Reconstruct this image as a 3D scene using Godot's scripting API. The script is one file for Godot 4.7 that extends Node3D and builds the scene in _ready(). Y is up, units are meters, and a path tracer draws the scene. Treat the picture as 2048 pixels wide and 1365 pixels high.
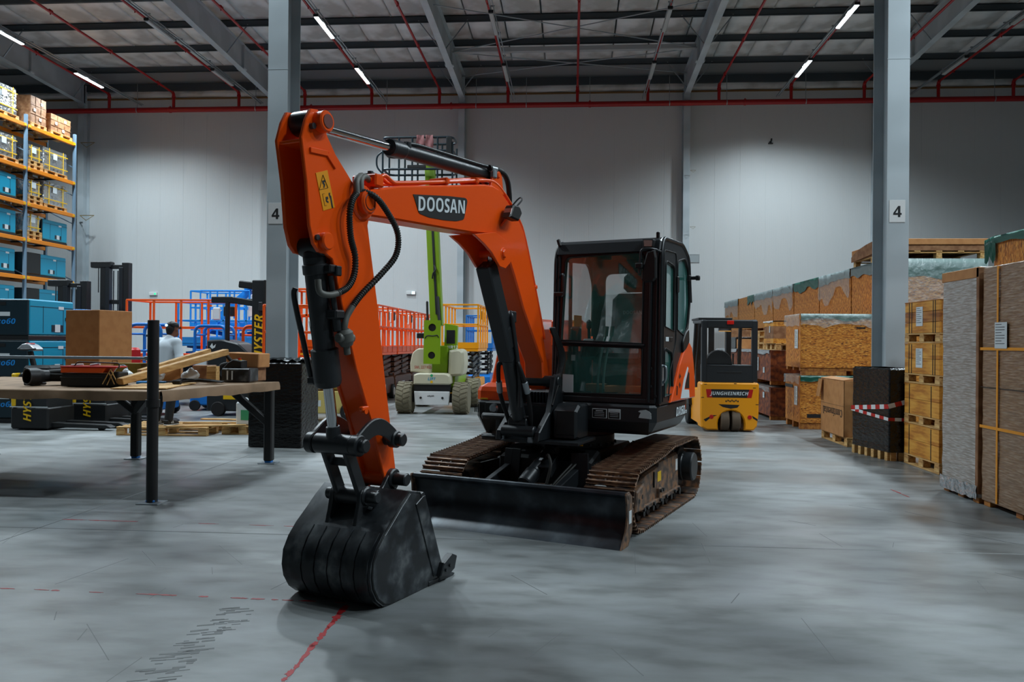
extends Node3D

# ---------------------------------------------------------------- helpers
class B:
	var v := PackedVector3Array()
	var n := PackedVector3Array()
	var t := PackedVector2Array()
	func tri(a: Vector3, b: Vector3, c: Vector3, na = null, nb = null, nc = null) -> void:
		var f := (b - a).cross(c - a)
		if f.length_squared() < 1e-16: return
		f = f.normalized()
		v.append_array([a, c, b])
		n.append_array([f if na == null else na, f if nc == null else nc, f if nb == null else nb])
		t.append_array([Vector2(a.x + a.z, a.y), Vector2(c.x + c.z, c.y), Vector2(b.x + b.z, b.y)])
	func quad(a: Vector3, b: Vector3, c: Vector3, d: Vector3) -> void:
		tri(a, b, c); tri(a, c, d)
	func quadn(a: Vector3, b: Vector3, c: Vector3, d: Vector3, na: Vector3, nb: Vector3, nc: Vector3, nd: Vector3) -> void:
		tri(a, b, c, na, nb, nc); tri(a, c, d, na, nc, nd)
	# box with chamfered edges
	func box(c: Vector3, s: Vector3, bev := 0.0, bs := Basis()) -> B:
		var h := s * 0.5
		var e: float = minf(bev, minf(h.x, minf(h.y, h.z)) * 0.9)
		if e <= 0.0:
			for k in 3:
				for sg in [1.0, -1.0]:
					var d := Vector3.ZERO; d[k] = sg * h[k]
					var a := Vector3.ZERO; a[(k + 1) % 3] = h[(k + 1) % 3]
					var b := Vector3.ZERO; b[(k + 2) % 3] = h[(k + 2) % 3] * sg
					quad(c + bs * (d - a - b), c + bs * (d + a - b), c + bs * (d + a + b), c + bs * (d - a + b))
			return self
		for k in 3:
			var k1 := (k + 1) % 3
			var k2 := (k + 2) % 3
			for sg in [1.0, -1.0]:
				var d := Vector3.ZERO; d[k] = sg * h[k]
				var a := Vector3.ZERO; a[k1] = h[k1] - e
				var b := Vector3.ZERO; b[k2] = (h[k2] - e) * sg
				quad(c + bs * (d - a - b), c + bs * (d + a - b), c + bs * (d + a + b), c + bs * (d - a + b))
				for s2 in [1.0, -1.0]:
					# edge between +-k and +-k1, running along k2
					var p := Vector3.ZERO; p[k] = sg * h[k]; p[k1] = s2 * (h[k1] - e)
					var q := Vector3.ZERO; q[k] = sg * (h[k] - e); q[k1] = s2 * h[k1]
					var w := Vector3.ZERO; w[k2] = h[k2] - e
					if sg * s2 > 0: quad(c + bs * (p - w), c + bs * (q - w), c + bs * (q + w), c + bs * (p + w))
					else: quad(c + bs * (q - w), c + bs * (p - w), c + bs * (p + w), c + bs * (q + w))
		for sx in [1.0, -1.0]:
			for sy in [1.0, -1.0]:
				for sz in [1.0, -1.0]:
					var px := Vector3(sx * h.x, sy * (h.y - e), sz * (h.z - e))
					var py := Vector3(sx * (h.x - e), sy * h.y, sz * (h.z - e))
					var pz := Vector3(sx * (h.x - e), sy * (h.y - e), sz * h.z)
					if sx * sy * sz > 0: tri(c + bs * px, c + bs * py, c + bs * pz)
					else: tri(c + bs * px, c + bs * pz, c + bs * py)
		return self
	# box given by its two corners
	func bb(lo: Vector3, hi: Vector3, bev := 0.0) -> B:
		return box((lo + hi) * 0.5, (hi - lo).abs(), bev)
	# bar with a w x h section from p to q
	func bar(p: Vector3, q: Vector3, w: float, h: float, bev := 0.0, up := Vector3.UP) -> B:
		var z := (q - p)
		var ln := z.length()
		if ln < 1e-5: return self
		z /= ln
		if absf(z.dot(up)) > 0.97: up = Vector3(0, 0, 1) if absf(z.z) < 0.9 else Vector3(1, 0, 0)
		var x := up.cross(z).normalized()
		var y := z.cross(x)
		return box((p + q) * 0.5, Vector3(w, h, ln), bev, Basis(x, y, z))
	func _ring(c: Vector3, z: Vector3, r: float, k: int) -> Array:
		var up := Vector3.UP if absf(z.y) < 0.9 else Vector3(1, 0, 0)
		var x := up.cross(z).normalized()
		var y := z.cross(x)
		var o := []
		for i in k + 1:
			var a := TAU * i / k
			o.append(c + (x * cos(a) + y * sin(a)) * r)
		return o
	# cylinder or cone frustum from p to q
	func cyl(p: Vector3, q: Vector3, r: float, r2 := -1.0, k := 16, bev := 0.0) -> B:
		if r2 < 0: r2 = r
		var z := (q - p).normalized()
		if bev > 0.0:
			lathe([Vector2(r - bev, 0), Vector2(r, bev), Vector2(r2, (q - p).length() - bev), Vector2(r2 - bev, (q - p).length())], p, z, k)
			return self
		lathe([Vector2(r, 0), Vector2(r2, (q - p).length())], p, z, k)
		return self
	# profile of (radius, along) turned round the axis z at p, with end caps, flat shaded between rings
	func lathe(pr: Array, p: Vector3, z: Vector3, k := 16, caps := true, smooth := false) -> B:
		z = z.normalized()
		var rings := []
		for q in pr: rings.append(_ring(p + z * q.y, z, maxf(q.x, 0.00001), k))
		var sl := []
		for j in pr.size() - 1: sl.append(Vector2(pr[j + 1].y - pr[j].y, pr[j].x - pr[j + 1].x).normalized())
		for j in pr.size() - 1:
			var sa: Vector2 = sl[j]
			var sb: Vector2 = sl[j]
			if smooth:
				if j > 0: sa = (sl[j] + sl[j - 1]).normalized()
				if j < pr.size() - 2: sb = (sl[j] + sl[j + 1]).normalized()
			for i in k:
				var ra: Vector3 = ((rings[j][i] - p - z * pr[j].y) / maxf(pr[j].x, 0.00001))
				var rb: Vector3 = ((rings[j][i + 1] - p - z * pr[j].y) / maxf(pr[j].x, 0.00001))
				quadn(rings[j][i], rings[j][i + 1], rings[j + 1][i + 1], rings[j + 1][i], ra * sa.x + z * sa.y, rb * sa.x + z * sa.y, rb * sb.x + z * sb.y, ra * sb.x + z * sb.y)
		if caps:
			for i in k:
				tri(p + z * pr[0].y, rings[0][i + 1], rings[0][i])
				var m := pr.size() - 1
				tri(p + z * pr[m].y, rings[m][i], rings[m][i + 1])
		return self
	# round tube along points
	func tube(ps: Array, r: float, k := 8, closed := false) -> B:
		var m := ps.size()
		var rings := []
		var nrm := []
		var x := Vector3.ZERO
		for i in m:
			var d: Vector3
			if closed: d = ps[(i + 1) % m] - ps[(i + m - 1) % m]
			else: d = ps[mini(i + 1, m - 1)] - ps[maxi(i - 1, 0)]
			d = d.normalized()
			if x == Vector3.ZERO:
				x = (Vector3.UP if absf(d.y) < 0.9 else Vector3(1, 0, 0)).cross(d).normalized()
			x = (x - d * x.dot(d)).normalized()
			var y := d.cross(x)
			var o := []
			var nn := []
			for j in k + 1:
				var a := TAU * j / k
				var u := x * cos(a) + y * sin(a)
				o.append(ps[i] + u * r); nn.append(u)
			rings.append(o); nrm.append(nn)
		for i in (m if closed else m - 1):
			var i2 := (i + 1) % m
			for j in k:
				quadn(rings[i][j], rings[i][j + 1], rings[i2][j + 1], rings[i2][j], nrm[i][j], nrm[i][j + 1], nrm[i2][j + 1], nrm[i2][j])
		if not closed:
			for j in k:
				tri(ps[0], rings[0][j + 1], rings[0][j]); tri(ps[m - 1], rings[m - 1][j], rings[m - 1][j + 1])
		return self
	# polygon in the XY plane of T, extruded along its Z from z0 to z1, edges chamfered by bev
	func prism(poly: Array, z0: float, z1: float, bev := 0.0, T := Transform3D(), smooth := true) -> B:
		var p := PackedVector2Array(poly)
		var area := 0.0
		for i in p.size(): area += p[i].cross(p[(i + 1) % p.size()])
		if area < 0: p.reverse()
		if z0 > z1:
			var zz := z0; z0 = z1; z1 = zz
		var m := p.size()
		var en := []
		for i in m:
			var d := (p[(i + 1) % m] - p[i]).normalized()
			en.append(Vector2(d.y, -d.x))
		var inn := PackedVector2Array()
		var vn := []
		var ix := PackedInt32Array()
		for step in 4:
			inn.clear(); vn.clear()
			if step == 3: bev = 0.0
			for i in m:
				var a: Vector2 = en[(i + m - 1) % m]
				var b: Vector2 = en[i]
				var mm := (a + b).normalized()
				inn.append(p[i] - mm * bev / maxf(0.4, mm.dot(b)))
				vn.append(mm if (smooth and a.dot(b) > 0.8) else null)
			ix = Geometry2D.triangulate_polygon(inn)
			if ix.size() >= (m - 2) * 3: break
			bev *= 0.4
		for k in range(0, ix.size(), 3):
			var a := inn[ix[k]]
			var b := inn[ix[k + 1]]
			var c := inn[ix[k + 2]]
			if (b - a).cross(c - a) < 0:
				var q := b; b = c; c = q
			tri(T * Vector3(a.x, a.y, z1), T * Vector3(b.x, b.y, z1), T * Vector3(c.x, c.y, z1))
			tri(T * Vector3(a.x, a.y, z0), T * Vector3(c.x, c.y, z0), T * Vector3(b.x, b.y, z0))
		for i in m:
			var j := (i + 1) % m
			var e: Vector2 = en[i]
			var na: Vector2 = vn[i] if vn[i] != null else e
			var nb: Vector2 = vn[j] if vn[j] != null else e
			var n1 := T.basis * Vector3(na.x, na.y, 0)
			var n2 := T.basis * Vector3(nb.x, nb.y, 0)
			quadn(T * Vector3(p[i].x, p[i].y, z0 + bev), T * Vector3(p[j].x, p[j].y, z0 + bev), T * Vector3(p[j].x, p[j].y, z1 - bev), T * Vector3(p[i].x, p[i].y, z1 - bev), n1, n2, n2, n1)
			if bev > 0.0:
				quad(T * Vector3(p[i].x, p[i].y, z1 - bev), T * Vector3(p[j].x, p[j].y, z1 - bev), T * Vector3(inn[j].x, inn[j].y, z1), T * Vector3(inn[i].x, inn[i].y, z1))
				quad(T * Vector3(inn[i].x, inn[i].y, z0), T * Vector3(inn[j].x, inn[j].y, z0), T * Vector3(p[j].x, p[j].y, z0 + bev), T * Vector3(p[i].x, p[i].y, z0 + bev))
		return self
	# open strip of thickness th that follows a 2D profile, extruded z0..z1
	func strip(pr: Array, th: float, z0: float, z1: float, T := Transform3D()) -> B:
		var back := []
		for i in pr.size():
			var d: Vector2 = (pr[mini(i + 1, pr.size() - 1)] - pr[maxi(i - 1, 0)])
			d = d.normalized()
			back.append(pr[i] + Vector2(-d.y, d.x) * th)
		back.reverse()
		return prism(pr + back, z0, z1, 0.0, T)
	# surface over a grid of points g[i][j], smooth normals
	func grid(g: Array, flip := false) -> B:
		var h := g.size()
		var w: int = g[0].size()
		var nn := []
		for i in h:
			var r := []
			for j in w:
				var du: Vector3 = g[i][mini(j + 1, w - 1)] - g[i][maxi(j - 1, 0)]
				var dv: Vector3 = g[mini(i + 1, h - 1)][j] - g[maxi(i - 1, 0)][j]
				var c := du.cross(dv).normalized()
				r.append(-c if flip else c)
			nn.append(r)
		for i in h - 1:
			for j in w - 1:
				if flip: quadn(g[i][j], g[i + 1][j], g[i + 1][j + 1], g[i][j + 1], nn[i][j], nn[i + 1][j], nn[i + 1][j + 1], nn[i][j + 1])
				else: quadn(g[i][j], g[i][j + 1], g[i + 1][j + 1], g[i + 1][j], nn[i][j], nn[i][j + 1], nn[i + 1][j + 1], nn[i + 1][j])
		return self
	# one quad with its own 0..1 texture coordinates
	func card(a: Vector3, b: Vector3, c: Vector3, d: Vector3) -> B:
		quad(a, b, c, d)
		var k := t.size() - 6
		for u in [Vector2(0, 1), Vector2(1, 0), Vector2(1, 1), Vector2(0, 1), Vector2(0, 0), Vector2(1, 0)]:
			t[k] = u; k += 1
		return self
	func moved(T: Transform3D) -> B:
		for i in v.size():
			v[i] = T * v[i]; n[i] = (T.basis * n[i]).normalized()
		return self
	func mesh() -> ArrayMesh:
		var a := []
		a.resize(Mesh.ARRAY_MAX)
		a[Mesh.ARRAY_VERTEX] = v; a[Mesh.ARRAY_NORMAL] = n; a[Mesh.ARRAY_TEX_UV] = t
		var m := ArrayMesh.new()
		m.add_surface_from_arrays(Mesh.PRIMITIVE_TRIANGLES, a)
		return m

func V(x: float, y: float, z: float) -> Vector3: return Vector3(x, y, z)
# smooth curve through points
func curve(ps: Array, sub := 6) -> Array:
	var o := []
	for i in ps.size() - 1:
		var a: Vector3 = ps[maxi(i - 1, 0)]
		var b: Vector3 = ps[i]
		var c: Vector3 = ps[i + 1]
		var d: Vector3 = ps[mini(i + 2, ps.size() - 1)]
		for k in sub: o.append(b.cubic_interpolate(c, a, d, float(k) / sub))
	o.append(ps[ps.size() - 1])
	return o
# polyline with its inner corners rounded by radius r
func rounded(ps: Array, r: float, sub := 5, closed := false) -> Array:
	var o := []
	var m := ps.size()
	for i in m:
		if not closed and (i == 0 or i == m - 1):
			o.append(ps[i]); continue
		var p = ps[i]
		var a = ps[(i + m - 1) % m]
		var b = ps[(i + 1) % m]
		var ra: float = minf(r, p.distance_to(a) * 0.45)
		var rb: float = minf(r, p.distance_to(b) * 0.45)
		var s = p + (a - p).normalized() * ra
		var e = p + (b - p).normalized() * rb
		for k in sub + 1:
			var u := float(k) / sub
			o.append(s.lerp(p, u).lerp(p.lerp(e, u), u))
	return o
func P2(a: Array) -> Array:
	var o := []
	for i in range(0, a.size(), 2): o.append(Vector2(a[i], a[i + 1]))
	return o
func circle(c: Vector2, r: float, k := 20, a0 := 0.0, a1 := TAU) -> Array:
	var o := []
	var closed := absf(absf(a1 - a0) - TAU) < 0.001
	for i in (k if closed else k + 1):
		var a := lerpf(a0, a1, float(i) / k)
		o.append(c + Vector2(cos(a), sin(a)) * r)
	return o

var _used := {}
func meta(o: Node, label := "", category := "", group := "", kind := "") -> void:
	if label: o.set_meta("label", label)
	if category: o.set_meta("category", category)
	if group: o.set_meta("group", group)
	if kind: o.set_meta("kind", kind)
func numbered(called: String) -> String:
	_used[called] = _used.get(called, -1) + 1
	return called if _used[called] == 0 else "%s_%03d" % [called, _used[called]]
func thing(called: String, label: String, category: String, at := Vector3.ZERO, turn := 0.0, group := "") -> Node3D:
	var o := Node3D.new()
	o.name = numbered(called)
	o.position = at
	o.rotation.y = turn
	meta(o, label, category, group)
	add_child(o)
	return o
func part(called: String, b: B, m: Material, parent: Node, label := "") -> MeshInstance3D:
	return pm(called, b.mesh(), m, parent, label)
func pm(called: String, me: Mesh, m: Material, parent: Node, label := "") -> MeshInstance3D:
	var o := MeshInstance3D.new()
	o.name = called
	o.mesh = me
	o.material_override = m
	if label: o.set_meta("label", label)
	parent.add_child(o, true)
	return o
func single(called: String, b: B, m: Material, label: String, category: String, at := Vector3.ZERO, turn := 0.0, group := "") -> MeshInstance3D:
	var o := MeshInstance3D.new()
	o.name = numbered(called)
	o.mesh = b.mesh()
	o.material_override = m
	o.position = at
	o.rotation.y = turn
	meta(o, label, category, group)
	add_child(o)
	return o
func struct(called: String, b, m: Material, parent: Node = null) -> Node3D:
	var o: Node3D
	if b == null: o = Node3D.new()
	else:
		o = MeshInstance3D.new()
		o.mesh = b.mesh()
		o.material_override = m
	o.name = called
	if parent == null:
		o.set_meta("kind", "structure")
		add_child(o)
	else: parent.add_child(o, true)
	return o
func copy(src: Node3D, label: String, at: Vector3, turn := 0.0) -> Node3D:
	var o: Node3D = src.duplicate()
	var base := String(src.name)
	if base.length() > 4 and base[-4] == "_" and base.right(3).is_valid_int(): base = base.left(-4)
	o.name = numbered(base)
	o.position = at
	o.rotation.y = turn
	if label: o.set_meta("label", label)
	add_child(o)
	return o
# raised lettering: h = height of capitals in metres, centred at the origin of its own plane (x along the text, z out of the surface)
func lettering(txt: String, h: float, m: Material, parent: Node, at: Transform3D, squeeze := 1.0, slant := 0.0, font := "Droid Sans", weight := 700, depth := 0.002, called := "lettering") -> MeshInstance3D:
	var f := SystemFont.new()
	f.font_names = PackedStringArray([font])
	f.font_weight = weight
	var tm := TextMesh.new()
	tm.font = f
	tm.text = txt
	tm.font_size = 64
	tm.pixel_size = h / 46.0
	tm.depth = depth
	tm.curve_step = 1.5
	var o := MeshInstance3D.new()
	o.name = called
	o.mesh = tm
	o.material_override = m
	o.transform = at * Transform3D(Basis(Vector3(squeeze, 0, 0), Vector3(slant, 1, 0), Vector3(0, 0, 1)), Vector3.ZERO)
	parent.add_child(o, true)
	return o
# frame: origin o, x axis along the surface, y up on it, z out of it
func frame(o: Vector3, x: Vector3, y := Vector3.UP) -> Transform3D:
	x = x.normalized()
	var z := x.cross(y).normalized()
	return Transform3D(Basis(x, z.cross(x), z), o)
func ry(a: float) -> Basis: return Basis(Vector3.UP, a)

# ---------------------------------------------------------------- materials
var mats := {}
func noise(seed_: int, freq: float, oct := 4, kind := FastNoiseLite.TYPE_SIMPLEX_SMOOTH) -> FastNoiseLite:
	var f := FastNoiseLite.new()
	f.seed = seed_; f.frequency = freq; f.fractal_octaves = oct; f.noise_type = kind
	return f
func ramp(cols: Array, offs: Array) -> Gradient:
	var g := Gradient.new()
	g.colors = PackedColorArray(cols)
	g.offsets = PackedFloat32Array(offs)
	return g
func ntex(f: FastNoiseLite, size: int, g: Gradient = null, normal := 0.0, h := 0) -> NoiseTexture2D:
	var t := NoiseTexture2D.new()
	t.width = size; t.height = size if h == 0 else h
	t.seamless = true
	t.noise = f
	if g: t.color_ramp = g
	if normal > 0.0:
		t.as_normal_map = true
		t.bump_strength = normal
	return t
func mat(c: Color, rough := 0.6, metal := 0.0, spec := 0.5) -> StandardMaterial3D:
	var m := StandardMaterial3D.new()
	m.albedo_color = c
	m.roughness = rough
	m.metallic = metal
	m.metallic_specular = spec
	return m
# material whose colour wanders between tones on a noise of its own, triplanar in the object's space
func tex(f: FastNoiseLite, g: Gradient, size: int, scale: Vector3, rough := 0.6, metal := 0.0, world := false) -> StandardMaterial3D:
	var m := mat(Color.WHITE, rough, metal)
	m.albedo_texture = ntex(f, size, g)
	m.uv1_triplanar = true
	m.uv1_world_triplanar = world
	m.uv1_scale = scale
	return m
func glow(c: Color, e: float) -> StandardMaterial3D:
	var m := mat(c, 0.5)
	m.emission_enabled = true
	m.emission = c
	m.emission_energy_multiplier = e
	return m
func hexc(s: String) -> Color: return Color.html(s)

# ---------------------------------------------------------------- the scene
func _ready() -> void:
	rng.seed = 7
	var cam := Camera3D.new()
	cam.name = "camera"
	cam.position = Vector3(0, 1.58, 0)
	cam.rotation = Vector3(deg_to_rad(0.124), deg_to_rad(4.27), 0)
	cam.rotate_object_local(Vector3(0, 0, 1), 0.0085)
	cam.fov = 45.69
	cam.near = 0.05
	cam.far = 200.0
	add_child(cam)
	cam.current = true
	var we := WorldEnvironment.new()
	we.name = "world"
	var e := Environment.new()
	e.background_mode = Environment.BG_COLOR
	e.background_color = Color(0.02, 0.024, 0.028)
	e.tonemap_mode = Environment.TONE_MAPPER_LINEAR
	e.tonemap_exposure = EXPOSURE
	e.sdfgi_enabled = true
	e.ssao_enabled = true
	e.ssil_enabled = true
	we.environment = e
	add_child(we)
	make_materials()
	build_lamps()
	build_room()
	build_roof()
	build_excavator()
	build_bench()
	build_rack()
	build_left()
	build_lifts()
	build_right()
	build_floor_marks()

var rng := RandomNumberGenerator.new()
const EXPOSURE := 1.0
const LAMP_ENERGY := 43.0
const LAMP_COLOR := Color(0.90, 0.965, 1.0)

func make_materials() -> void:
	mats.panel = mat(Color(0.79, 0.80, 0.80), 0.36)
	mats.farwall = mat(Color(0.52, 0.53, 0.53), 0.5)
	mats.steel = mat(Color(0.66, 0.68, 0.69), 0.5)
	mats.purlin = mat(Color(0.33, 0.36, 0.38), 0.5, 0.4)
	mats.column = tex(noise(3, 0.004, 3), ramp([Color(0.66, 0.70, 0.72), Color(0.71, 0.75, 0.77)], [0.3, 0.7]), 256, Vector3(0.6, 0.6, 0.6), 0.55)
	mats.insul = tex(noise(5, 0.008, 4), ramp([Color(0.70, 0.70, 0.69), Color(0.84, 0.85, 0.85), Color(0.90, 0.91, 0.91)], [0.2, 0.5, 0.8]), 512, Vector3(0.15, 0.15, 0.15), 0.7)
	mats.redpipe = mat(Color(0.62, 0.035, 0.045), 0.3)
	mats.galv = mat(Color(0.62, 0.65, 0.67), 0.4, 0.6)
	mats.dark = mat(Color(0.075, 0.08, 0.085), 0.5)
	mats.black = mat(Color(0.135, 0.148, 0.16), 0.38)
	mats.rubber = mat(Color(0.055, 0.055, 0.058), 0.65)
	mats.hose = mat(Color(0.13, 0.13, 0.115), 0.6)
	mats.white = mat(Color(0.84, 0.85, 0.85), 0.6)
	mats.paper = mat(Color(0.82, 0.85, 0.86), 0.7)
	mats.ink = mat(Color(0.05, 0.06, 0.07), 0.7)
	mats.orange = mat(Color(0.95, 0.325, 0.01), 0.36, 0.0, 0.35)
	mats.orange.clearcoat_enabled = true
	mats.orange.clearcoat = 0.4
	mats.orange.clearcoat_roughness = 0.15
	mats.orange2 = mat(Color(0.92, 0.34, 0.05), 0.4)
	mats.red = mat(Color(0.72, 0.06, 0.04), 0.4)
	mats.blue = mat(Color(0.08, 0.44, 0.76), 0.4)
	mats.blue2 = mat(Color(0.12, 0.54, 0.85), 0.4)
	mats.teal = mat(Color(0.02, 0.58, 0.72), 0.4)
	mats.tealdark = mat(Color(0.05, 0.15, 0.19), 0.45)
	mats.yellow = mat(Color(0.93, 0.60, 0.03), 0.4)
	mats.yellowline = mat(Color(0.90, 0.72, 0.05), 0.5)
	mats.lime = mat(Color(0.50, 0.64, 0.07), 0.4)
	mats.chrome = mat(Color(0.80, 0.81, 0.82), 0.12, 1.0)
	mats.iron = mat(Color(0.30, 0.31, 0.32), 0.45, 0.8)
	mats.cast = mat(Color(0.40, 0.40, 0.38), 0.6, 0.3)
	mats.green = mat(Color(0.03, 0.33, 0.27), 0.4)
	# concrete: broad clouds, finer mottling, faint wear
	var fl := tex(noise(11, 0.0035, 5), ramp([Color(0.43, 0.445, 0.45), Color(0.51, 0.525, 0.53), Color(0.58, 0.595, 0.60)], [0.2, 0.5, 0.8]), 1024, Vector3(0.07, 0.07, 0.13), 0.5, 0.0, true)
	fl.detail_enabled = true
	fl.detail_blend_mode = BaseMaterial3D.BLEND_MODE_MUL
	fl.detail_uv_layer = BaseMaterial3D.DETAIL_UV_2
	fl.uv2_triplanar = true
	fl.uv2_world_triplanar = true
	fl.uv2_scale = Vector3(0.22, 0.3, 0.55)
	var fd := noise(12, 0.006, 6)
	fd.domain_warp_enabled = true
	fd.domain_warp_amplitude = 12.0
	fd.domain_warp_frequency = 0.01
	fl.detail_albedo = ntex(fd, 1024, ramp([Color(0.80, 0.80, 0.79), Color(0.93, 0.93, 0.92), Color(1, 1, 1)], [0.15, 0.45, 0.8]))
	fl.roughness_texture = ntex(noise(13, 0.006, 4), 512, ramp([Color(0.30, 0.30, 0.30), Color(0.62, 0.62, 0.62)], [0.25, 0.75]))
	fl.roughness = 1.0
	mats.floor = fl
	mats.joint = mat(Color(0.12, 0.12, 0.12), 0.9)
	# oriented strand board: elongated chips
	var ob := noise(21, 0.05, 2, FastNoiseLite.TYPE_CELLULAR)
	ob.cellular_return_type = FastNoiseLite.RETURN_CELL_VALUE
	ob.cellular_jitter = 1.0
	ob.fractal_type = FastNoiseLite.FRACTAL_NONE
	ob.domain_warp_enabled = true
	ob.domain_warp_amplitude = 14.0
	ob.domain_warp_frequency = 0.03
	var og := ramp([Color(0.40, 0.20, 0.05), Color(0.68, 0.39, 0.10), Color(0.80, 0.50, 0.16), Color(0.90, 0.64, 0.28)], [0.02, 0.18, 0.6, 0.95])
	mats.osb = tex(ob, og, 1024, Vector3(0.5, 2.2, 0.5), 0.6)
	mats.osbup = tex(ob, og, 1024, Vector3(2.2, 0.5, 2.2), 0.6)
	var wn := noise(23, 0.012, 4)
	mats.wood = tex(wn, ramp([Color(0.68, 0.50, 0.28), Color(0.80, 0.63, 0.39), Color(0.86, 0.71, 0.47)], [0.2, 0.5, 0.8]), 256, Vector3(0.8, 5.0, 5.0), 0.65)
	mats.woodx = mats.wood
	mats.woodz = tex(wn, ramp([Color(0.64, 0.46, 0.25), Color(0.76, 0.58, 0.34), Color(0.82, 0.66, 0.42)], [0.2, 0.5, 0.8]), 256, Vector3(5.0, 5.0, 0.8), 0.65)
	mats.crate = tex(wn, ramp([Color(0.70, 0.43, 0.13), Color(0.82, 0.56, 0.20), Color(0.87, 0.63, 0.26)], [0.2, 0.5, 0.8]), 256, Vector3(3.5, 3.5, 0.5), 0.6)
	mats.crate2 = tex(wn, ramp([Color(0.52, 0.29, 0.10), Color(0.66, 0.41, 0.16), Color(0.72, 0.48, 0.21)], [0.2, 0.5, 0.8]), 256, Vector3(3.5, 3.5, 0.5), 0.6)
	mats.card = tex(noise(25, 0.02, 3), ramp([Color(0.70, 0.48, 0.28), Color(0.74, 0.52, 0.31)], [0.3, 0.7]), 256, Vector3(1, 1, 1), 0.75)
	mats.card2 = tex(noise(26, 0.02, 3), ramp([Color(0.50, 0.33, 0.20), Color(0.60, 0.43, 0.29)], [0.3, 0.7]), 256, Vector3(1, 1, 1), 0.7)
	mats.kraft = tex(noise(27, 0.01, 4), ramp([Color(0.50, 0.40, 0.30), Color(0.60, 0.49, 0.38)], [0.3, 0.7]), 256, Vector3(0.8, 0.8, 0.8), 0.75)
	# stretch film in bands over cartons
	var fn := noise(31, 0.03, 4)
	var wr := tex(fn, ramp([Color(0.58, 0.54, 0.50), Color(0.65, 0.62, 0.59), Color(0.76, 0.745, 0.73)], [0.25, 0.5, 0.85]), 512, Vector3(0.3, 3.2, 0.3), 0.25)
	wr.normal_enabled = true
	wr.normal_texture = ntex(noise(32, 0.02, 3), 512, null, 6.0)
	wr.normal_scale = 0.6
	mats.wrap = wr
	var wb := mat(Color(0.028, 0.03, 0.033), 0.22)
	wb.normal_enabled = true
	wb.normal_texture = ntex(noise(33, 0.012, 4), 512, null, 10.0)
	wb.normal_scale = 1.0
	wb.uv1_triplanar = true
	wb.uv1_scale = Vector3(1.2, 3.5, 1.2)
	mats.blackwrap = wb
	var sv := mat(Color(0.78, 0.79, 0.80), 0.25, 0.85)
	sv.normal_enabled = true
	sv.normal_texture = ntex(noise(34, 0.014, 3), 512, null, 12.0)
	sv.normal_scale = 1.0
	sv.uv1_triplanar = true
	sv.uv1_scale = Vector3(0.9, 0.9, 0.9)
	mats.silver = sv
	var rs := tex(noise(41, 0.014, 5), ramp([Color(0.30, 0.25, 0.22), Color(0.47, 0.37, 0.30), Color(0.60, 0.42, 0.28)], [0.25, 0.52, 0.8]), 512, Vector3(1.3, 1.3, 1.3), 0.5, 0.15)
	mats.rust = rs
	mats.worn = tex(noise(44, 0.02, 4), ramp([Color(0.33, 0.24, 0.19), Color(0.56, 0.45, 0.37), Color(0.68, 0.55, 0.44)], [0.25, 0.5, 0.8]), 256, Vector3(1.5, 1.5, 1.5), 0.45, 0.3)
	# worn black paint of bucket and blade
	mats.bucket = tex(noise(42, 0.01, 5), ramp([Color(0.13, 0.143, 0.155), Color(0.22, 0.238, 0.255), Color(0.40, 0.415, 0.42)], [0.35, 0.58, 0.88]), 512, Vector3(0.9, 0.9, 0.9), 0.33, 0.25)
	mats.blade = tex(noise(43, 0.008, 4), ramp([Color(0.14, 0.16, 0.18), Color(0.21, 0.24, 0.27), Color(0.33, 0.365, 0.39)], [0.3, 0.6, 0.9]), 512, Vector3(0.7, 0.7, 0.7), 0.34, 0.3)
	var gl := mat(Color(0.32, 0.66, 0.61, 0.15), 0.03)
	gl.transparency = BaseMaterial3D.TRANSPARENCY_ALPHA
	mats.glass = gl
	var gf := mat(Color(0.80, 0.86, 0.86, 0.30), 0.35)
	gf.transparency = BaseMaterial3D.TRANSPARENCY_ALPHA
	gf.normal_enabled = true
	gf.normal_texture = ntex(noise(35, 0.02, 3), 256, null, 8.0)
	gf.uv1_triplanar = true
	mats.film = gf
	mats.skin = mat(Color(0.50, 0.30, 0.21), 0.6)

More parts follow.
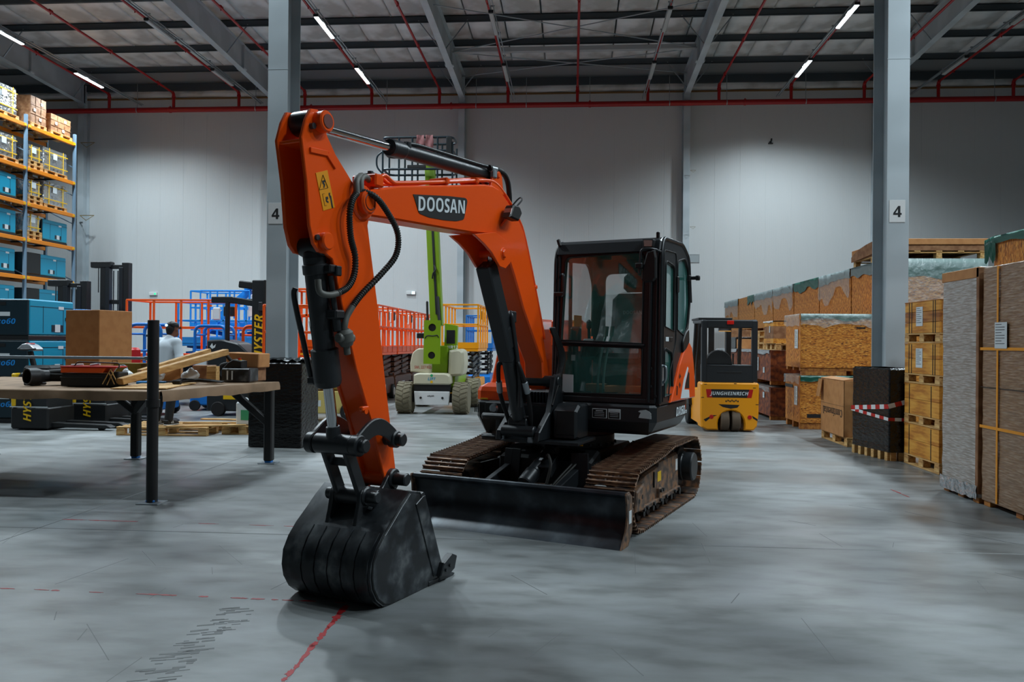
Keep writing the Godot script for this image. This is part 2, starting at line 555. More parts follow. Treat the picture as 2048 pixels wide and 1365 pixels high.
# ---------------------------------------------------------------- lamps: seven rows under the roof, every third row and its neighbours switched on
func build_lamps() -> void:
	var rows := [-17.6, -12.6, -7.5, -2.4, 2.66, 7.76, 12.72]
	var lit := [true, false, true, false, false, true, false]
	var where := ["over the pallet racking", "beside the first red branch pipe", "between the bare column and the wall", "over the lime boom lift", "above the excavator cab", "in front of the crate row", "above the tarpaulin crates"]
	var body := B.new()
	body.prism(P2([-0.07, 0.0, -0.06, 0.06, -0.03, 0.075, 0.03, 0.075, 0.06, 0.06, 0.07, 0.0]), -0.83, 0.83, 0.0)
	body.box(V(0, 0.09, -0.5), V(0.03, 0.05, 0.05)).box(V(0, 0.09, 0.5), V(0.03, 0.05, 0.05))
	var caps := B.new().box(V(0, 0.03, 0), V(0.145, 0.085, 0.03), 0.006)
	var dif := B.new()
	dif.prism(P2([-0.062, 0.0, -0.05, -0.03, 0.05, -0.03, 0.062, 0.0]), -0.82, 0.82, 0.0)
	var bm := body.mesh()
	var cm := caps.mesh()
	var dm := dif.mesh()
	var on := glow(Color(0.93, 0.98, 1.0), 4.0)
	var off := mat(Color(0.66, 0.68, 0.68), 0.3)
	var case := mat(Color(0.50, 0.53, 0.54), 0.4)
	for r in rows.size():
		var zs := [-28.2, -23.8]
		if lit[r]: zs = [-28.2, -23.8, -19.4, -15.0, -10.6] if r < 4 else [-28.2, -23.8, -19.4, -15.0, -10.6, -6.2, -1.8]
		for k in zs.size():
			var far: String = ["lamp nearer the end wall", "lamp second from the end wall", "third lamp from the end wall", "fourth lamp from the end wall", "fifth lamp from the end wall", "sixth lamp from the end wall", "seventh lamp from the end wall"][k]
			var o := thing("strip_lamp", "%s strip %s, %s" % ["glowing white" if lit[r] else "unlit grey", far, where[r]], "lamp", V(rows[r], 11.0, zs[k]))
			pm("housing", bm, case, o)
			for z in [-0.84, 0.84]: pm("end_cap", cm, mats.dark, o).position.z = z
			pm("diffuser", dm, on if lit[r] else off, o)
			if lit[r]:
				# the reflector and lens of the fitting send the light down in a wide cone
				var l := SpotLight3D.new()
				l.name = "lamp_light"
				l.spot_angle = 75.0
				l.spot_angle_attenuation = 0.6
				l.spot_range = 60.0
				l.spot_attenuation = 2.0
				l.light_size = 0.3
				l.light_energy = LAMP_ENERGY
				l.light_color = LAMP_COLOR
				l.shadow_enabled = true
				l.rotation.x = -PI / 2
				l.position = V(0, -0.05, 0)
				o.add_child(l)
		# trunking rails that the row hangs from
		var rail := B.new()
		rail.bb(V(-0.035, 0.12, -31.8), V(0.005, 0.17, 7.0)).bb(V(0.06, 0.15, -31.8), V(0.085, 0.175, 7.0))
		for z in range(-31, 7, 2): rail.box(V(0.02, 0.2, z), V(0.16, 0.03, 0.05))
		single("cable_trunking", rail, mats.galv, "thin grey twin cable rail carrying the strip lamps %s" % where[r], "cable rail", V(rows[r], 11.0, 0), 0.0, "cable rails under the roof")

# ---------------------------------------------------------------- room shell
const WZ := -32.6
func build_room() -> void:
	# floor slabs with joints
	var fl := struct("floor", B.new().bb(V(-28, -0.4, -33.2), V(21, -0.06, 8.6)), mats.joint)
	var xs := [-28.0, -20.3, -12.2, -4.43, 4.45, 11.7, 21.0]
	var zs := [-33.0, -24.0, -18.0, -12.1, -6.45, -0.6, 8.4]
	for i in 6:
		for j in 6:
			struct("slab", B.new().bb(V(xs[i] + 0.004, -0.07, zs[j] + 0.004), V(xs[i + 1] - 0.004, 0, zs[j + 1] - 0.004), 0.003), mats.floor, fl)
	# end wall of metre-wide panels
	var w := struct("wall_back", B.new().bb(V(-28, 0, WZ - 0.5), V(21, 13.2, WZ - 0.06)), mats.steel)
	var pn := B.new()
	var prof := []
	prof.append(Vector2(-0.497, 0)); prof.append(Vector2(-0.497, 0.05)); prof.append(Vector2(-0.492, 0.06))
	for k in 24:
		var x := -0.48 + k * 0.04
		prof.append_array([Vector2(x, 0.06), Vector2(x + 0.018, 0.06), Vector2(x + 0.02, 0.0588), Vector2(x + 0.038, 0.0588)])
	prof.append(Vector2(0.492, 0.06)); prof.append(Vector2(0.497, 0.05)); prof.append(Vector2(0.497, 0))
	pn.prism(prof, 0, 11.6, 0.0, Transform3D(Basis(V(1, 0, 0), V(0, 0, 1), V(0, -1, 0)), V(0, 11.6, 0)), false)
	var pme := pn.mesh()
	for k in 49:
		var o := pm("wall_panel", pme, mats.panel, w)
		o.position = V(-27.6 + k * 0.99, 0, WZ - 0.06)
	# upper edge trim and dark strip of insulation above the wall
	struct("trim_1", B.new().bb(V(-28, 11.6, WZ - 0.3), V(21, 11.66, WZ + 0.05)), mat(Color(0.50, 0.36, 0.20), 0.7))
	var eb := B.new().bb(V(-28, 11.95, WZ - 0.1), V(21, 12.25, WZ + 0.1))
	struct("trim_2", eb, mats.purlin)
	struct("trim_3", B.new().bb(V(-28, 11.66, WZ - 0.3), V(21, 12.7, WZ - 0.12)), mats.dark)
	var cr := B.new()
	var gg := []
	var nf := noise(51, 0.35, 3)
	for i in 4:
		var row := []
		for j in 97:
			var x := -27.0 + j * 0.5
			row.append(V(x, 11.68 + i * 0.14 + 0.05 * nf.get_noise_2d(x, i * 3.0), WZ + 0.0 + 0.1 * nf.get_noise_2d(x * 1.7, i * 5.0 + 40.0) + (0.08 if i == 1 else 0.0)))
		gg.append(row)
	cr.grid(gg)
	struct("trim_4", cr, mats.insul)
	# the other walls close the hall
	struct("wall_left", B.new().bb(V(-28.4, 0, -33.2), V(-28, 13.6, 8.8)), mats.farwall)
	struct("wall_right", B.new().bb(V(21, 0, -33.2), V(21.4, 13.6, 8.8)), mats.farwall)
	struct("wall_front", B.new().bb(V(-28.4, 0, 8.4), V(21.4, 14.6, 8.8)), mats.farwall)
	# I-section posts on the end wall
	var names := ["behind the pallet racking", "behind the numbered column", "behind the boom lift", "behind the excavator cab", "behind the right-hand numbered column"]
	var k := 0
	for x in [-20.4, -12.2, -4.5, 4.4, 11.7]:
		var c := B.new()
		c.bb(V(-0.125, 0, 0), V(0.125, 12.2, 0.016)).bb(V(-0.125, 0, -0.45), V(0.125, 12.2, -0.434)).bb(V(-0.006, 0, -0.436), V(0.006, 12.2, 0.002))
		var o := single("wall_column", c, mats.column, "pale grey steel wall column " + names[k], "column", V(x, 0, WZ + 0.46))
		meta(o, "", "", "", "structure")
		k += 1
	# freestanding columns with their number plates
	k = 0
	for x in [-4.665, 4.815]:
		var c := B.new()
		c.bb(V(-0.16, 0, -0.018), V(0.16, 12.6, 0), 0.002).bb(V(-0.16, 0, -0.58), V(0.16, 12.6, -0.562), 0.002).bb(V(-0.008, 0, -0.565), V(0.008, 12.6, -0.01))
		c.bb(V(-0.16, 0, -0.58), V(0.16, 0.02, 0))
		c.bb(V(-0.165, 5.86, -0.003), V(0.165, 5.87, 0.003))
		var side: String = ["left-hand", "right-hand"][k]
		var o := single("steel_column", c, mats.column, "tall grey steel H-column at the %s of the excavator" % ("left" if k == 0 else "right"), "column", V(x, 0, -12.45))
		meta(o, "", "", "", "structure")
		var s := thing("number_sign", "white sheet with a black 4 on the %s steel column" % side, "sign", V(x + (-0.02 if k == 0 else -0.01), 3.59, -12.45))
		part("sheet", B.new().bb(V(-0.115, -0.165, 0.002), V(0.115, 0.165, 0.006), 0.001), mats.white, s)
		lettering("4", 0.165, mats.ink, s, Transform3D(Basis(), V(0, -0.01, 0.007)))
		k += 1
	# small brackets that stick out of the wall column near the racking, and the ones on the other columns
	k = 0
	for p in [V(-19.95, 9.55, -31.9), V(-19.95, 6.55, -31.9), V(4.62, 8.3, -31.9), V(4.62, 6.1, -31.9), V(-4.2, 8.6, -31.9)]:
		var b := B.new()
		b.bar(V(-0.3, 0.12, 0), V(0.3, 0.12, 0), 0.03, 0.03).bar(V(-0.3, 0.12, 0), V(0.02, -0.1, 0.1), 0.02, 0.02).bar(V(0.3, 0.12, 0), V(0.02, -0.1, 0.1), 0.02, 0.02)
		if k > 1: b.moved(Transform3D(Basis().scaled(V(0.35, 0.4, 0.5)), V(0, 0, 0)))
		single("wall_bracket", b, mat(Color(0.5, 0.44, 0.30), 0.6), ["rusty steel bracket high on the corner wall column", "rusty steel bracket lower on the corner wall column", "small rusty tab higher on the column behind the cab", "small rusty tab lower on the column behind the cab", "small dark tab on the column behind the boom lift"][k], "bracket", p)
		k += 1
	# emergency luminaires and fixed plates on the wall
	var em := thing("exit_luminaire", "small white emergency luminaire with a green light beside the corner", "emergency light", V(-17.45, 3.49, WZ))
	part("housing", B.new().bb(V(-0.17, -0.06, 0), V(0.17, 0.07, 0.09), 0.012), mats.white, em)
	part("indicator", B.new().bb(V(0.07, -0.03, 0.09), V(0.14, 0.04, 0.095)), glow(Color(0.1, 0.8, 0.5), 1.5), em)
	var em2 := thing("exit_luminaire", "small white emergency luminaire on the wall beside the boom lift", "emergency light", V(-6.57, 3.57, WZ))
	part("housing", B.new().bb(V(-0.19, -0.06, 0), V(0.19, 0.08, 0.1), 0.015), mats.white, em2)
	part("indicator", B.new().bb(V(0.05, -0.05, 0.1), V(0.17, 0.06, 0.104)), glow(Color(0.75, 0.95, 1.0), 2.0), em2)
	var hp := thing("wall_hatch", "flat grey rectangular cover plate on the wall beside the cab", "cover plate", V(4.78, 5.0, WZ))
	part("plate", B.new().bb(V(-0.24, -0.15, 0), V(0.2, 0.14, 0.02), 0.006), mat(Color(0.62, 0.65, 0.66), 0.4), hp)
	part("rim", B.new().bb(V(-0.26, 0.14, 0), V(0.22, 0.16, 0.03)).bb(V(-0.26, -0.17, 0), V(0.22, -0.15, 0.03)).bb(V(0.2, -0.15, 0), V(0.22, 0.14, 0.03)).bb(V(-0.26, -0.15, 0), V(-0.24, 0.14, 0.03)), mats.steel, hp)
	var sens := thing("wall_sensor", "tiny dark sensor high on the bright wall", "sensor", V(7.72, 9.58, WZ))
	part("body", B.new().cyl(V(0, 0, 0), V(0, 0, 0.12), 0.05, 0.03, 10).box(V(0.03, 0.09, 0.05), V(0.05, 0.1, 0.06), 0.01), mats.dark, sens)
	part("bracket", B.new().bb(V(-0.09, -0.07, 0), V(0.09, -0.03, 0.06)), mats.dark, sens)
	# main sprinkler pipe along the wall, its risers and branches
	var pz := -32.0
	var sp := thing("sprinkler_pipes", "red sprinkler main along the end wall with thin branches under the roof", "pipe", V(0, 11.0, pz))
	part("main_pipe", B.new().cyl(V(-24, 0, 0), V(20.8, 0, 0), 0.105, -1, 20), mats.redpipe, sp)
	for x in [-16.5, -10.6, -4.9, 0.6, 6.6, 12.2, 17.2]:
		part("coupling", B.new().cyl(V(x - 0.05, 0, 0), V(x + 0.05, 0, 0), 0.125, -1, 20, 0.012).box(V(x, 0.13, 0), V(0.05, 0.04, 0.05)), mats.redpipe, sp)
	for x in [-17.9, -12.9, -7.5, -3.9, -1.9, 0.6, 3.7, 5.9, 8.9, 15.9]:
		part("hanger", B.new().cyl(V(x, 0.1, 0), V(x, 1.1, 0), 0.012, -1, 6).cyl(V(x - 0.015, 0, 0), V(x + 0.015, 0, 0), 0.118, -1, 16), mats.galv, sp).set_meta("kind", "stuff")
	k = 0
	for i in 14:
		var x := -19.1 + i * 2.745
		var rise := 0.62
		var o := group_part("branch", sp, V(x, 0, 0))
		part("riser", B.new().cyl(V(0, 0.09, 0), V(0, rise, 0), 0.06, -1, 12), mats.redpipe, o)
		part("elbow", B.new().tube(curve([V(0, rise - 0.08, 0), V(0, rise + 0.02, 0.02), V(0, rise + 0.07, 0.1)], 4), 0.066, 10).cyl(V(0, rise - 0.12, 0), V(0, rise - 0.06, 0), 0.08, -1, 12), mats.redpipe, o)
		part("branch_pipe", B.new().cyl(V(0, rise + 0.06, 0.08), V(0, rise + 0.5, 28.0), 0.042, -1, 10), mats.redpipe, o)
		var fit := B.new()
		for j in 8: fit.cyl(V(0, rise + 0.08 + 0.0158 * (1.2 + j * 3.3), 1.2 + j * 3.3), V(0, rise + 0.08 + 0.0158 * (1.3 + j * 3.3), 1.32 + j * 3.3), 0.058, -1, 10).cyl(V(0, rise - 0.03 + 0.0158 * (1.2 + j * 3.3), 1.26 + j * 3.3), V(0, rise + 0.05 + 0.0158 * (1.2 + j * 3.3), 1.26 + j * 3.3), 0.018, -1, 6)
		part("fittings", fit, mats.redpipe, o).set_meta("kind", "stuff")

func roofy(z: float) -> float: return 12.32 + (z - WZ) * 0.036
func build_roof() -> void:
	# roof: strips of white-faced insulation that belly between purlins; purlins, rafters and ties are its parts
	var zs := []
	for i in 21: zs.append(-31.5 + i * 2.05)
	var ce := struct("ceiling", B.new().prism(P2([WZ - 0.6, roofy(WZ - 0.6) + 0.55, 8.8, roofy(8.8) + 0.55, 8.8, roofy(8.8) + 0.9, WZ - 0.6, roofy(WZ - 0.6) + 0.9]), -28.4, 21.4, 0.0, Transform3D(Basis(V(0, 0, 1), V(0, 1, 0), V(-1, 0, 0)), V(-7.0, 0, 0)).translated(V(0, 0, 0))), mats.steel)
	ce.position.x = 3.5
	ce.position.x = 0.0
	var strips := []
	for kk in 3:
		var g := []
		var nf := noise(60 + kk, 0.6, 3)
		var us := [-0.62, -0.61, -0.4, 0.0, 0.4, 0.61, 0.62]
		for u in us:
			var row := []
			for i in 20:
				for s in 5:
					var z: float = lerpf(zs[i], zs[i + 1], s / 5.0)
					var f: float = sin(PI * s / 5.0)
					var edge: float = 1.0 if absf(u) < 0.615 else 0.0
					row.append(V(u, roofy(z) + 0.26 + (0.12 if edge == 0.0 else 0.0) - f * 0.07 * (1.0 - u * u * 1.6) + 0.02 * nf.get_noise_2d(u * 3.0, z * 1.5) * f, z))
			g.append(row)
		strips.append(B.new().grid(g, true).mesh())
	var n := 0
	for k in 38:
		var x := -27.6 + k * 1.29
		var o := pm("insulation_strip", strips[k % 3], mats.insul, ce)
		o.position = V(x, 0, 0)
	for i in 20:
		var z: float = zs[i]
		var y := roofy(z)
		var pu := B.new()
		pu.bb(V(-28, y, z - 0.01), V(20.9, y + 0.24, z + 0.01)).bb(V(-28, y, z - 0.01), V(20.9, y + 0.018, z + 0.075)).bb(V(-28, y + 0.222, z - 0.075), V(20.9, y + 0.24, z + 0.01)).bb(V(-28, y, z + 0.065), V(20.9, y + 0.035, z + 0.075))
		part("purlin", pu, mats.purlin, ce)
	for x in [-20.4, -12.2, -4.5, 4.4, 11.7, 19.0]:
		var r := B.new()
		var T := Transform3D(Basis(V(0, 0, 1), V(0, 1, 0), V(-1, 0, 0)), V(x, 0, 0))
		var a := WZ + 0.2
		var web := [Vector2(a, 11.38), Vector2(8.0, 11.38 + (8.0 - a) * 0.043), Vector2(8.0, roofy(8.0)), Vector2(a, roofy(a))]
		r.prism(web, -0.006, 0.006, 0.0, T)
		r.prism([Vector2(a, 11.365), Vector2(8.0, 11.365 + (8.0 - a) * 0.043), Vector2(8.0, 11.385 + (8.0 - a) * 0.043), Vector2(a, 11.385)], -0.11, 0.11, 0.0, T)
		r.prism([Vector2(a, roofy(a) - 0.02), Vector2(8.0, roofy(8.0) - 0.02), Vector2(8.0, roofy(8.0)), Vector2(a, roofy(a))], -0.11, 0.11, 0.0, T)
		for z in [-28.9, -22.0]:
			r.bb(V(x - 0.1, 11.4 + (z - a) * 0.043, z - 0.008), V(x + 0.1, roofy(z), z + 0.008))
			r.bb(V(x - 0.16, 11.37 + (z - a) * 0.043, z - 0.12), V(x + 0.16, 11.45 + (z - a) * 0.043, z + 0.12), 0.02)
		part("rafter", r, mats.column, ce)
		var fb := B.new()
		for z in [zs[0], zs[2], zs[4], zs[6]]:
			for s in [-1.0, 1.0]:
				fb.bar(V(x + s * 0.1, 11.4 + (z - a) * 0.043, z), V(x + s * 0.85, roofy(z) + 0.08, z), 0.035, 0.035)
		part("fly_braces", fb, mats.galv, ce).set_meta("kind", "stuff")
	# tie tube and crossed rods of the braced bay
	part("tie_tube", B.new().bb(V(-4.4, 12.1, -29.32), V(4.3, 12.28, -29.14), 0.02), mats.steel, ce)
	for q in [[-31.9, -29.4], [-29.2, -25.2]]:
		for s in [-1.0, 1.0]:
			part("bracing_rod", B.new().cyl(V(-4.4 * s - 0.05, 12.15, q[0]), V(4.4 * s - 0.05, 12.2, q[1]), 0.02, -1, 8), mats.galv, ce)

# ---------------------------------------------------------------- excavator: x runs forward, y up, z to the machine's right
# a polygon with holes, cut into simple pieces
func cut(outer: Array, holes: Array) -> Array:
	var pieces := [PackedVector2Array(outer)]
	for h in holes:
		var hp := PackedVector2Array(h)
		var cx := 0.0
		for q in hp: cx += q.x
		cx /= hp.size()
		var next := []
		for p in pieces:
			for side in [PackedVector2Array([Vector2(cx - 50, -50), Vector2(cx, -50), Vector2(cx, 50), Vector2(cx - 50, 50)]), PackedVector2Array([Vector2(cx, -50), Vector2(cx + 50, -50), Vector2(cx + 50, 50), Vector2(cx, 50)])]:
				for half in Geometry2D.intersect_polygons(p, side):
					for bit in Geometry2D.clip_polygons(half, hp): next.append(bit)
		pieces = next
	return pieces
func plate(b: B, outer: Array, holes: Array, z0: float, z1: float, T := Transform3D()) -> B:
	for p in cut(outer, holes): b.prism(Array(p), z0, z1, 0.0, T, false)
	return b
func loft(b: B, rings: Array) -> B:
	for i in rings.size() - 1:
		var m: int = rings[i].size()
		for j in m:
			var k := (j + 1) % m
			b.quad(rings[i][j], rings[i][k], rings[i + 1][k], rings[i + 1][j])
	for e in 2:
		var r: Array = rings[0] if e == 0 else rings[rings.size() - 1]
		var p := PackedVector2Array()
		for q in r: p.append(Vector2(q.x, q.z))
		var ix := Geometry2D.triangulate_polygon(p)
		for k in range(0, ix.size(), 3):
			var a: Vector3 = r[ix[k]]
			var c: Vector3 = r[ix[k + 1]]
			var d: Vector3 = r[ix[k + 2]]
			var up := (c - a).cross(d - a).y > 0
			if up == (e == 1): b.tri(a, c, d)
			else: b.tri(a, d, c)
	return b
# plan polygon (x, z), counter-clockwise seen from above means z negative first; grown outward by g, at height y
func plan(p: Array, y: float, g := 0.0) -> Array:
	var q := PackedVector2Array(p)
	var area := 0.0
	for i in q.size(): area += q[i].cross(q[(i + 1) % q.size()])
	var o := []
	var m := q.size()
	for i in m:
		var a := (q[i] - q[(i + m - 1) % m]).normalized()
		var c := (q[(i + 1) % m] - q[i]).normalized()
		var na := Vector2(a.y, -a.x) * signf(area)
		var nc := Vector2(c.y, -c.x) * signf(area)
		var mm := (na + nc).normalized()
		var r := q[i] + mm * g / maxf(0.5, mm.dot(nc))
		o.append(V(r.x, y, r.y))
	if area > 0: o.reverse()
	return o

func group_part(called: String, parent: Node, at := Vector3.ZERO) -> Node3D:
	var o := Node3D.new()
	o.name = called
	o.position = at
	parent.add_child(o, true)
	return o
func cylinder_part(called: String, ex: Node, p: Vector3, q: Vector3, split: float, rb: float, rr: float, bm: Material, eye := 0.05, eyew := 0.09) -> Node3D:
	# barrel end at p, rod end at q, split = share of the length that is barrel
	var o := group_part(called, ex)
	var d := (q - p).normalized()
	var ln := p.distance_to(q)
	var s := p + d * ln * split
	var b := B.new()
	b.lathe([Vector2(rb * 0.6, 0.0), Vector2(rb * 0.9, 0.03), Vector2(rb, 0.06), Vector2(rb, ln * split - 0.16), Vector2(rb * 1.02, ln * split - 0.155), Vector2(rb * 1.14, ln * split - 0.14), Vector2(rb * 1.14, ln * split - 0.015), Vector2(rb * 1.06, ln * split)], p, d, 24)
	b.cyl(p - V(0, 0, eyew), p + V(0, 0, eyew), eye, -1, 20, 0.006)
	part("barrel", b, bm, o)
	part("rod", B.new().cyl(s - d * 0.05, q - d * 0.04, rr, -1, 20), mats.chrome, o)
	part("rod_eye", B.new().cyl(q - V(0, 0, eyew), q + V(0, 0, eyew), eye, -1, 20, 0.006).cyl(q - d * 0.11, q - d * 0.02, rr * 1.25, rr * 1.5, 16), bm, o)
	return o
func boss(b: B, c: Vector2, z0: float, z1: float, r: float, bev := 0.008) -> B:
	return b.cyl(V(c.x, c.y, z0), V(c.x, c.y, z1), r, -1, 24, bev)
func corrugated(b: B, ps: Array, r: float) -> B:
	var c := curve(ps, 40)
	var pitch := 0.012
	var acc := 0.0
	var pts := [c[0]]
	for i in range(1, c.size()):
		if c[i].distance_to(pts[pts.size() - 1]) >= pitch * 0.5: pts.append(c[i])
	b.tube(c, r * 0.84, 8)
	for i in range(1, pts.size() - 1, 2):
		var d: Vector3 = (pts[i + 1] - pts[i - 1]).normalized()
		b.cyl(pts[i] - d * 0.0032, pts[i] + d * 0.0032, r, -1, 10)
	return b

func build_excavator() -> void:
	var ex := thing("excavator", "orange and black crawler excavator with its bucket resting on the floor", "excavator", V(0.015, 0, -7.953), deg_to_rad(-112.23))
	ex_tracks(ex)
	ex_body(ex)
	ex_cab(ex)
	ex_arm(ex)
	ex_bucket(ex)

func ex_tracks(ex: Node3D) -> void:
	# one shoe: plate with three grousers and bolts, lying with its outside up
	var shoes := []
	var sb := B.new()
	sb.box(V(0, 0.006, 0), V(0.138, 0.014, 0.43), 0.003)
	var gb := B.new()
	for x in [-0.052, -0.004, 0.046]:
		gb.prism(P2([x - 0.007, 0.012, x + 0.007, 0.012, x + 0.004, 0.034, x - 0.004, 0.034]), -0.215, 0.215, 0.0)
	for z in [-0.05, 0.05]:
		for x in [-0.028, 0.022]: sb.cyl(V(x, 0.012, z), V(x, 0.022, z), 0.009, -1, 6)
	for z in [-0.03, 0.03]: sb.box(V(0, -0.03, z), V(0.13, 0.06, 0.022), 0.006)
	var hb := B.new()
	for z in [-0.155, 0.16]: hb.cyl(V(-0.028, 0.0135, z), V(-0.028, 0.0142, z), 0.008, -1, 10)
	for x in [-0.028, 0.022]: hb.cyl(V(x, 0.0135, 0.0), V(x, 0.0142, 0.0), 0.01, -1, 10)
	var sm := sb.mesh()
	var hm := hb.mesh()
	var gm := gb.mesh()
	# track path: outside of the shoe plate
	var path := []
	var pts := [Vector2(-0.95, 0.03), Vector2(0.86, 0.03)]
	path.append_array([Vector2(-0.90, 0.032), Vector2(0.80, 0.032)])
	for k in 9:
		var a := lerpf(-PI * 0.42, PI * 0.44, k / 8.0)
		path.append(Vector2(0.84, 0.275) + Vector2(cos(a), sin(a)) * 0.235)
	path.append_array([Vector2(0.45, 0.535), Vector2(0.1, 0.565), Vector2(-0.16, 0.602), Vector2(-0.5, 0.60)])
	for k in 10:
		var a := lerpf(PI * 0.5, PI * 1.45, k / 9.0)
		path.append(Vector2(-0.93, 0.322) + Vector2(cos(a), sin(a)) * 0.28)
	var per := 0.0
	for i in path.size(): per += path[i].distance_to(path[(i + 1) % path.size()])
	var n := int(round(per / 0.144))
	var tones := [mats.rust]
	for c in [[0.62, 0.62, 0.64], [0.82, 0.75, 0.70], [0.70, 0.66, 0.63]]:
		var m: StandardMaterial3D = mats.rust.duplicate()
		m.albedo_color = Color(c[0], c[1], c[2])
		tones.append(m)
	for side in 2:
		var zc: float = [-0.755, 0.855][side]
		var tr := group_part("track", ex)
		tr.set_meta("label", ["rusty steel crawler track below the cab", "rusty steel crawler track on the far side"][side])
		for i in n:
			var s := per * i / n + 0.02
			var j := 0
			while s > path[j].distance_to(path[(j + 1) % path.size()]):
				s -= path[j].distance_to(path[(j + 1) % path.size()])
				j = (j + 1) % path.size()
			var a: Vector2 = path[j]
			var b: Vector2 = path[(j + 1) % path.size()]
			var p := a.lerp(b, s / a.distance_to(b))
			var d := (b - a).normalized()
			# smooth the turn by looking either side
			var o := pm("track_shoe", sm, tones[(i * 7 + side * 3) % 4], tr)
			var out := Vector2(d.y, -d.x)
			o.transform = Transform3D(Basis(V(-d.x, -d.y, 0), V(out.x, out.y, 0), V(0, 0, 1)), V(p.x, p.y, zc))
			var gr := pm("grousers", gm, mats.worn, tr)
			gr.transform = o.transform
			gr.set_meta("kind", "stuff")
			if i % 1 == 0:
				var h := pm("bolt_holes", hm, mats.dark, tr)
				h.transform = o.transform
				h.set_meta("kind", "stuff")
		var so := -1.0 if side == 0 else 1.0   # outward
		var f := B.new()
		f.prism(P2([0.72, 0.14, 0.72, 0.36, 0.45, 0.44, 0.08, 0.46, 0.06, 0.50, -0.62, 0.50, -0.66, 0.14]), zc - 0.12, zc + 0.12, 0.02)
		f.prism(P2([0.84, 0.16, 0.80, 0.33, 0.60, 0.38, 0.58, 0.14]), zc + so * 0.10, zc + so * 0.155, 0.012)
		f.bb(V(0.02, 0.12, zc - 0.15), V(0.12, 0.26, zc + 0.15), 0.008)
		f.prism(P2([0.62, 0.13, 0.62, 0.17, -0.62, 0.17, -0.62, 0.13]), zc - 0.145, zc + 0.145, 0.005)
		part("track_frame", f, mats.rust, tr)
		for x in [0.86, -0.93]:
			part("idler" if x > 0 else "sprocket", B.new().cyl(V(x, 0.285 if x > 0 else 0.322, zc - 0.035), V(x, 0.285 if x > 0 else 0.322, zc + 0.035), 0.2 if x > 0 else 0.235, -1, 24, 0.012), mats.dark, tr)
		part("travel_motor", B.new().lathe([Vector2(0.15, 0), Vector2(0.15, 0.1), Vector2(0.145, 0.11), Vector2(0.145, 0.2), Vector2(0.135, 0.212)], V(-0.93, 0.322, zc), V(0, 0, so), 28).cyl(V(-0.93, 0.322, zc + so * 0.05), V(-0.93, 0.322, zc + so * 0.07), 0.19, -1, 28, 0.005), mats.black, tr)
		for x in [-0.6, -0.3, 0.0, 0.3, 0.58]:
			part("roller", B.new().lathe([Vector2(0.03, -0.15), Vector2(0.03, -0.11), Vector2(0.07, -0.1), Vector2(0.055, -0.04), Vector2(0.055, 0.04), Vector2(0.07, 0.1), Vector2(0.03, 0.11), Vector2(0.03, 0.15)], V(x, 0.115, zc), V(0, 0, 1), 16), mats.dark, tr)
		part("carrier_roller", B.new().cyl(V(-0.16, 0.52, zc - 0.12), V(-0.16, 0.52, zc + 0.17 * 1.0), 0.05, -1, 16, 0.006), mats.dark, tr)
		var bolts := B.new()
		for x in [-0.55, -0.4, -0.1, 0.1, 0.3, 0.5, 0.6]: bolts.cyl(V(x, 0.15, zc + so * 0.14), V(x, 0.15, zc + so * 0.165), 0.018, -1, 6)
		bolts.cyl(V(0.03, 0.235, zc + so * 0.15), V(0.03, 0.235, zc + so * 0.17), 0.018, -1, 6).cyl(V(0.1, 0.235, zc + so * 0.15), V(0.1, 0.235, zc + so * 0.17), 0.018, -1, 6)
		part("frame_bolts", bolts, mats.iron, tr).set_meta("kind", "stuff")
		if side == 0:
			part("yellow_label", B.new().bb(V(-0.02, 0.31, zc + so * 0.12), V(0.09, 0.40, zc + so * 0.1225)), mats.yellowline, tr)
			part("white_label", B.new().bb(V(-0.60, 0.33, zc + so * 0.12), V(-0.53, 0.44, zc + so * 0.1225)), mats.white, tr)
			var sl := B.new()
			sl.bb(V(0.22, 0.28, zc + so * 0.12), V(0.235, 0.42, zc + so * 0.135))
			sl.cyl(V(0.66, 0.27, zc + so * 0.154), V(0.66, 0.27, zc + so * 0.157), 0.02, -1, 12).cyl(V(0.74, 0.245, zc + so * 0.154), V(0.74, 0.245, zc + so * 0.157), 0.02, -1, 12)
			part("frame_slots", sl, mats.dark, tr).set_meta("kind", "stuff")
	# car body between the tracks, turntable, blade arms, blade
	var cb := B.new()
	cb.prism(P2([0.62, 0.30, 0.62, 0.52, 0.4, 0.6, -0.5, 0.6, -0.66, 0.5, -0.66, 0.26]), -0.42, 0.50, 0.02)
	for s in [-1.0, 1.0]:
		for x in [0.38, -0.45]:
			cb.bar(V(x, 0.47, 0.04 + s * 0.3), V(x, 0.33, 0.05 + s * 0.78), 0.26, 0.17, 0.02)
	part("car_body", cb, mats.dark, ex)
	var st := B.new()
	for z in [-0.36, -0.28, 0.30, 0.38]:
		st.bar(V(0.63, 0.60, z), V(0.66, 0.22, z + (-0.02 if z < 0 else 0.02)), 0.018, 0.08, 0.002)
	part("body_ribs", st, mats.black, ex).set_meta("kind", "stuff")
	part("turntable", B.new().cyl(V(0, 0.58, 0), V(0, 0.72, 0), 0.40, -1, 40, 0.01), mats.dark, ex)
	var tb := B.new()
	for k in 24:
		var a := TAU * k / 24
		tb.cyl(V(cos(a) * 0.385, 0.63, sin(a) * 0.385), V(cos(a) * 0.42, 0.63, sin(a) * 0.42), 0.012, -1, 6)
	part("turntable_bolts", tb, mats.iron, ex).set_meta("kind", "stuff")
	part("orange_tag", B.new().box(V(0.41, 0.655, -0.22), V(0.006, 0.04, 0.085)), mats.yellow, ex)
	var hs := B.new()
	hs.tube(curve([V(0.6, 0.52, -0.26), V(0.8, 0.40, -0.2), V(0.95, 0.28, -0.14)], 6), 0.012, 8)
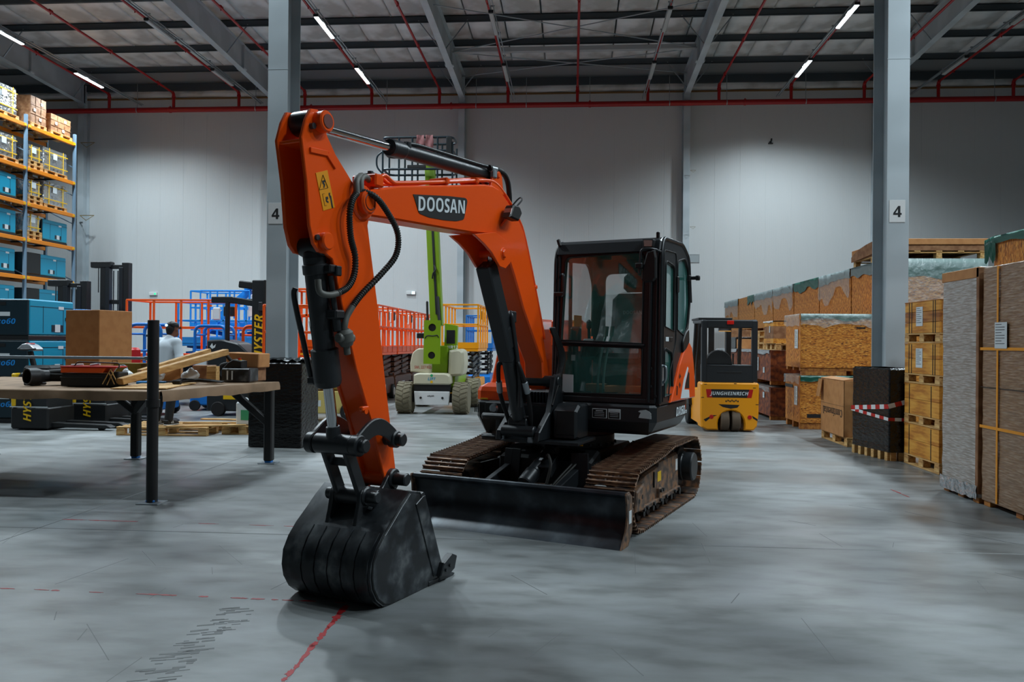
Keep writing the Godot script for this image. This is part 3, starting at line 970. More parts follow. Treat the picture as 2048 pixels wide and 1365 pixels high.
	hs.tube(curve([V(0.6, 0.52, -0.30), V(0.8, 0.41, -0.24), V(0.95, 0.29, -0.16)], 6), 0.012, 8)
	hs.tube(curve([V(0.80, 0.52, -0.06), V(0.88, 0.60, -0.12), V(0.95, 0.52, -0.18), V(1.0, 0.36, -0.16)], 6), 0.014, 8)
	part("blade_hoses", hs, mats.hose, ex).set_meta("kind", "stuff")
	var bl := group_part("dozer_blade", ex)
	var face := []
	for q in [Vector2(1.335, 0.41), Vector2(1.295, 0.36), Vector2(1.272, 0.29), Vector2(1.268, 0.22), Vector2(1.285, 0.15), Vector2(1.33, 0.085), Vector2(1.40, 0.03), Vector2(1.455, 0.0)]: face.append(q)
	var mb := B.new().strip(face, -0.022, -0.985, 0.985)
	part("mouldboard", mb, mats.blade, bl)
	part("cutting_edge", B.new().prism(P2([1.335, 0.098, 1.40, 0.036, 1.468, 0.0, 1.45, -0.0, 1.39, 0.02, 1.32, 0.085]), -0.99, 0.99, 0.002), mats.blade, bl)
	part("top_rail", B.new().prism(P2([1.335, 0.385, 1.345, 0.40, 1.335, 0.418, 1.27, 0.405, 1.235, 0.37, 1.26, 0.35]), -0.985, 0.985, 0.005), mats.blade, bl)
	for s in [-1.0, 1.0]:
		var ep := B.new().prism(P2([1.345, 0.42, 1.36, 0.40, 1.335, 0.33, 1.325, 0.22, 1.36, 0.12, 1.47, 0.0, 1.30, 0.0, 1.21, 0.10, 1.19, 0.25, 1.22, 0.38, 1.28, 0.42]), s * 0.985, s * 1.0, 0.002)
		boss(ep, Vector2(1.30, 0.385), s * 0.975, s * 1.004, 0.028)
		part("end_plate", ep, mats.rust, bl)
	part("white_label", B.new().bb(V(1.235, 0.17, -1.0025), V(1.295, 0.27, -1.0)), mats.paper, bl)
	for s in [-1.0, 1.0]:
		var arm := B.new()
		arm.prism(P2([0.5, 0.40, 0.55, 0.48, 1.24, 0.33, 1.26, 0.10, 1.15, 0.08]), 0.05 + s * 0.34 - 0.03, 0.05 + s * 0.34 + 0.03, 0.006)
		boss(arm, Vector2(0.56, 0.43), 0.05 + s * 0.34 - 0.05, 0.05 + s * 0.34 + 0.05, 0.06)
		part("push_arm", arm, mats.black, bl)
	part("back_beam", B.new().bb(V(1.12, 0.08, -0.4), V(1.26, 0.24, 0.5), 0.01), mats.black, bl)
	var bc := cylinder_part("blade_cylinder", ex, V(0.66, 0.62, -0.06), V(1.17, 0.27, 0.06), 0.74, 0.062, 0.03, mats.black, 0.045, 0.06)
	part("hose_guard", B.new().box(V(0.84, 0.545, -0.10), V(0.2, 0.012, 0.15), 0.003, Basis(V(0, 0, 1), -0.55)).box(V(0.86, 0.50, -0.17), V(0.2, 0.09, 0.01), 0.002, Basis(V(0, 0, 1), -0.55)), mats.black, bc)
	part("white_stickers", B.new().box(V(0.775, 0.607, -0.03), V(0.05, 0.004, 0.04), 0.0, Basis(V(0, 0, 1), -0.6)).box(V(0.86, 0.556, -0.045), V(0.03, 0.004, 0.03), 0.0, Basis(V(0, 0, 1), -0.6)), mats.paper, bc).set_meta("kind", "stuff")

func ex_body(ex: Node3D) -> void:
	# revolving frame: deck with a bevelled skirt
	var pl := P2([0.45, -0.90, 0.40, -0.955, -0.55, -0.965, -0.84, -0.90, -1.08, -0.72, -1.24, -0.40, -1.29, 0.0, -1.24, 0.40, -1.08, 0.70, -0.85, 0.85, 0.30, 0.86, 0.30, 0.36, 0.45, 0.30, 0.45, -0.30])
	var dk := B.new()
	loft(dk, [plan(pl, 0.765, -0.10), plan(pl, 0.80, -0.05), plan(pl, 0.885, 0.0), plan(pl, 1.015, 0.0), plan(pl, 1.035, -0.02)])
	part("deck_skirt", dk, mats.black, ex)
	# swing frame in front: box with recessed panel, base plate and the upright boom bracket
	var fr := B.new()
	fr.prism(P2([0.44, 0.72, 0.66, 0.72, 0.74, 0.74, 0.74, 0.98, 0.66, 1.035, 0.44, 1.035]), -0.33, -0.10, 0.02)
	fr.prism(P2([0.44, 0.70, 0.86, 0.69, 0.86, 0.715, 0.44, 0.735]), -0.40, 0.33, 0.006)
	part("swing_frame", fr, mats.black, ex)
	part("frame_panel", B.new().bb(V(0.735, 0.765, -0.315), V(0.748, 0.985, -0.135), 0.006), mats.dark, ex)
	var br := B.new()
	for z in [-0.075, 0.30]:
		br.prism(P2([0.42, 0.72, 0.98, 0.72, 0.96, 0.80, 0.74, 0.96, 0.66, 1.16, 0.62, 1.27, 0.56, 1.295, 0.50, 1.27, 0.46, 1.15, 0.42, 0.95]), z, z + 0.05, 0.008)
	boss(br, Vector2(0.55, 1.23), -0.09, 0.365, 0.05)
	br.bb(V(0.44, 0.72, -0.06), V(0.60, 1.02, 0.33), 0.02)
	boss(br, Vector2(0.93, 0.80), -0.02, 0.30, 0.05)
	part("boom_bracket", br, mats.black, ex)
	# right-hand front housing with lamp, vents and step bars
	var rp := P2([0.44, 0.44, 0.45, 0.80, 0.38, 0.86, -0.2, 0.88, -0.2, 0.44])
	var rh := B.new()
	loft(rh, [plan(rp, 0.66, -0.12), plan(rp, 0.72, -0.07), plan(rp, 0.86, 0.0), plan(rp, 1.0, 0.0), plan(rp, 1.02, -0.015)])
	part("front_housing", rh, mats.black, ex)
	part("lamp_bezel", B.new().bb(V(0.445, 0.885, 0.535), V(0.462, 1.005, 0.735), 0.01), mats.dark, ex)
	part("headlamp", B.new().lathe([Vector2(0.05, 0), Vector2(0.048, 0.008), Vector2(0.03, 0.015)], V(0.46, 0.945, 0.635), V(1, 0, 0), 20), mat(Color(0.62, 0.66, 0.68), 0.12, 0.6), ex)
	var vt := B.new()
	for k in 6: vt.bb(V(0.448, 0.90, 0.755 + k * 0.018), V(0.454, 0.98, 0.763 + k * 0.018))
	part("vent_slots", vt, mats.dark, ex).set_meta("kind", "stuff")
	var sp := B.new()
	for y in [0.875, 0.68]:
		sp.tube(rounded([V(0.36, y, 0.735), V(0.53, y, 0.735), V(0.53, y, 0.34), V(0.36, y, 0.34)], 0.05, 4), 0.02, 8)
	var sb := B.new()
	for y in [0.875, 0.68]: sb.bb(V(0.50, y - 0.032, 0.35), V(0.535, y + 0.032, 0.735), 0.012)
	sb.bb(V(0.505, 0.68, 0.53), V(0.53, 0.875, 0.58), 0.005)
	part("step_bars", sb, mats.black, ex)
	part("step_brackets", sp, mats.black, ex).set_meta("kind", "stuff")
	# orange hoods: lower lip and tall rounded cover, seen right of the boom
	var hp := P2([0.42, 0.42, 0.43, 0.80, 0.36, 0.87, -0.75, 0.87, -1.05, 0.68, -1.2, 0.36, -1.2, -0.05, -0.6, -0.06, -0.6, 0.30, 0.30, 0.30])
	var hd := B.new()
	loft(hd, [plan(hp, 1.025), plan(hp, 1.11, 0.0), plan(hp, 1.15, -0.02), plan(hp, 1.185, -0.09)])
	part("lower_hood", hd, mats.orange, ex)
	var tp := P2([0.20, 0.40, 0.21, 0.78, 0.14, 0.83, -0.70, 0.84, -0.95, 0.64, -1.05, 0.30, -1.05, 0.0, -0.62, 0.0, -0.6, 0.28, 0.1, 0.28])
	var th := B.new()
	loft(th, [plan(tp, 1.17, 0.02), plan(tp, 1.22, 0.0), plan(tp, 1.48, -0.05), plan(tp, 1.60, -0.09), plan(tp, 1.72, -0.14), plan(tp, 1.80, -0.2), plan(tp, 1.83, -0.24)])
	part("upper_hood", th, mats.orange, ex)
	part("amber_strip", B.new().bb(V(0.425, 1.028, 0.72), V(0.437, 1.042, 0.80)), mats.yellowline, ex)
	# cable and valve bundle between boom and cab
	var bd := B.new()
	for k in 5:
		bd.tube(curve([V(0.62 + k * 0.02, 1.02, -0.03 - k * 0.012), V(0.5, 1.3, -0.045 - 0.008 * k), V(0.50 - 0.03 * k, 1.48, -0.055), V(0.62 - k * 0.02, 1.72, -0.02)], 5), 0.013, 6)
	part("hose_bundle", bd, mats.rubber, ex).set_meta("kind", "stuff")
	var grl := B.new()
	for k in 7: grl.bb(V(0.42, 1.0, 0.05 + k * 0.032), V(0.46, 1.12, 0.065 + k * 0.032), 0.003)
	part("cooling_fins", grl, mats.iron, ex).set_meta("kind", "stuff")
	part("deck_cover", B.new().bb(V(0.2, 1.03, -0.05), V(0.42, 1.13, 0.30), 0.01), mats.dark, ex)
	part("red_cap", B.new().cyl(V(0.1, 1.55, 0.16), V(0.1, 1.80, 0.16), 0.035, -1, 14, 0.008).box(V(0.1, 1.70, 0.16), V(0.09, 0.05, 0.09), 0.01), mats.orange, ex)
	# orange rear side panel behind the cab door, with its pale emblem
	var sp2 := P2([0.045, 1.04, -0.105, 1.199, -0.26, 1.383, -0.40, 1.50, -0.52, 1.585, -0.62, 1.60, -0.72, 1.55, -0.79, 1.40, -0.85, 1.2, -0.86, 1.04])
	var sp3 := B.new().prism(sp2, -0.985, -0.93, 0.01)
	part("side_panel", sp3, mats.orange, ex)
	var cw := P2([-0.42, -0.6, -0.42, -0.93, -0.80, -0.94, -1.02, -0.74, -1.16, -0.42, -1.2, 0.0, -0.62, 0.0])
	var cwb := B.new()
	loft(cwb, [plan(cw, 1.03), plan(cw, 1.38), plan(cw, 1.52, -0.04), plan(cw, 1.58, -0.12)])
	part("counterweight", cwb, mats.orange, ex)
	part("panel_emblem", B.new().prism(P2([-0.286, 1.06, -0.393, 1.235, -0.54, 1.36, -0.57, 1.34, -0.45, 1.2, -0.42, 1.14, -0.60, 1.13, -0.62, 1.05]), -0.9875, -0.985), mats.paper, ex)
	part("emblem_core", B.new().prism(P2([-0.45, 1.15, -0.47, 1.2, -0.57, 1.31, -0.61, 1.29, -0.61, 1.145]), -0.9872, -0.985), mats.dark, ex)
	part("scuff_marks", B.new().prism(P2([-0.13, 1.10, -0.17, 1.10, -0.18, 1.18, -0.14, 1.19]), -0.9872, -0.985).prism(P2([-0.22, 1.20, -0.25, 1.22, -0.28, 1.19, -0.25, 1.16]), -0.9872, -0.985).prism(P2([-0.22, 1.27, -0.25, 1.3, -0.29, 1.27, -0.24, 1.25]), -0.9872, -0.985), mat(Color(0.30, 0.08, 0.03), 0.6), ex).set_meta("kind", "stuff")
	# model lettering on the skirt: pale DX, red numbers
	var lf := frame(V(-0.27, 0.945, -0.9665), V(-1, 0, 0))
	lettering("DX60", 0.085, mats.paper, ex, Transform3D(lf.basis, V(-0.36, 0.935, -0.967)), 1.15, 0.25)
	lettering("E", 0.045, mats.red, ex, Transform3D(lf.basis, V(-0.53, 0.962, -0.967)), 1.2, 0.2)
	lettering("ECO", 0.03, mats.paper, ex, Transform3D(lf.basis, V(-0.555, 0.915, -0.967)), 1.1, 0.2)
	# data plates and torn white sticker on the skirt under the cab
	for q in [[-0.438, 0.948, 0.14, 0.085, true], [-0.579, 0.947, 0.115, 0.09, false]]:
		part("data_plate", B.new().box(V(0.452, q[1], q[0]), V(0.006, q[3], q[2]), 0.001), mats.paper, ex)
		part("plate_face", B.new().box(V(0.4555, q[1] - (0.0 if q[4] else 0.012), q[0]), V(0.002, q[3] - (0.012 if q[4] else 0.035), q[2] - 0.014)), mats.dark, ex)
		var pr := B.new()
		for k in 4: pr.box(V(0.457, q[1] + 0.024 - k * 0.015, q[0]), V(0.001, 0.004 if k else 0.008, q[2] * (0.5 if k == 0 else 0.66)))
		part("plate_print", pr, mats.paper, ex).set_meta("kind", "stuff")
	part("torn_sticker", B.new().prism(P2([0.805, 0.925, 0.92, 0.918, 0.918, 0.965, 0.90, 0.985, 0.87, 0.998, 0.815, 0.99, 0.80, 0.98, 0.825, 0.97, 0.815, 0.955]), 0.450, 0.453, 0.0, Transform3D(Basis(V(0, 0, -1), V(0, 1, 0), V(1, 0, 0)), Vector3.ZERO)), mats.paper, ex)

func ex_cab(ex: Node3D) -> void:
	var cab := group_part("cab", ex)
	cab.set_meta("label", "black operator cab with tinted windows")
	var T := Transform3D(Basis(V(0, 0, -1), V(0, 1, 0), V(1, 0, 0)), Vector3.ZERO)   # profile x = to the machine's left, y = up, extruded forward
	# side panels with window openings (profile in x = forward, y = up)
	var side := P2([0.36, 1.035, 0.345, 1.6, 0.30, 2.40, 0.27, 2.47, 0.2, 2.52, -0.42, 2.53, -0.58, 2.48, -0.68, 2.38, -0.73, 2.2, -0.745, 2.0, -0.69, 1.8, -0.60, 1.6, -0.58, 1.035])
	var win := rounded(P2([0.19, 1.74, 0.17, 2.34, -0.13, 2.31, -0.13, 1.70]), 0.06)
	var low := rounded(P2([0.20, 1.10, 0.20, 1.55, -0.06, 1.50, -0.10, 1.12]), 0.05)
	var quarter := rounded(P2([-0.23, 1.72, -0.23, 2.37, -0.50, 2.42, -0.64, 2.32, -0.70, 2.0, -0.62, 1.76, -0.5, 1.66]), 0.05)
	var sl := B.new()
	plate(sl, side, [win, low, quarter], -0.96, -0.925)
	part("left_side", sl, mats.black, cab)
	var bigw := rounded(P2([0.22, 1.5, 0.2, 2.36, -0.5, 2.40, -0.64, 2.2, -0.62, 1.5]), 0.08)
	var sr := B.new()
	plate(sr, side, [bigw], 0.035, 0.065)
	part("right_side", sr, mats.black, cab)
	for w in [[win, "door_window"], [low, "lower_door_window"], [quarter, "quarter_window"]]:
		part(w[1], B.new().prism(w[0], -0.948, -0.942), mats.glass, cab)
		var gk := B.new()
		var loop := []
		for q in w[0]: loop.append(V(q.x, q.y, -0.962))
		gk.tube(loop, 0.008, 6, true)
		part("window_seal", gk, mats.rubber, cab)
	part("right_window", B.new().prism(bigw, 0.048, 0.054), mats.glass, cab)
	# front frame: upper opening, lower opening
	var fo := P2([0.965, 1.035, 0.965, 2.44, 0.92, 2.50, 0.0, 2.50, -0.05, 2.44, -0.065, 1.035])
	var up := rounded(P2([0.795, 1.585, 0.795, 2.41, 0.035, 2.395, 0.005, 1.61]), 0.06)
	var dn := rounded(P2([0.80, 1.125, 0.80, 1.545, 0.0, 1.565, -0.01, 1.115]), 0.03)
	var ff := B.new()
	# tilted: the foot of the front stands further out than its head
	var TF := Transform3D(Basis(V(0, 0, -1), V(-0.045, 1, 0).normalized(), V(1, 0.045, 0).normalized()), V(0.412, 0, 0))
	plate(ff, fo, [up, dn], -0.05, 0.0, TF)
	part("front_frame", ff, mats.black, cab)
	part("front_window", B.new().prism(up, -0.02, -0.014, 0.0, TF), mats.glass, cab)
	part("lower_front_window", B.new().prism(dn, -0.02, -0.014, 0.0, TF), mats.glass, cab)
	for w in [up, dn]:
		var loop := []
		for q in w: loop.append(TF * V(q.x, q.y, 0.004))
		part("window_seal", B.new().tube(loop, 0.009, 6, true), mats.rubber, cab)
	var rails := B.new()
	rails.tube([TF * V(-0.035, 1.06, 0.012), TF * V(-0.025, 2.40, 0.012)], 0.014, 8)
	rails.tube([TF * V(0.87, 1.06, 0.012), TF * V(0.87, 2.35, 0.012)], 0.014, 8)
	rails.tube([TF * V(0.925, 1.06, 0.006), TF * V(0.925, 2.42, 0.006)], 0.012, 8)
	part("front_rails", rails, mats.black, cab).set_meta("kind", "stuff")
	part("cross_rail", B.new().tube([TF * V(-0.02, 1.592, 0.008), TF * V(0.82, 1.567, 0.008)], 0.013, 8), mats.black, cab)
	part("sill", B.new().prism(P2([-0.05, 1.045, 0.93, 1.045, 0.93, 1.085, -0.05, 1.095]), 0.0, 0.018, 0.004, TF), mats.black, cab)
	var bo := B.new()
	for q in [[0.885, 1.36], [0.885, 1.2], [0.93, 1.115]]: bo.cyl(TF * V(q[0], q[1], 0.0), TF * V(q[0], q[1], 0.02), 0.016, -1, 10, 0.004)
	part("frame_bolts", bo, mats.rubber, cab).set_meta("kind", "stuff")
	# roof with a sloping front visor
	var rf := B.new()
	rf.prism(P2([0.335, 2.415, 0.30, 2.51, 0.22, 2.545, -0.42, 2.555, -0.6, 2.51, -0.66, 2.44, -0.6, 2.44, -0.4, 2.49, 0.2, 2.48, 0.29, 2.41]), -0.955, 0.05, 0.012)
	part("roof", rf, mats.black, cab)
	var rb := B.new()
	rb.tube(rounded([V(0.36, 1.05, -0.962), V(0.315, 2.40, -0.962), V(0.24, 2.535, -0.955), V(-0.42, 2.55, -0.955), V(-0.66, 2.44, -0.955), V(-0.745, 2.0, -0.955)], 0.08, 5), 0.02, 8)
	rb.tube(rounded([V(0.36, 1.05, 0.06), V(0.315, 2.40, 0.06), V(0.24, 2.535, 0.055), V(-0.42, 2.55, 0.055)], 0.08, 5), 0.02, 8)
	part("edge_tubes", rb, mats.black, cab).set_meta("kind", "stuff")
	var hk := B.new()
	hk.box(V(0.31, 2.53, 0.035), V(0.03, 0.07, 0.03), 0.006, Basis(V(1, 0, 0), 0.3)).box(V(0.22, 2.565, -0.90), V(0.03, 0.06, 0.03), 0.006)
	part("roof_clips", hk, mats.dark, cab).set_meta("kind", "stuff")
	# rear wall with window, floor
	var rw := B.new()
	plate(rw, P2([0.93, 1.035, 0.93, 2.46, -0.03, 2.46, -0.03, 1.035]), [rounded(P2([0.80, 1.6, 0.80, 2.3, 0.1, 2.3, 0.1, 1.6]), 0.08)], -0.62, -0.59, T)
	part("rear_wall", rw, mats.dark, cab)
	part("rear_window", B.new().prism(rounded(P2([0.80, 1.6, 0.80, 2.3, 0.1, 2.3, 0.1, 1.6]), 0.08), -0.61, -0.604, 0.0, T), mats.glass, cab)
	part("cab_floor", B.new().bb(V(-0.6, 1.03, -0.93), V(0.37, 1.07, 0.04)), mats.rubber, cab)
	part("sliding_pane_bar", B.new().bb(V(-0.02, 1.5, 0.03), V(0.0, 2.38, 0.06)), mats.dark, cab)
	# door: edge, handle, label
	var dr := B.new()
	dr.tube(rounded([V(0.25, 1.06, -0.962), V(0.235, 2.43, -0.962), V(-0.18, 2.44, -0.962), V(-0.185, 1.6, -0.962), V(0.02, 1.3, -0.962), V(0.05, 1.06, -0.962)], 0.06, 5), 0.006, 6)
	part("door_edge", dr, mats.rubber, cab)
	part("door_handle", B.new().tube(curve([V(0.27, 1.38, -0.965), V(0.29, 1.37, -1.0), V(0.29, 1.27, -1.0), V(0.26, 1.23, -0.965)], 5), 0.012, 8).box(V(0.27, 1.30, -0.965), V(0.05, 0.19, 0.012), 0.004), mats.galv, cab)
	part("door_label", B.new().bb(V(0.06, 1.605, -0.9635), V(0.16, 1.645, -0.96)), mats.paper, cab)
	part("door_latch", B.new().bb(V(-0.06, 1.605, -0.968), V(0.04, 1.645, -0.96), 0.004), mats.dark, cab)
	part("door_hinge", B.new().bb(V(-0.22, 2.07, -0.985), V(-0.16, 2.22, -0.96), 0.006), mats.dark, cab)
	part("fuel_cover", B.new().prism(rounded(P2([-0.40, 1.50, -0.37, 1.60, -0.47, 1.69, -0.60, 1.74, -0.62, 1.60, -0.5, 1.53]), 0.04), -0.985, -0.95, 0.008), mats.dark, cab)
	# mirror, grab handle, work light, stub on the rear edge
	var mi := B.new()
	mi.tube(rounded([V(0.34, 2.40, -0.96), V(0.44, 2.42, -0.92), V(0.47, 2.42, -0.82), V(0.47, 2.27, -0.81)], 0.04, 4), 0.011, 8)
	part("mirror_arm", mi, mats.black, cab)
	part("mirror_clamp", B.new().box(V(0.47, 2.27, -0.805), V(0.05, 0.05, 0.07), 0.01).cyl(V(0.47, 2.20, -0.81), V(0.47, 2.27, -0.81), 0.016, -1, 10), mats.dark, cab)
	part("mirror", B.new().prism(P2([0.87, 2.39, 0.94, 2.41, 0.955, 2.34, 0.955, 2.16, 0.93, 2.13, 0.85, 2.12, 0.82, 2.15, 0.83, 2.24]), 0.42, 0.465, 0.012, T), mats.dark, cab)
	part("grab_handle", B.new().tube(rounded([V(0.34, 2.225, -0.005), V(0.40, 2.225, -0.055), V(0.40, 2.02, -0.06), V(0.34, 2.02, -0.005)], 0.03, 4), 0.011, 8), mats.black, cab)
	part("handle_clip", B.new().box(V(0.36, 2.04, 0.01), V(0.03, 0.04, 0.1), 0.006), mats.dark, cab)
	var wl := B.new()
	wl.prism(rounded(P2([0.805, 2.44, 0.90, 2.435, 0.905, 2.515, 0.80, 2.52]), 0.015), 0.30, 0.37, 0.008, T)
	part("work_light", wl, mats.dark, cab)
	part("work_light_lens", B.new().prism(rounded(P2([0.818, 2.452, 0.888, 2.448, 0.892, 2.503, 0.813, 2.508]), 0.01), 0.37, 0.374, 0.0, T), mat(Color(0.75, 0.76, 0.74), 0.2, 0.5), cab)
	part("rear_stub", B.new().cyl(V(-0.66, 2.24, -0.95), V(-0.66, 2.24, -1.06), 0.018, -1, 10).cyl(V(-0.66, 2.24, -1.03), V(-0.66, 2.24, -1.07), 0.026, -1, 10, 0.005).box(V(-0.66, 2.24, -0.965), V(0.06, 0.06, 0.03), 0.006), mats.dark, cab)
	# inside: seat wrapped in film, headrest, console, levers, boxes, papers
	var se := B.new()
	se.box(V(-0.18, 1.42, -0.46), V(0.48, 0.14, 0.50), 0.05)
	se.box(V(-0.44, 1.78, -0.46), V(0.14, 0.62, 0.46), 0.06, Basis(V(0, 0, 1), 0.16))
	part("seat", se, mats.rubber, cab)
	part("headrest", B.new().box(V(-0.53, 2.2, -0.46), V(0.1, 0.2, 0.26), 0.04, Basis(V(0, 0, 1), 0.16)), mats.rubber, cab)
	part("seat_base", B.new().box(V(-0.2, 1.2, -0.46), V(0.4, 0.3, 0.42), 0.03), mats.dark, cab)
	lettering("DOOSAN", 0.035, mats.paper, cab, Transform3D(Basis(V(0, 0, -1), V(-0.16, 0.987, 0).normalized(), V(0.987, 0.16, 0).normalized()), V(-0.345, 1.89, -0.48)))
	var fi := B.new()
	var nf := noise(71, 3.0, 3)
	var gg := []
	for i in 12:
		var row := []
		for j in 12:
			var u := j / 11.0
			var w := i / 11.0
			row.append(V(0.09 - 0.02 * i * (1.0 if i < 5 else 0.0) - (0.0 if i < 5 else 0.10 + (i - 5) * 0.055) + 0.05 * nf.get_noise_2d(u * 2.0, w * 2.0), 1.28 + i * 0.045 + (0.0 if i < 5 else (i - 5) * 0.05) + 0.04 * nf.get_noise_2d(u * 2.0 + 9.0, w * 2.0), -0.2 - u * 0.54))
		gg.append(row)
	fi.grid(gg)
	part("seat_film", fi, mats.film, cab)
	for z in [-0.17, -0.75]:
		part("console", B.new().box(V(-0.1, 1.5, z), V(0.42, 0.16, 0.14), 0.03), mats.dark, cab)
		part("joystick", B.new().cyl(V(0.02, 1.55, z), V(0.04, 1.72, z), 0.016, -1, 8).box(V(0.04, 1.76, z), V(0.05, 0.1, 0.05), 0.02), mats.rubber, cab)
	for z in [-0.33, -0.385]:
		part("travel_lever", B.new().tube(curve([V(0.22, 1.08, z), V(0.23, 1.3, z - 0.01), V(0.20, 1.5, z - 0.03), V(0.14, 1.66, z - 0.05)], 5), 0.013, 8).cyl(V(0.14, 1.65, z - 0.05), V(0.125, 1.74, z - 0.055), 0.02, -1, 8), mat(Color(0.45, 0.60, 0.58), 0.35, 0.4), cab)
		part("pedal", B.new().box(V(0.2, 1.10, z + (0.1 if z > -0.35 else -0.1)), V(0.18, 0.02, 0.13), 0.006, Basis(V(0, 0, 1), 0.3)), mats.rubber, cab)
	part("monitor", B.new().box(V(0.2, 1.66, -0.10), V(0.07, 0.16, 0.1), 0.02).cyl(V(0.15, 1.2, -0.08), V(0.19, 1.6, -0.09), 0.03, -1, 10), mats.dark, cab)
	part("carton", B.new().bb(V(0.1, 1.075, -0.78), V(0.28, 1.19, -0.42), 0.004), mats.card, cab)
	part("carton", B.new().bb(V(0.05, 1.075, -0.38), V(0.2, 1.20, -0.2), 0.004), mats.card2, cab)
	part("green_tag", B.new().bb(V(0.281, 1.10, -0.77), V(0.284, 1.14, -0.66)), mat(Color(0.55, 0.85, 0.75), 0.6), cab)
	part("white_notice", B.new().prism(P2([0.028, 1.125, 0.138, 1.118, 0.136, 1.288, 0.028, 1.292]), -0.013, -0.010, 0.0, TF), mats.paper, cab)
	part("small_notice", B.new().prism(P2([0.105, 1.42, 0.145, 1.42, 0.145, 1.475, 0.105, 1.475]), -0.025, -0.022, 0.0, TF), mats.paper, cab)
	part("yellow_notice", B.new().bb(V(-0.30, 1.72, 0.040), V(-0.10, 1.86, 0.043)), mats.yellowline, cab)
	part("glove", B.new().box(V(0.12, 1.60, -0.2), V(0.08, 0.05, 0.12), 0.02, ry(0.4)), mats.paper, cab)

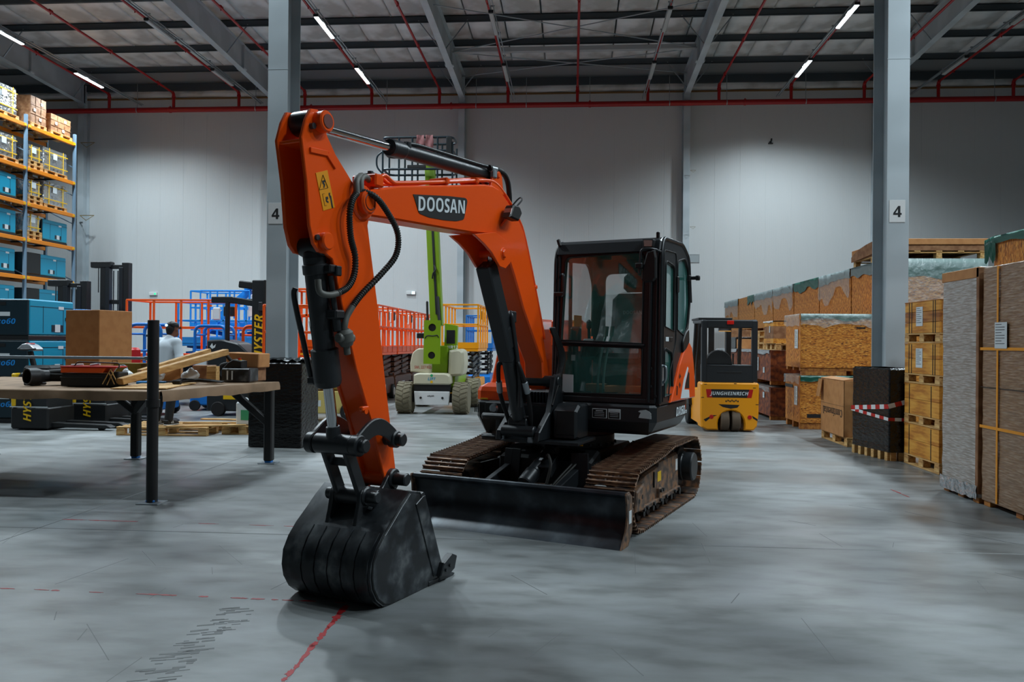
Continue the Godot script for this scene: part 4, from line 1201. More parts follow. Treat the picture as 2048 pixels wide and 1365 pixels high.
func ex_arm(ex: Node3D) -> void:
	# ---- boom
	var bo := group_part("boom", ex)
	bo.set_meta("label", "orange cranked boom with a dark name plate")
	var out := P2([3.30, 2.51, 3.18, 2.545, 2.90, 2.615, 2.13, 2.757, 1.742, 2.831, 1.60, 2.845, 1.50, 2.835, 1.411, 2.80, 1.30, 2.746, 1.213, 2.69, 1.10, 2.62, 1.025, 2.55, 0.93, 2.38, 0.732, 1.979, 0.645, 1.792, 0.50, 1.40, 0.45, 1.261, 0.47, 1.20, 0.54, 1.154, 0.585, 1.20, 0.61, 1.40, 1.011, 1.868, 1.093, 1.994, 1.203, 2.154, 1.291, 2.269, 1.403, 2.378, 1.50, 2.43, 1.634, 2.447, 1.991, 2.42, 2.314, 2.405, 2.948, 2.38, 3.22, 2.365, 3.34, 2.375, 3.39, 2.42, 3.38, 2.48])
	part("boom_box", B.new().prism(out, 0.06, 0.25, 0.012), mats.orange, bo)
	# gusset ears that carry the boom cylinder
	var ear := P2([1.95, 2.41, 1.80, 2.36, 1.66, 2.30, 1.52, 2.20, 1.42, 2.19, 1.34, 2.24, 1.28, 2.3, 1.4, 2.42, 1.6, 2.47])
	for z in [0.035, 0.245]: part("gusset", B.new().prism(ear, z, z + 0.025, 0.004), mats.orange, bo)
	part("cylinder_pin", boss(boss(B.new(), Vector2(1.46, 2.31), 0.015, 0.29, 0.035), Vector2(1.46, 2.31), 0.03, 0.06, 0.055), mats.orange, bo)
	# nose hub
	part("nose_hub", boss(boss(B.new(), Vector2(3.32, 2.435), 0.0, 0.31, 0.075, 0.012), Vector2(3.32, 2.435), 0.045, 0.27, 0.11, 0.01), mats.orange, bo)
	part("hub_ring", B.new().lathe([Vector2(0.04, 0), Vector2(0.048, 0.006), Vector2(0.055, 0.0)], V(3.32, 2.435, 0.002), V(0, 0, -1), 24, false), mat(Color(0.42, 0.10, 0.02), 0.5), bo)
	# hard pipes over the back
	for z in [0.085, 0.13, 0.19]:
		var off := 0.0 if z < 0.1 else 0.012
		var ps := [V(3.22, 2.60, z), V(3.13, 2.625, z), V(3.05, 2.655, z), V(2.97, 2.63, z), V(2.88, 2.638, z), V(2.5, 2.712, z), V(2.13, 2.785 + off, z), V(1.74, 2.865 + off, z), V(1.56, 2.885 + off, z), V(1.42, 2.85 + off, z), V(1.24, 2.755 + off, z), V(1.08, 2.64, z), V(0.99, 2.55, z), V(0.86, 2.32, z), V(0.70, 2.0, z), V(0.52, 1.62, z)]
		part("hard_pipe", B.new().tube(curve(ps, 3), 0.0145, 8), mats.orange, bo)
	var cl := B.new()
	for q in [Vector2(2.3, 2.755), Vector2(1.85, 2.84), Vector2(0.75, 2.08)]: cl.box(V(q.x, q.y, 0.14), V(0.04, 0.05, 0.16), 0.008, Basis(V(0, 0, 1), 0.2 if q.x > 1 else 1.2))
	part("pipe_clamps", cl, mats.orange, bo).set_meta("kind", "stuff")
	part("hose_block", B.new().box(V(3.16, 2.60, 0.14), V(0.09, 0.08, 0.19), 0.01).box(V(3.17, 2.54, 0.13), V(0.06, 0.12, 0.06), 0.008), mats.orange, bo)
	part("block_bolts", B.new().cyl(V(3.16, 2.63, 0.12), V(3.16, 2.665, 0.12), 0.02, -1, 6).box(V(3.15, 2.645, 0.15), V(0.06, 0.02, 0.12), 0.004), mats.iron, bo).set_meta("kind", "stuff")
	# dark name plate with raised capitals
	var lp := []
	lp = rounded(P2([2.765, 2.58, 2.745, 2.552, 2.69, 2.462, 2.56, 2.452, 2.35, 2.462, 2.187, 2.478, 2.075, 2.505, 2.022, 2.655, 2.05, 2.672, 2.3, 2.645]), 0.02, 3)
	part("name_plate", B.new().prism(lp, 0.0565, 0.06), mats.dark, bo)
	var nb := Basis(V(-0.9935, 0.114, 0), V(0.114, 0.9935, 0), V(0, 0, -1))
	lettering("DOOSAN", 0.098, mats.paper, bo, Transform3D(nb, V(2.385, 2.562, 0.0555)), 1.17, 0.12)
	# work lamp on the boom side
	part("boom_lamp", B.new().prism(rounded(P2([1.51, 2.60, 1.44, 2.71, 1.33, 2.715, 1.28, 2.66, 1.34, 2.59]), 0.02), -0.05, 0.035, 0.012), mats.dark, bo)
	part("boom_lamp_lens", B.new().prism(rounded(P2([-0.042, 2.612, -0.042, 2.668, 0.027, 2.668, 0.027, 2.612]), 0.01), 0.0, 0.004, 0.0, Transform3D(Basis(V(0, 0, 1), V(-0.5, 0.86, 0), V(-0.86, -0.5, 0)), V(2.77, 0.37, 0))), mat(Color(0.55, 0.50, 0.48), 0.2), bo)
	part("boom_lamp_face", B.new().box(V(1.475, 2.645, -0.008), V(0.012, 0.075, 0.07), 0.003, Basis(V(0, 0, 1), 0.45)), mat(Color(0.62, 0.45, 0.42), 0.2), bo)
	part("boom_lamp_bracket", B.new().bar(V(1.42, 2.60, 0.03), V(1.45, 2.54, 0.07), 0.05, 0.02, 0.004), mats.orange, bo)
	part("boom_lamp_cable", B.new().tube(curve([V(1.33, 2.70, 0.0), V(1.24, 2.78, -0.02), V(1.20, 2.81, 0.02), V(1.25, 2.74, 0.06), V(1.26, 2.70, 0.07)], 6), 0.007, 6), mats.rubber, bo)
	# ---- boom cylinder with its guard plate
	var bc := group_part("boom_cylinder", ex)
	part("guard_plate", B.new().bar(V(1.53, 2.22, 0.16), V(1.10, 1.44, 0.16), 0.15, 0.13, 0.01, V(1, 1, 0)), mats.black, bc)
	part("guard_bolts", B.new().cyl(V(1.545, 2.20, 0.13), V(1.565, 2.19, 0.13), 0.012, -1, 8).cyl(V(1.545, 2.20, 0.18), V(1.565, 2.19, 0.18), 0.012, -1, 8), mats.galv, bc).set_meta("kind", "stuff")
	var p := V(0.87, 0.87, 0.16)
	var q := V(1.46, 2.31, 0.16)
	var d := (q - p).normalized()
	part("barrel", B.new().lathe([Vector2(0.05, 0), Vector2(0.062, 0.05), Vector2(0.062, 0.72), Vector2(0.072, 0.73), Vector2(0.072, 0.9), Vector2(0.065, 0.92)], p, d, 24).cyl(p - V(0, 0, 0.09), p + V(0, 0, 0.09), 0.062, -1, 20, 0.008), mats.black, bc)
	part("rod", B.new().cyl(p + d * 0.9, q, 0.034, -1, 16), mats.chrome, bc)
	part("feed_pipe", B.new().tube(curve([V(1.02, 1.02, 0.085), V(1.05, 1.30, 0.082), V(1.17, 1.68, 0.082), V(1.20, 1.80, 0.085), V(1.18, 1.84, 0.11)], 5), 0.022, 8).box(V(1.17, 1.80, 0.09), V(0.06, 0.1, 0.05), 0.01), mats.black, bc)
	for k in 2:
		var z := 0.25 if k == 0 else 0.07
		part("hose", B.new().tube(curve([V(0.84, 0.80, z), V(0.90, 0.95, z + (0.03 if k == 0 else -0.03)), V(0.98, 1.12, z + (0.05 if k == 0 else -0.04)), V(1.06, 1.28, z + (0.03 if k == 0 else -0.03)), V(1.10, 1.40, z), V(1.03, 1.38, 0.2 if k == 0 else 0.1)], 6), 0.02, 10), mats.rubber, bc)
		part("hose_fitting", B.new().cyl(V(0.99, 1.14, z + (0.05 if k == 0 else -0.04)), V(1.04, 1.24, z + (0.035 if k == 0 else -0.035)), 0.027, -1, 10, 0.004), mats.galv, bc)
	part("bracket_fittings", B.new().box(V(0.92, 0.76, 0.03), V(0.04, 0.12, 0.05), 0.008).box(V(0.92, 0.76, 0.31), V(0.04, 0.1, 0.04), 0.008), mats.galv, bc).set_meta("kind", "stuff")
	# ---- stick: two ear plates, box between them
	var s := group_part("stick", ex)
	s.set_meta("label", "orange dipper stick with yellow warning decal")
	var so := P2([3.84, 2.82, 3.80, 2.89, 3.74, 2.90, 3.69, 2.87, 3.675, 2.81, 3.655, 2.77, 3.58, 2.68, 3.43, 2.555, 3.36, 2.50, 3.29, 2.46, 3.25, 2.40, 3.25, 2.34, 3.262, 2.30, 3.157, 1.839, 3.075, 1.40, 2.937, 0.743, 2.94, 0.66, 2.98, 0.62, 3.03, 0.64, 3.062, 0.70, 3.192, 1.05, 3.36, 1.40, 3.49, 1.748, 3.60, 2.06, 3.66, 2.085, 3.72, 2.09, 3.765, 2.13, 3.80, 2.23, 3.83, 2.48, 3.875, 2.71])
	for z in [0.06, 0.235]: part("side_plate", B.new().prism(so, z, z + 0.025, 0.005), mats.orange, s)
	var si := P2([3.66, 2.70, 3.57, 2.66, 3.43, 2.54, 3.30, 2.42, 3.26, 2.30, 3.165, 1.839, 3.083, 1.40, 2.95, 0.75, 3.03, 0.72, 3.185, 1.06, 3.352, 1.41, 3.48, 1.75, 3.55, 2.04, 3.60, 2.3])
	part("box_section", B.new().prism(si, 0.08, 0.24, 0.004), mats.orange, s)
	part("cross_web", B.new().box(V(3.76, 2.70, 0.16), V(0.2, 0.02, 0.16), 0.004), mats.orange, s)
	var rib := B.new()
	rib.bar(V(3.81, 2.655, 0.055), V(3.66, 2.665, 0.055), 0.012, 0.03, 0.002).bar(V(3.66, 2.665, 0.055), V(3.58, 2.60, 0.055), 0.012, 0.03, 0.002)
	part("edge_rib", rib, mats.orange, s)
	var tb := B.new()
	boss(tb, Vector2(3.725, 2.83), 0.0, 0.065, 0.062)
	boss(tb, Vector2(3.725, 2.83), 0.255, 0.30, 0.062)
	part("top_bosses", tb, mats.orange, s).set_meta("kind", "stuff")
	part("pin_cap", B.new().cyl(V(3.725, 2.83, -0.004), V(3.725, 2.83, 0.01), 0.04, -1, 20), mat(Color(0.38, 0.10, 0.03), 0.6), s)
	part("lower_boss", boss(B.new(), Vector2(3.68, 2.155), 0.02, 0.065, 0.052), mats.orange, s)
	part("grease_nipple", B.new().cyl(V(3.80, 2.79, 0.035), V(3.80, 2.79, 0.06), 0.018, -1, 8).cyl(V(3.745, 2.17, 0.045), V(3.745, 2.17, 0.06), 0.017, -1, 8), mats.iron, s).set_meta("kind", "stuff")
	part("foot_hub", boss(B.new(), Vector2(3.0, 0.69), 0.05, 0.27, 0.055), mats.orange, s)
	part("step_lug", B.new().box(V(3.30, 1.165, 0.05), V(0.07, 0.03, 0.03), 0.006).cyl(V(3.30, 1.15, 0.03), V(3.30, 1.15, 0.06), 0.018, -1, 10), mats.orange, s)
	# warning decal: triangle over a standing figure
	var dec := group_part("warning_decal", ex)
	part("decal_base", B.new().prism(P2([3.758, 2.535, 3.657, 2.570, 3.587, 2.365, 3.690, 2.330]), 0.057, 0.06), mats.yellow, dec)
	var tri := P2([3.698, 2.535, 3.652, 2.468, 3.727, 2.444])
	for i in 3: part("triangle_line", B.new().bar(V(tri[i].x, tri[i].y, 0.0565), V(tri[(i + 1) % 3].x, tri[(i + 1) % 3].y, 0.0565), 0.005, 0.001), mats.ink, dec)
	part("pictogram", B.new().prism(P2([3.705, 2.50, 3.675, 2.51, 3.672, 2.50, 3.687, 2.494, 3.676, 2.482, 3.684, 2.462, 3.692, 2.463, 3.69, 2.478, 3.70, 2.484]), 0.056, 0.057), mats.ink, dec)
	part("figure", B.new().prism(P2([3.645, 2.44, 3.632, 2.444, 3.632, 2.43, 3.622, 2.425, 3.603, 2.36, 3.616, 2.357, 3.63, 2.405, 3.645, 2.43]), 0.056, 0.057), mats.ink, dec)
	part("arrow", B.new().prism(P2([3.672, 2.412, 3.652, 2.418, 3.648, 2.405, 3.66, 2.395, 3.645, 2.39, 3.647, 2.38, 3.668, 2.386]), 0.056, 0.057), mats.ink, dec)
	for e2 in [[3.70, 2.425, 3.683, 2.43], [3.70, 2.425, 3.678, 2.36], [3.678, 2.36, 3.66, 2.366]]: part("outline", B.new().bar(V(e2[0], e2[1], 0.0565), V(e2[2], e2[3], 0.0565), 0.003, 0.001), mats.ink, dec)
	# ---- arm cylinder
	cylinder_part("arm_cylinder", ex, V(1.50, 2.955, 0.16), V(3.725, 2.835, 0.16), 0.63, 0.052, 0.03, mats.black, 0.072, 0.072)
	var ae := B.new()
	for z in [0.075, 0.225]: ae.prism(P2([1.38, 2.80, 1.43, 2.99, 1.50, 3.01, 1.56, 2.98, 1.62, 2.83]), z, z + 0.022, 0.004)
	boss(ae, Vector2(1.495, 2.955), 0.06, 0.26, 0.03)
	part("cylinder_lugs", ae, mats.orange, ex)
	part("cylinder_pipe", B.new().tube(curve([V(2.75, 2.935, 0.14), V(2.6, 2.955, 0.13), V(2.2, 2.975, 0.125), V(1.75, 2.995, 0.12), V(1.60, 3.0, 0.10)], 5), 0.014, 8).cyl(V(2.72, 2.88, 0.14), V(2.72, 2.95, 0.14), 0.03, -1, 12, 0.005), mats.black, ex)
	part("arm_hose", B.new().tube(curve([V(1.62, 2.99, 0.09), V(1.50, 2.995, 0.08), V(1.38, 2.985, 0.08), V(1.29, 2.94, 0.09), V(1.24, 2.86, 0.10), V(1.21, 2.78, 0.11), V(1.17, 2.68, 0.13)], 6), 0.023, 10), mats.rubber, ex)
	part("hose_coupling", B.new().cyl(V(1.60, 2.985, 0.09), V(1.52, 2.99, 0.083), 0.028, -1, 10, 0.004).box(V(1.56, 2.95, 0.08), V(0.06, 0.07, 0.04), 0.008), mats.galv, ex)
	# ---- bucket cylinder with side pipe
	var bp := V(3.655, 2.13, 0.16)
	var bq := V(3.435, 0.955, 0.165)
	var bk := cylinder_part("bucket_cylinder", ex, bp, bq, 0.70, 0.066, 0.033, mats.black, 0.055, 0.085)
	var bd := (bq - bp).normalized()
	part("end_cap_sleeve", B.new().lathe([Vector2(0.068, 0), Vector2(0.082, 0.01), Vector2(0.084, 0.2), Vector2(0.078, 0.225)], bp + bd * 0.60, bd, 28), mats.black, bk)
	part("clamp_band", B.new().cyl(bp + bd * 0.10, bp + bd * 0.16, 0.075, -1, 24, 0.004).box(bp + bd * 0.13 + V(-0.02, 0, -0.09), V(0.07, 0.05, 0.06), 0.008).box(bp + bd * 0.15 + V(-0.05, 0.01, -0.12), V(0.05, 0.06, 0.03), 0.006), mats.black, bk)
	part("side_pipe", B.new().tube([bp + bd * 0.17 + V(-0.02, 0, -0.09), bp + bd * 0.42 + V(-0.02, 0, -0.095)], 0.017, 8).box(bp + bd * 0.40 + V(-0.02, 0, -0.09), V(0.09, 0.055, 0.09), 0.01).cyl(bp + bd * 0.42 + V(-0.02, 0, -0.095), bp + bd * 0.50 + V(-0.02, 0, -0.1), 0.028, -1, 10, 0.004), mats.black, bk)
	part("far_pipe", B.new().tube(curve([bp + bd * 0.24 + V(0.03, 0, 0.14), bp + bd * 0.30 + V(0.04, 0, 0.15), bp + bd * 0.55 + V(0.04, 0, 0.12), bp + bd * 0.78 + V(0.03, 0, 0.10)], 5), 0.017, 8).box(bp + bd * 0.8 + V(0.03, 0, 0.085), V(0.06, 0.05, 0.06), 0.01), mats.black, bk)
	part("pale_label", B.new().box(bp + bd * 0.5 + V(0.045, 0.01, 0.052), V(0.003, 0.1, 0.03), 0.0, Basis(V(0, 1, 0), -0.85) * Basis(V(0, 0, 1), -0.18)), mats.paper, bk)
	# ---- two corrugated hoses from the boom block to the stick, with fittings and the shut-off valve
	var h1 := [V(3.43, 2.47, 0.02), V(3.49, 2.42, 0.005), V(3.515, 2.33, 0.005), V(3.49, 2.20, 0.015), V(3.44, 2.09, 0.02), V(3.455, 1.98, 0.015), V(3.52, 1.90, 0.01), V(3.62, 1.858, 0.01)]
	part("corrugated_hose", corrugated(B.new(), h1, 0.02), mats.hose, ex, "corrugated hose hanging close to the stick")
	var h2 := [V(3.36, 2.50, 0.04), V(3.30, 2.47, -0.02), V(3.20, 2.39, -0.04), V(3.10, 2.27, -0.05), V(3.115, 2.13, -0.05), V(3.23, 2.0, -0.02), V(3.38, 1.87, 0.01), V(3.47, 1.78, 0.02)]
	part("corrugated_hose", corrugated(B.new(), h2, 0.02), mats.hose, ex, "corrugated hose looping out from the stick")
	part("hose_end", B.new().tube(curve([V(3.24, 2.61, 0.10), V(3.33, 2.60, 0.07), V(3.42, 2.55, 0.03), V(3.43, 2.47, 0.02)], 5), 0.02, 10), mats.cast, ex)
	part("hose_end", B.new().tube(curve([V(3.20, 2.60, 0.10), V(3.28, 2.605, 0.075), V(3.35, 2.57, 0.05), V(3.36, 2.49, 0.04)], 5), 0.02, 10), mats.cast, ex)
	part("hose_end", B.new().tube(curve([V(3.60, 1.862, 0.01), V(3.68, 1.845, 0.02), V(3.735, 1.86, 0.04), V(3.74, 1.93, 0.05)], 5), 0.019, 10), mats.cast, ex)
	part("hose_end", B.new().tube(curve([V(3.46, 1.79, 0.02), V(3.50, 1.73, 0.03), V(3.52, 1.68, 0.03), V(3.52, 1.64, 0.035)], 5), 0.02, 10), mats.cast, ex)
	var vb := B.new()
	vb.lathe([Vector2(0.03, 0), Vector2(0.05, 0.02), Vector2(0.05, 0.07), Vector2(0.035, 0.1)], V(3.52, 1.65, 0.035), V(-0.3, -1, 0), 14)
	vb.cyl(V(3.58, 1.60, 0.035), V(3.44, 1.60, 0.035), 0.028, -1, 10, 0.005).cyl(V(3.50, 1.58, 0.035), V(3.485, 1.50, 0.035), 0.02, -1, 8, 0.004)
	part("shutoff_valve", vb, mats.cast, ex)

func ex_bucket(ex: Node3D) -> void:
	# ---- linkage
	for z in [-0.02, 0.32]:
		var a := []
		var n := 12
		var top := []
		var bot := []
		for k in n + 1:
			var u := float(k) / n
			var c := Vector2(3.435, 0.955).lerp(Vector2(3.05, 0.955), u)
			top.append(c + Vector2(0, 0.065 + 0.085 * sin(PI * u)))
			bot.append(c + Vector2(0, -0.055 + 0.10 * sin(PI * u)))
		bot.reverse()
		var lk := B.new().prism([Vector2(3.49, 0.955)] + top + [Vector2(2.99, 0.955)] + bot, z, z + 0.03, 0.006)
		boss(lk, Vector2(3.435, 0.955), z - 0.015, z + 0.045, 0.065)
		boss(lk, Vector2(3.05, 0.955), z - 0.015, z + 0.045, 0.055)
		part("link_arm", lk, mats.black, ex)
	part("link_pin", boss(B.new(), Vector2(3.435, 0.955), -0.075, 0.375, 0.042), mats.black, ex)
	part("link_sleeve", boss(B.new(), Vector2(3.435, 0.955), 0.02, 0.30, 0.062), mats.black, ex)
	part("stick_link_pin", boss(B.new(), Vector2(3.05, 0.955), -0.08, 0.375, 0.042), mats.black, ex)
	var hl := B.new()
	for z in [0.07, 0.235]: hl.bar(V(3.435, 0.93, z), V(3.29, 0.64, z), 0.035, 0.085, 0.008, V(1, 0.3, 0))
	hl.bar(V(3.37, 0.84, 0.07), V(3.37, 0.84, 0.235), 0.03, 0.05, 0.006)
	boss(hl, Vector2(3.28, 0.62), 0.04, 0.27, 0.055)
	part("push_link", hl, mats.black, ex)
	# ---- bucket: open towards the machine
	var bu := group_part("bucket", ex)
	bu.set_meta("label", "scuffed black digging bucket")
	var shell := [Vector2(2.99, 0.605), Vector2(3.135, 0.635)]
	shell.append_array([Vector2(3.219, 0.575), Vector2(3.30, 0.508), Vector2(3.40, 0.430), Vector2(3.465, 0.365), Vector2(3.51, 0.29), Vector2(3.52, 0.21), Vector2(3.505, 0.14), Vector2(3.46, 0.07), Vector2(3.40, 0.025), Vector2(3.33, 0.008), Vector2(3.15, 0.004), Vector2(2.80, 0.0)])
	part("shell", B.new().strip(shell, 0.016, -0.18, 0.485), mats.bucket, bu)
	var sidep := []
	sidep.append_array(shell)
	sidep[sidep.size() - 1] = Vector2(2.80, 0.0)
	for z in [-0.19, 0.475]:
		part("side_plate", B.new().prism(sidep, z, z + 0.018, 0.002), mats.bucket, bu)
		var zz := -0.197 if z < 0 else 0.488
		part("side_stiffener", B.new().prism(P2([3.0, 0.60, 2.975, 0.60, 2.76, 0.10, 2.80, 0.05, 2.86, 0.05, 2.90, 0.14, 3.08, 0.56]), zz, zz + 0.018, 0.003), mats.bucket, bu)
	part("top_tube", B.new().cyl(V(3.0, 0.60, -0.195), V(3.0, 0.60, 0.49), 0.026, -1, 16, 0.004), mats.bucket, bu)
	# wear straps round the back and weld seam across
	var strap := []
	for i in range(4, 12): strap.append(shell[i])
	for z in [-0.115, -0.017, 0.081, 0.18, 0.279, 0.377]:
		part("wear_strap", B.new().strip(strap, 0.024, z - 0.0435, z + 0.0435), mats.bucket, bu)
	part("weld_seam", B.new().tube([V(3.385, 0.444, -0.18), V(3.385, 0.444, 0.485)], 0.007, 6), mats.dark, bu)
	for z in [-0.18, 0.485]:
		var ed := []
		for q in shell.slice(1, 13): ed.append(V(q.x, q.y, z))
		part("edge_weld", B.new().tube(ed, 0.008, 6), mats.dark, bu)
	# hanger ears: two plates rising from the back, with pins
	for z in [0.035, 0.245]:
		var e := B.new().prism(rounded(P2([3.40, 0.425, 3.36, 0.56, 3.34, 0.66, 3.26, 0.69, 3.20, 0.64, 3.12, 0.64, 3.05, 0.72, 3.0, 0.76, 2.93, 0.74, 2.91, 0.66, 2.98, 0.60, 3.13, 0.62, 3.22, 0.56]), 0.03, 3), z, z + 0.03, 0.004)
		boss(e, Vector2(3.28, 0.62), z - 0.012, z + 0.042, 0.06)
		boss(e, Vector2(2.99, 0.69), z - 0.012, z + 0.042, 0.065)
		part("hanger_ear", e, mats.black, bu)
	part("rear_pin", boss(B.new(), Vector2(3.28, 0.62), -0.05, 0.34, 0.038), mats.black, bu)
	part("front_pin", boss(B.new(), Vector2(2.99, 0.69), -0.07, 0.34, 0.042), mats.black, bu)
	part("ear_bolt", B.new().cyl(V(3.27, 0.545, 0.0), V(3.27, 0.545, 0.03), 0.012, -1, 8), mats.galv, bu)
	# lip, teeth, side cutters
	part("lip", B.new().prism(P2([2.92, 0.0, 2.76, 0.0, 2.73, 0.012, 2.78, 0.03, 2.92, 0.03]), -0.195, 0.495, 0.003), mats.bucket, bu)
	for z in [-0.17, 0.0, 0.155, 0.31, 0.465]:
		var tt := B.new().prism(P2([2.80, 0.0, 2.62, 0.0, 2.60, 0.01, 2.68, 0.045, 2.80, 0.05]), z - 0.032, z + 0.032, 0.006)
		part("tooth", tt, mats.bucket, bu)
	for z in [-0.215, 0.49]:
		part("side_cutter", B.new().prism(P2([2.84, 0.05, 2.80, 0.13, 2.70, 0.17, 2.63, 0.14, 2.66, 0.06, 2.74, 0.03]), z - 0.02, z + 0.026, 0.006), mats.black, bu)
		part("cutter_bolts", B.new().cyl(V(2.78, 0.08, z - 0.03), V(2.78, 0.08, z), 0.012, -1, 6).cyl(V(2.73, 0.10, z - 0.03), V(2.73, 0.10, z), 0.012, -1, 6), mats.iron, bu).set_meta("kind", "stuff")

# ---------------------------------------------------------------- pallets, crates and wrapped goods
var pallet_protos := {}
func pallet(label: String, at: Vector3, turn := 0.0, lx := 1.2, lz := 0.8, grp := "") -> Node3D:
	var key := "%.2f_%.2f" % [lx, lz]
	var o: Node3D
	if pallet_protos.has(key):
		o = copy(pallet_protos[key], label, at, turn)
		o.remove_meta("group")
		if grp: o.set_meta("group", grp)
		return o
	o = thing("pallet", label, "pallet", at, turn, grp)
	var bx := B.new().box(Vector3.ZERO, V(0.14, 0.08, 0.1), 0.004).mesh()
	var bd := B.new().box(Vector3.ZERO, V(lx, 0.02, 0.11), 0.002).mesh()
	var cr := B.new().box(Vector3.ZERO, V(0.12, 0.02, lz), 0.002).mesh()
	for i in 3:
		for j in 3:
			pm("block", bx, mats.wood, o).position = V((i - 1) * (lx * 0.5 - 0.07), 0.062, (j - 1) * (lz * 0.5 - 0.05))
		pm("bottom_board", bd, mats.wood, o).position = V(0, 0.011, (i - 1) * (lz * 0.5 - 0.055))
		pm("cross_board", cr, mats.woodz, o).position = V((i - 1) * (lx * 0.5 - 0.07), 0.112, 0)
	for j in 5: pm("top_board", bd, mats.wood, o).position = V(0, 0.133, (j - 2) * (lz * 0.25 - 0.0275))
	pallet_protos[key] = o
	return o
# draped sheet hanging from the edge a..b, outwards along out; drop varies between d0 and d1
func drape(b: B, a: Vector3, c: Vector3, out: Vector3, d0: float, d1: float, seed_: int, top := 0.0) -> B:
	var nf := noise(seed_, 0.8, 2)
	var g := []
	var n := 22
	for i in 6:
		var row := []
		for j in n + 1:
			var u := float(j) / n
			var p := a.lerp(c, u)
			var dr := lerpf(d0, d1, clampf(0.5 + 1.1 * nf.get_noise_2d(u * 3.0, 5.0), 0.0, 1.0))
			if i == 0: p -= out * top; p.y += 0.012
			elif i == 1: p += out * 0.014; p.y += 0.008
			else:
				p.y -= dr * (i - 1) / 4.0
				p += out * (0.018 + 0.016 * nf.get_noise_2d(u * 9.0, i * 2.0 + 30.0))
			row.append(p)
		g.append(row)
	return b.grid(g)
# wooden crate: sx across, h high, sz deep, at = middle of its foot; front towards +z, aisle side towards -x
func crate(called: String, label: String, at: Vector3, s: Vector3, m: Material, grp := "", skid := 0.1, turn := 0.0) -> Node3D:
	var o := thing(called, label, "crate", at, turn, grp)
	var y0 := skid
	part("body", B.new().bb(V(-s.x / 2 + 0.012, y0, -s.z / 2 + 0.012), V(s.x / 2 - 0.012, s.y - 0.012, s.z / 2 - 0.012)), mats.crate2, o)
	part("side_panel", B.new().bb(V(-s.x / 2, y0, -s.z / 2 + 0.012), V(-s.x / 2 + 0.012, s.y, s.z / 2), 0.002), mats.osbup if m == mats.osb else m, o)
	part("front_panel", B.new().bb(V(-s.x / 2 + 0.012, y0, s.z / 2 - 0.012), V(s.x / 2, s.y, s.z / 2), 0.002), m, o)
	part("lid", B.new().bb(V(-s.x / 2 - 0.004, s.y - 0.012, -s.z / 2), V(s.x / 2 + 0.004, s.y, s.z / 2 + 0.004), 0.002), m, o)
	if skid > 0.02:
		for k in 3:
			var z := (k - 1) * (s.z / 2 - 0.07)
			part("skid", B.new().bb(V(-s.x / 2 + 0.01, 0, z - 0.05), V(s.x / 2 - 0.01, y0, z + 0.05), 0.004), mats.crate2, o)
	return o
func sheet_label(o: Node3D, at: Vector3, size: Vector2, out: Vector3, called := "paper_label") -> void:
	# sheet of paper with lines of print, facing along out
	var f := frame(at, Vector3.UP.cross(out), Vector3.UP)
	part(called, B.new().box(Vector3.ZERO, V(size.x, size.y, 0.003), 0.0).moved(f), mats.paper, o)
	var b := B.new()
	var n := int(size.y / 0.028)
	for k in n:
		var w := size.x * (0.75 if (k * 7) % 3 else 0.5)
		b.box(V(-(size.x * 0.86 - w) * 0.5, size.y * 0.42 - k * size.y * 0.84 / maxf(1, n), 0.002), V(w, 0.006, 0.0012))
	part("print", b.moved(f), mats.dark, o).set_meta("kind", "stuff")

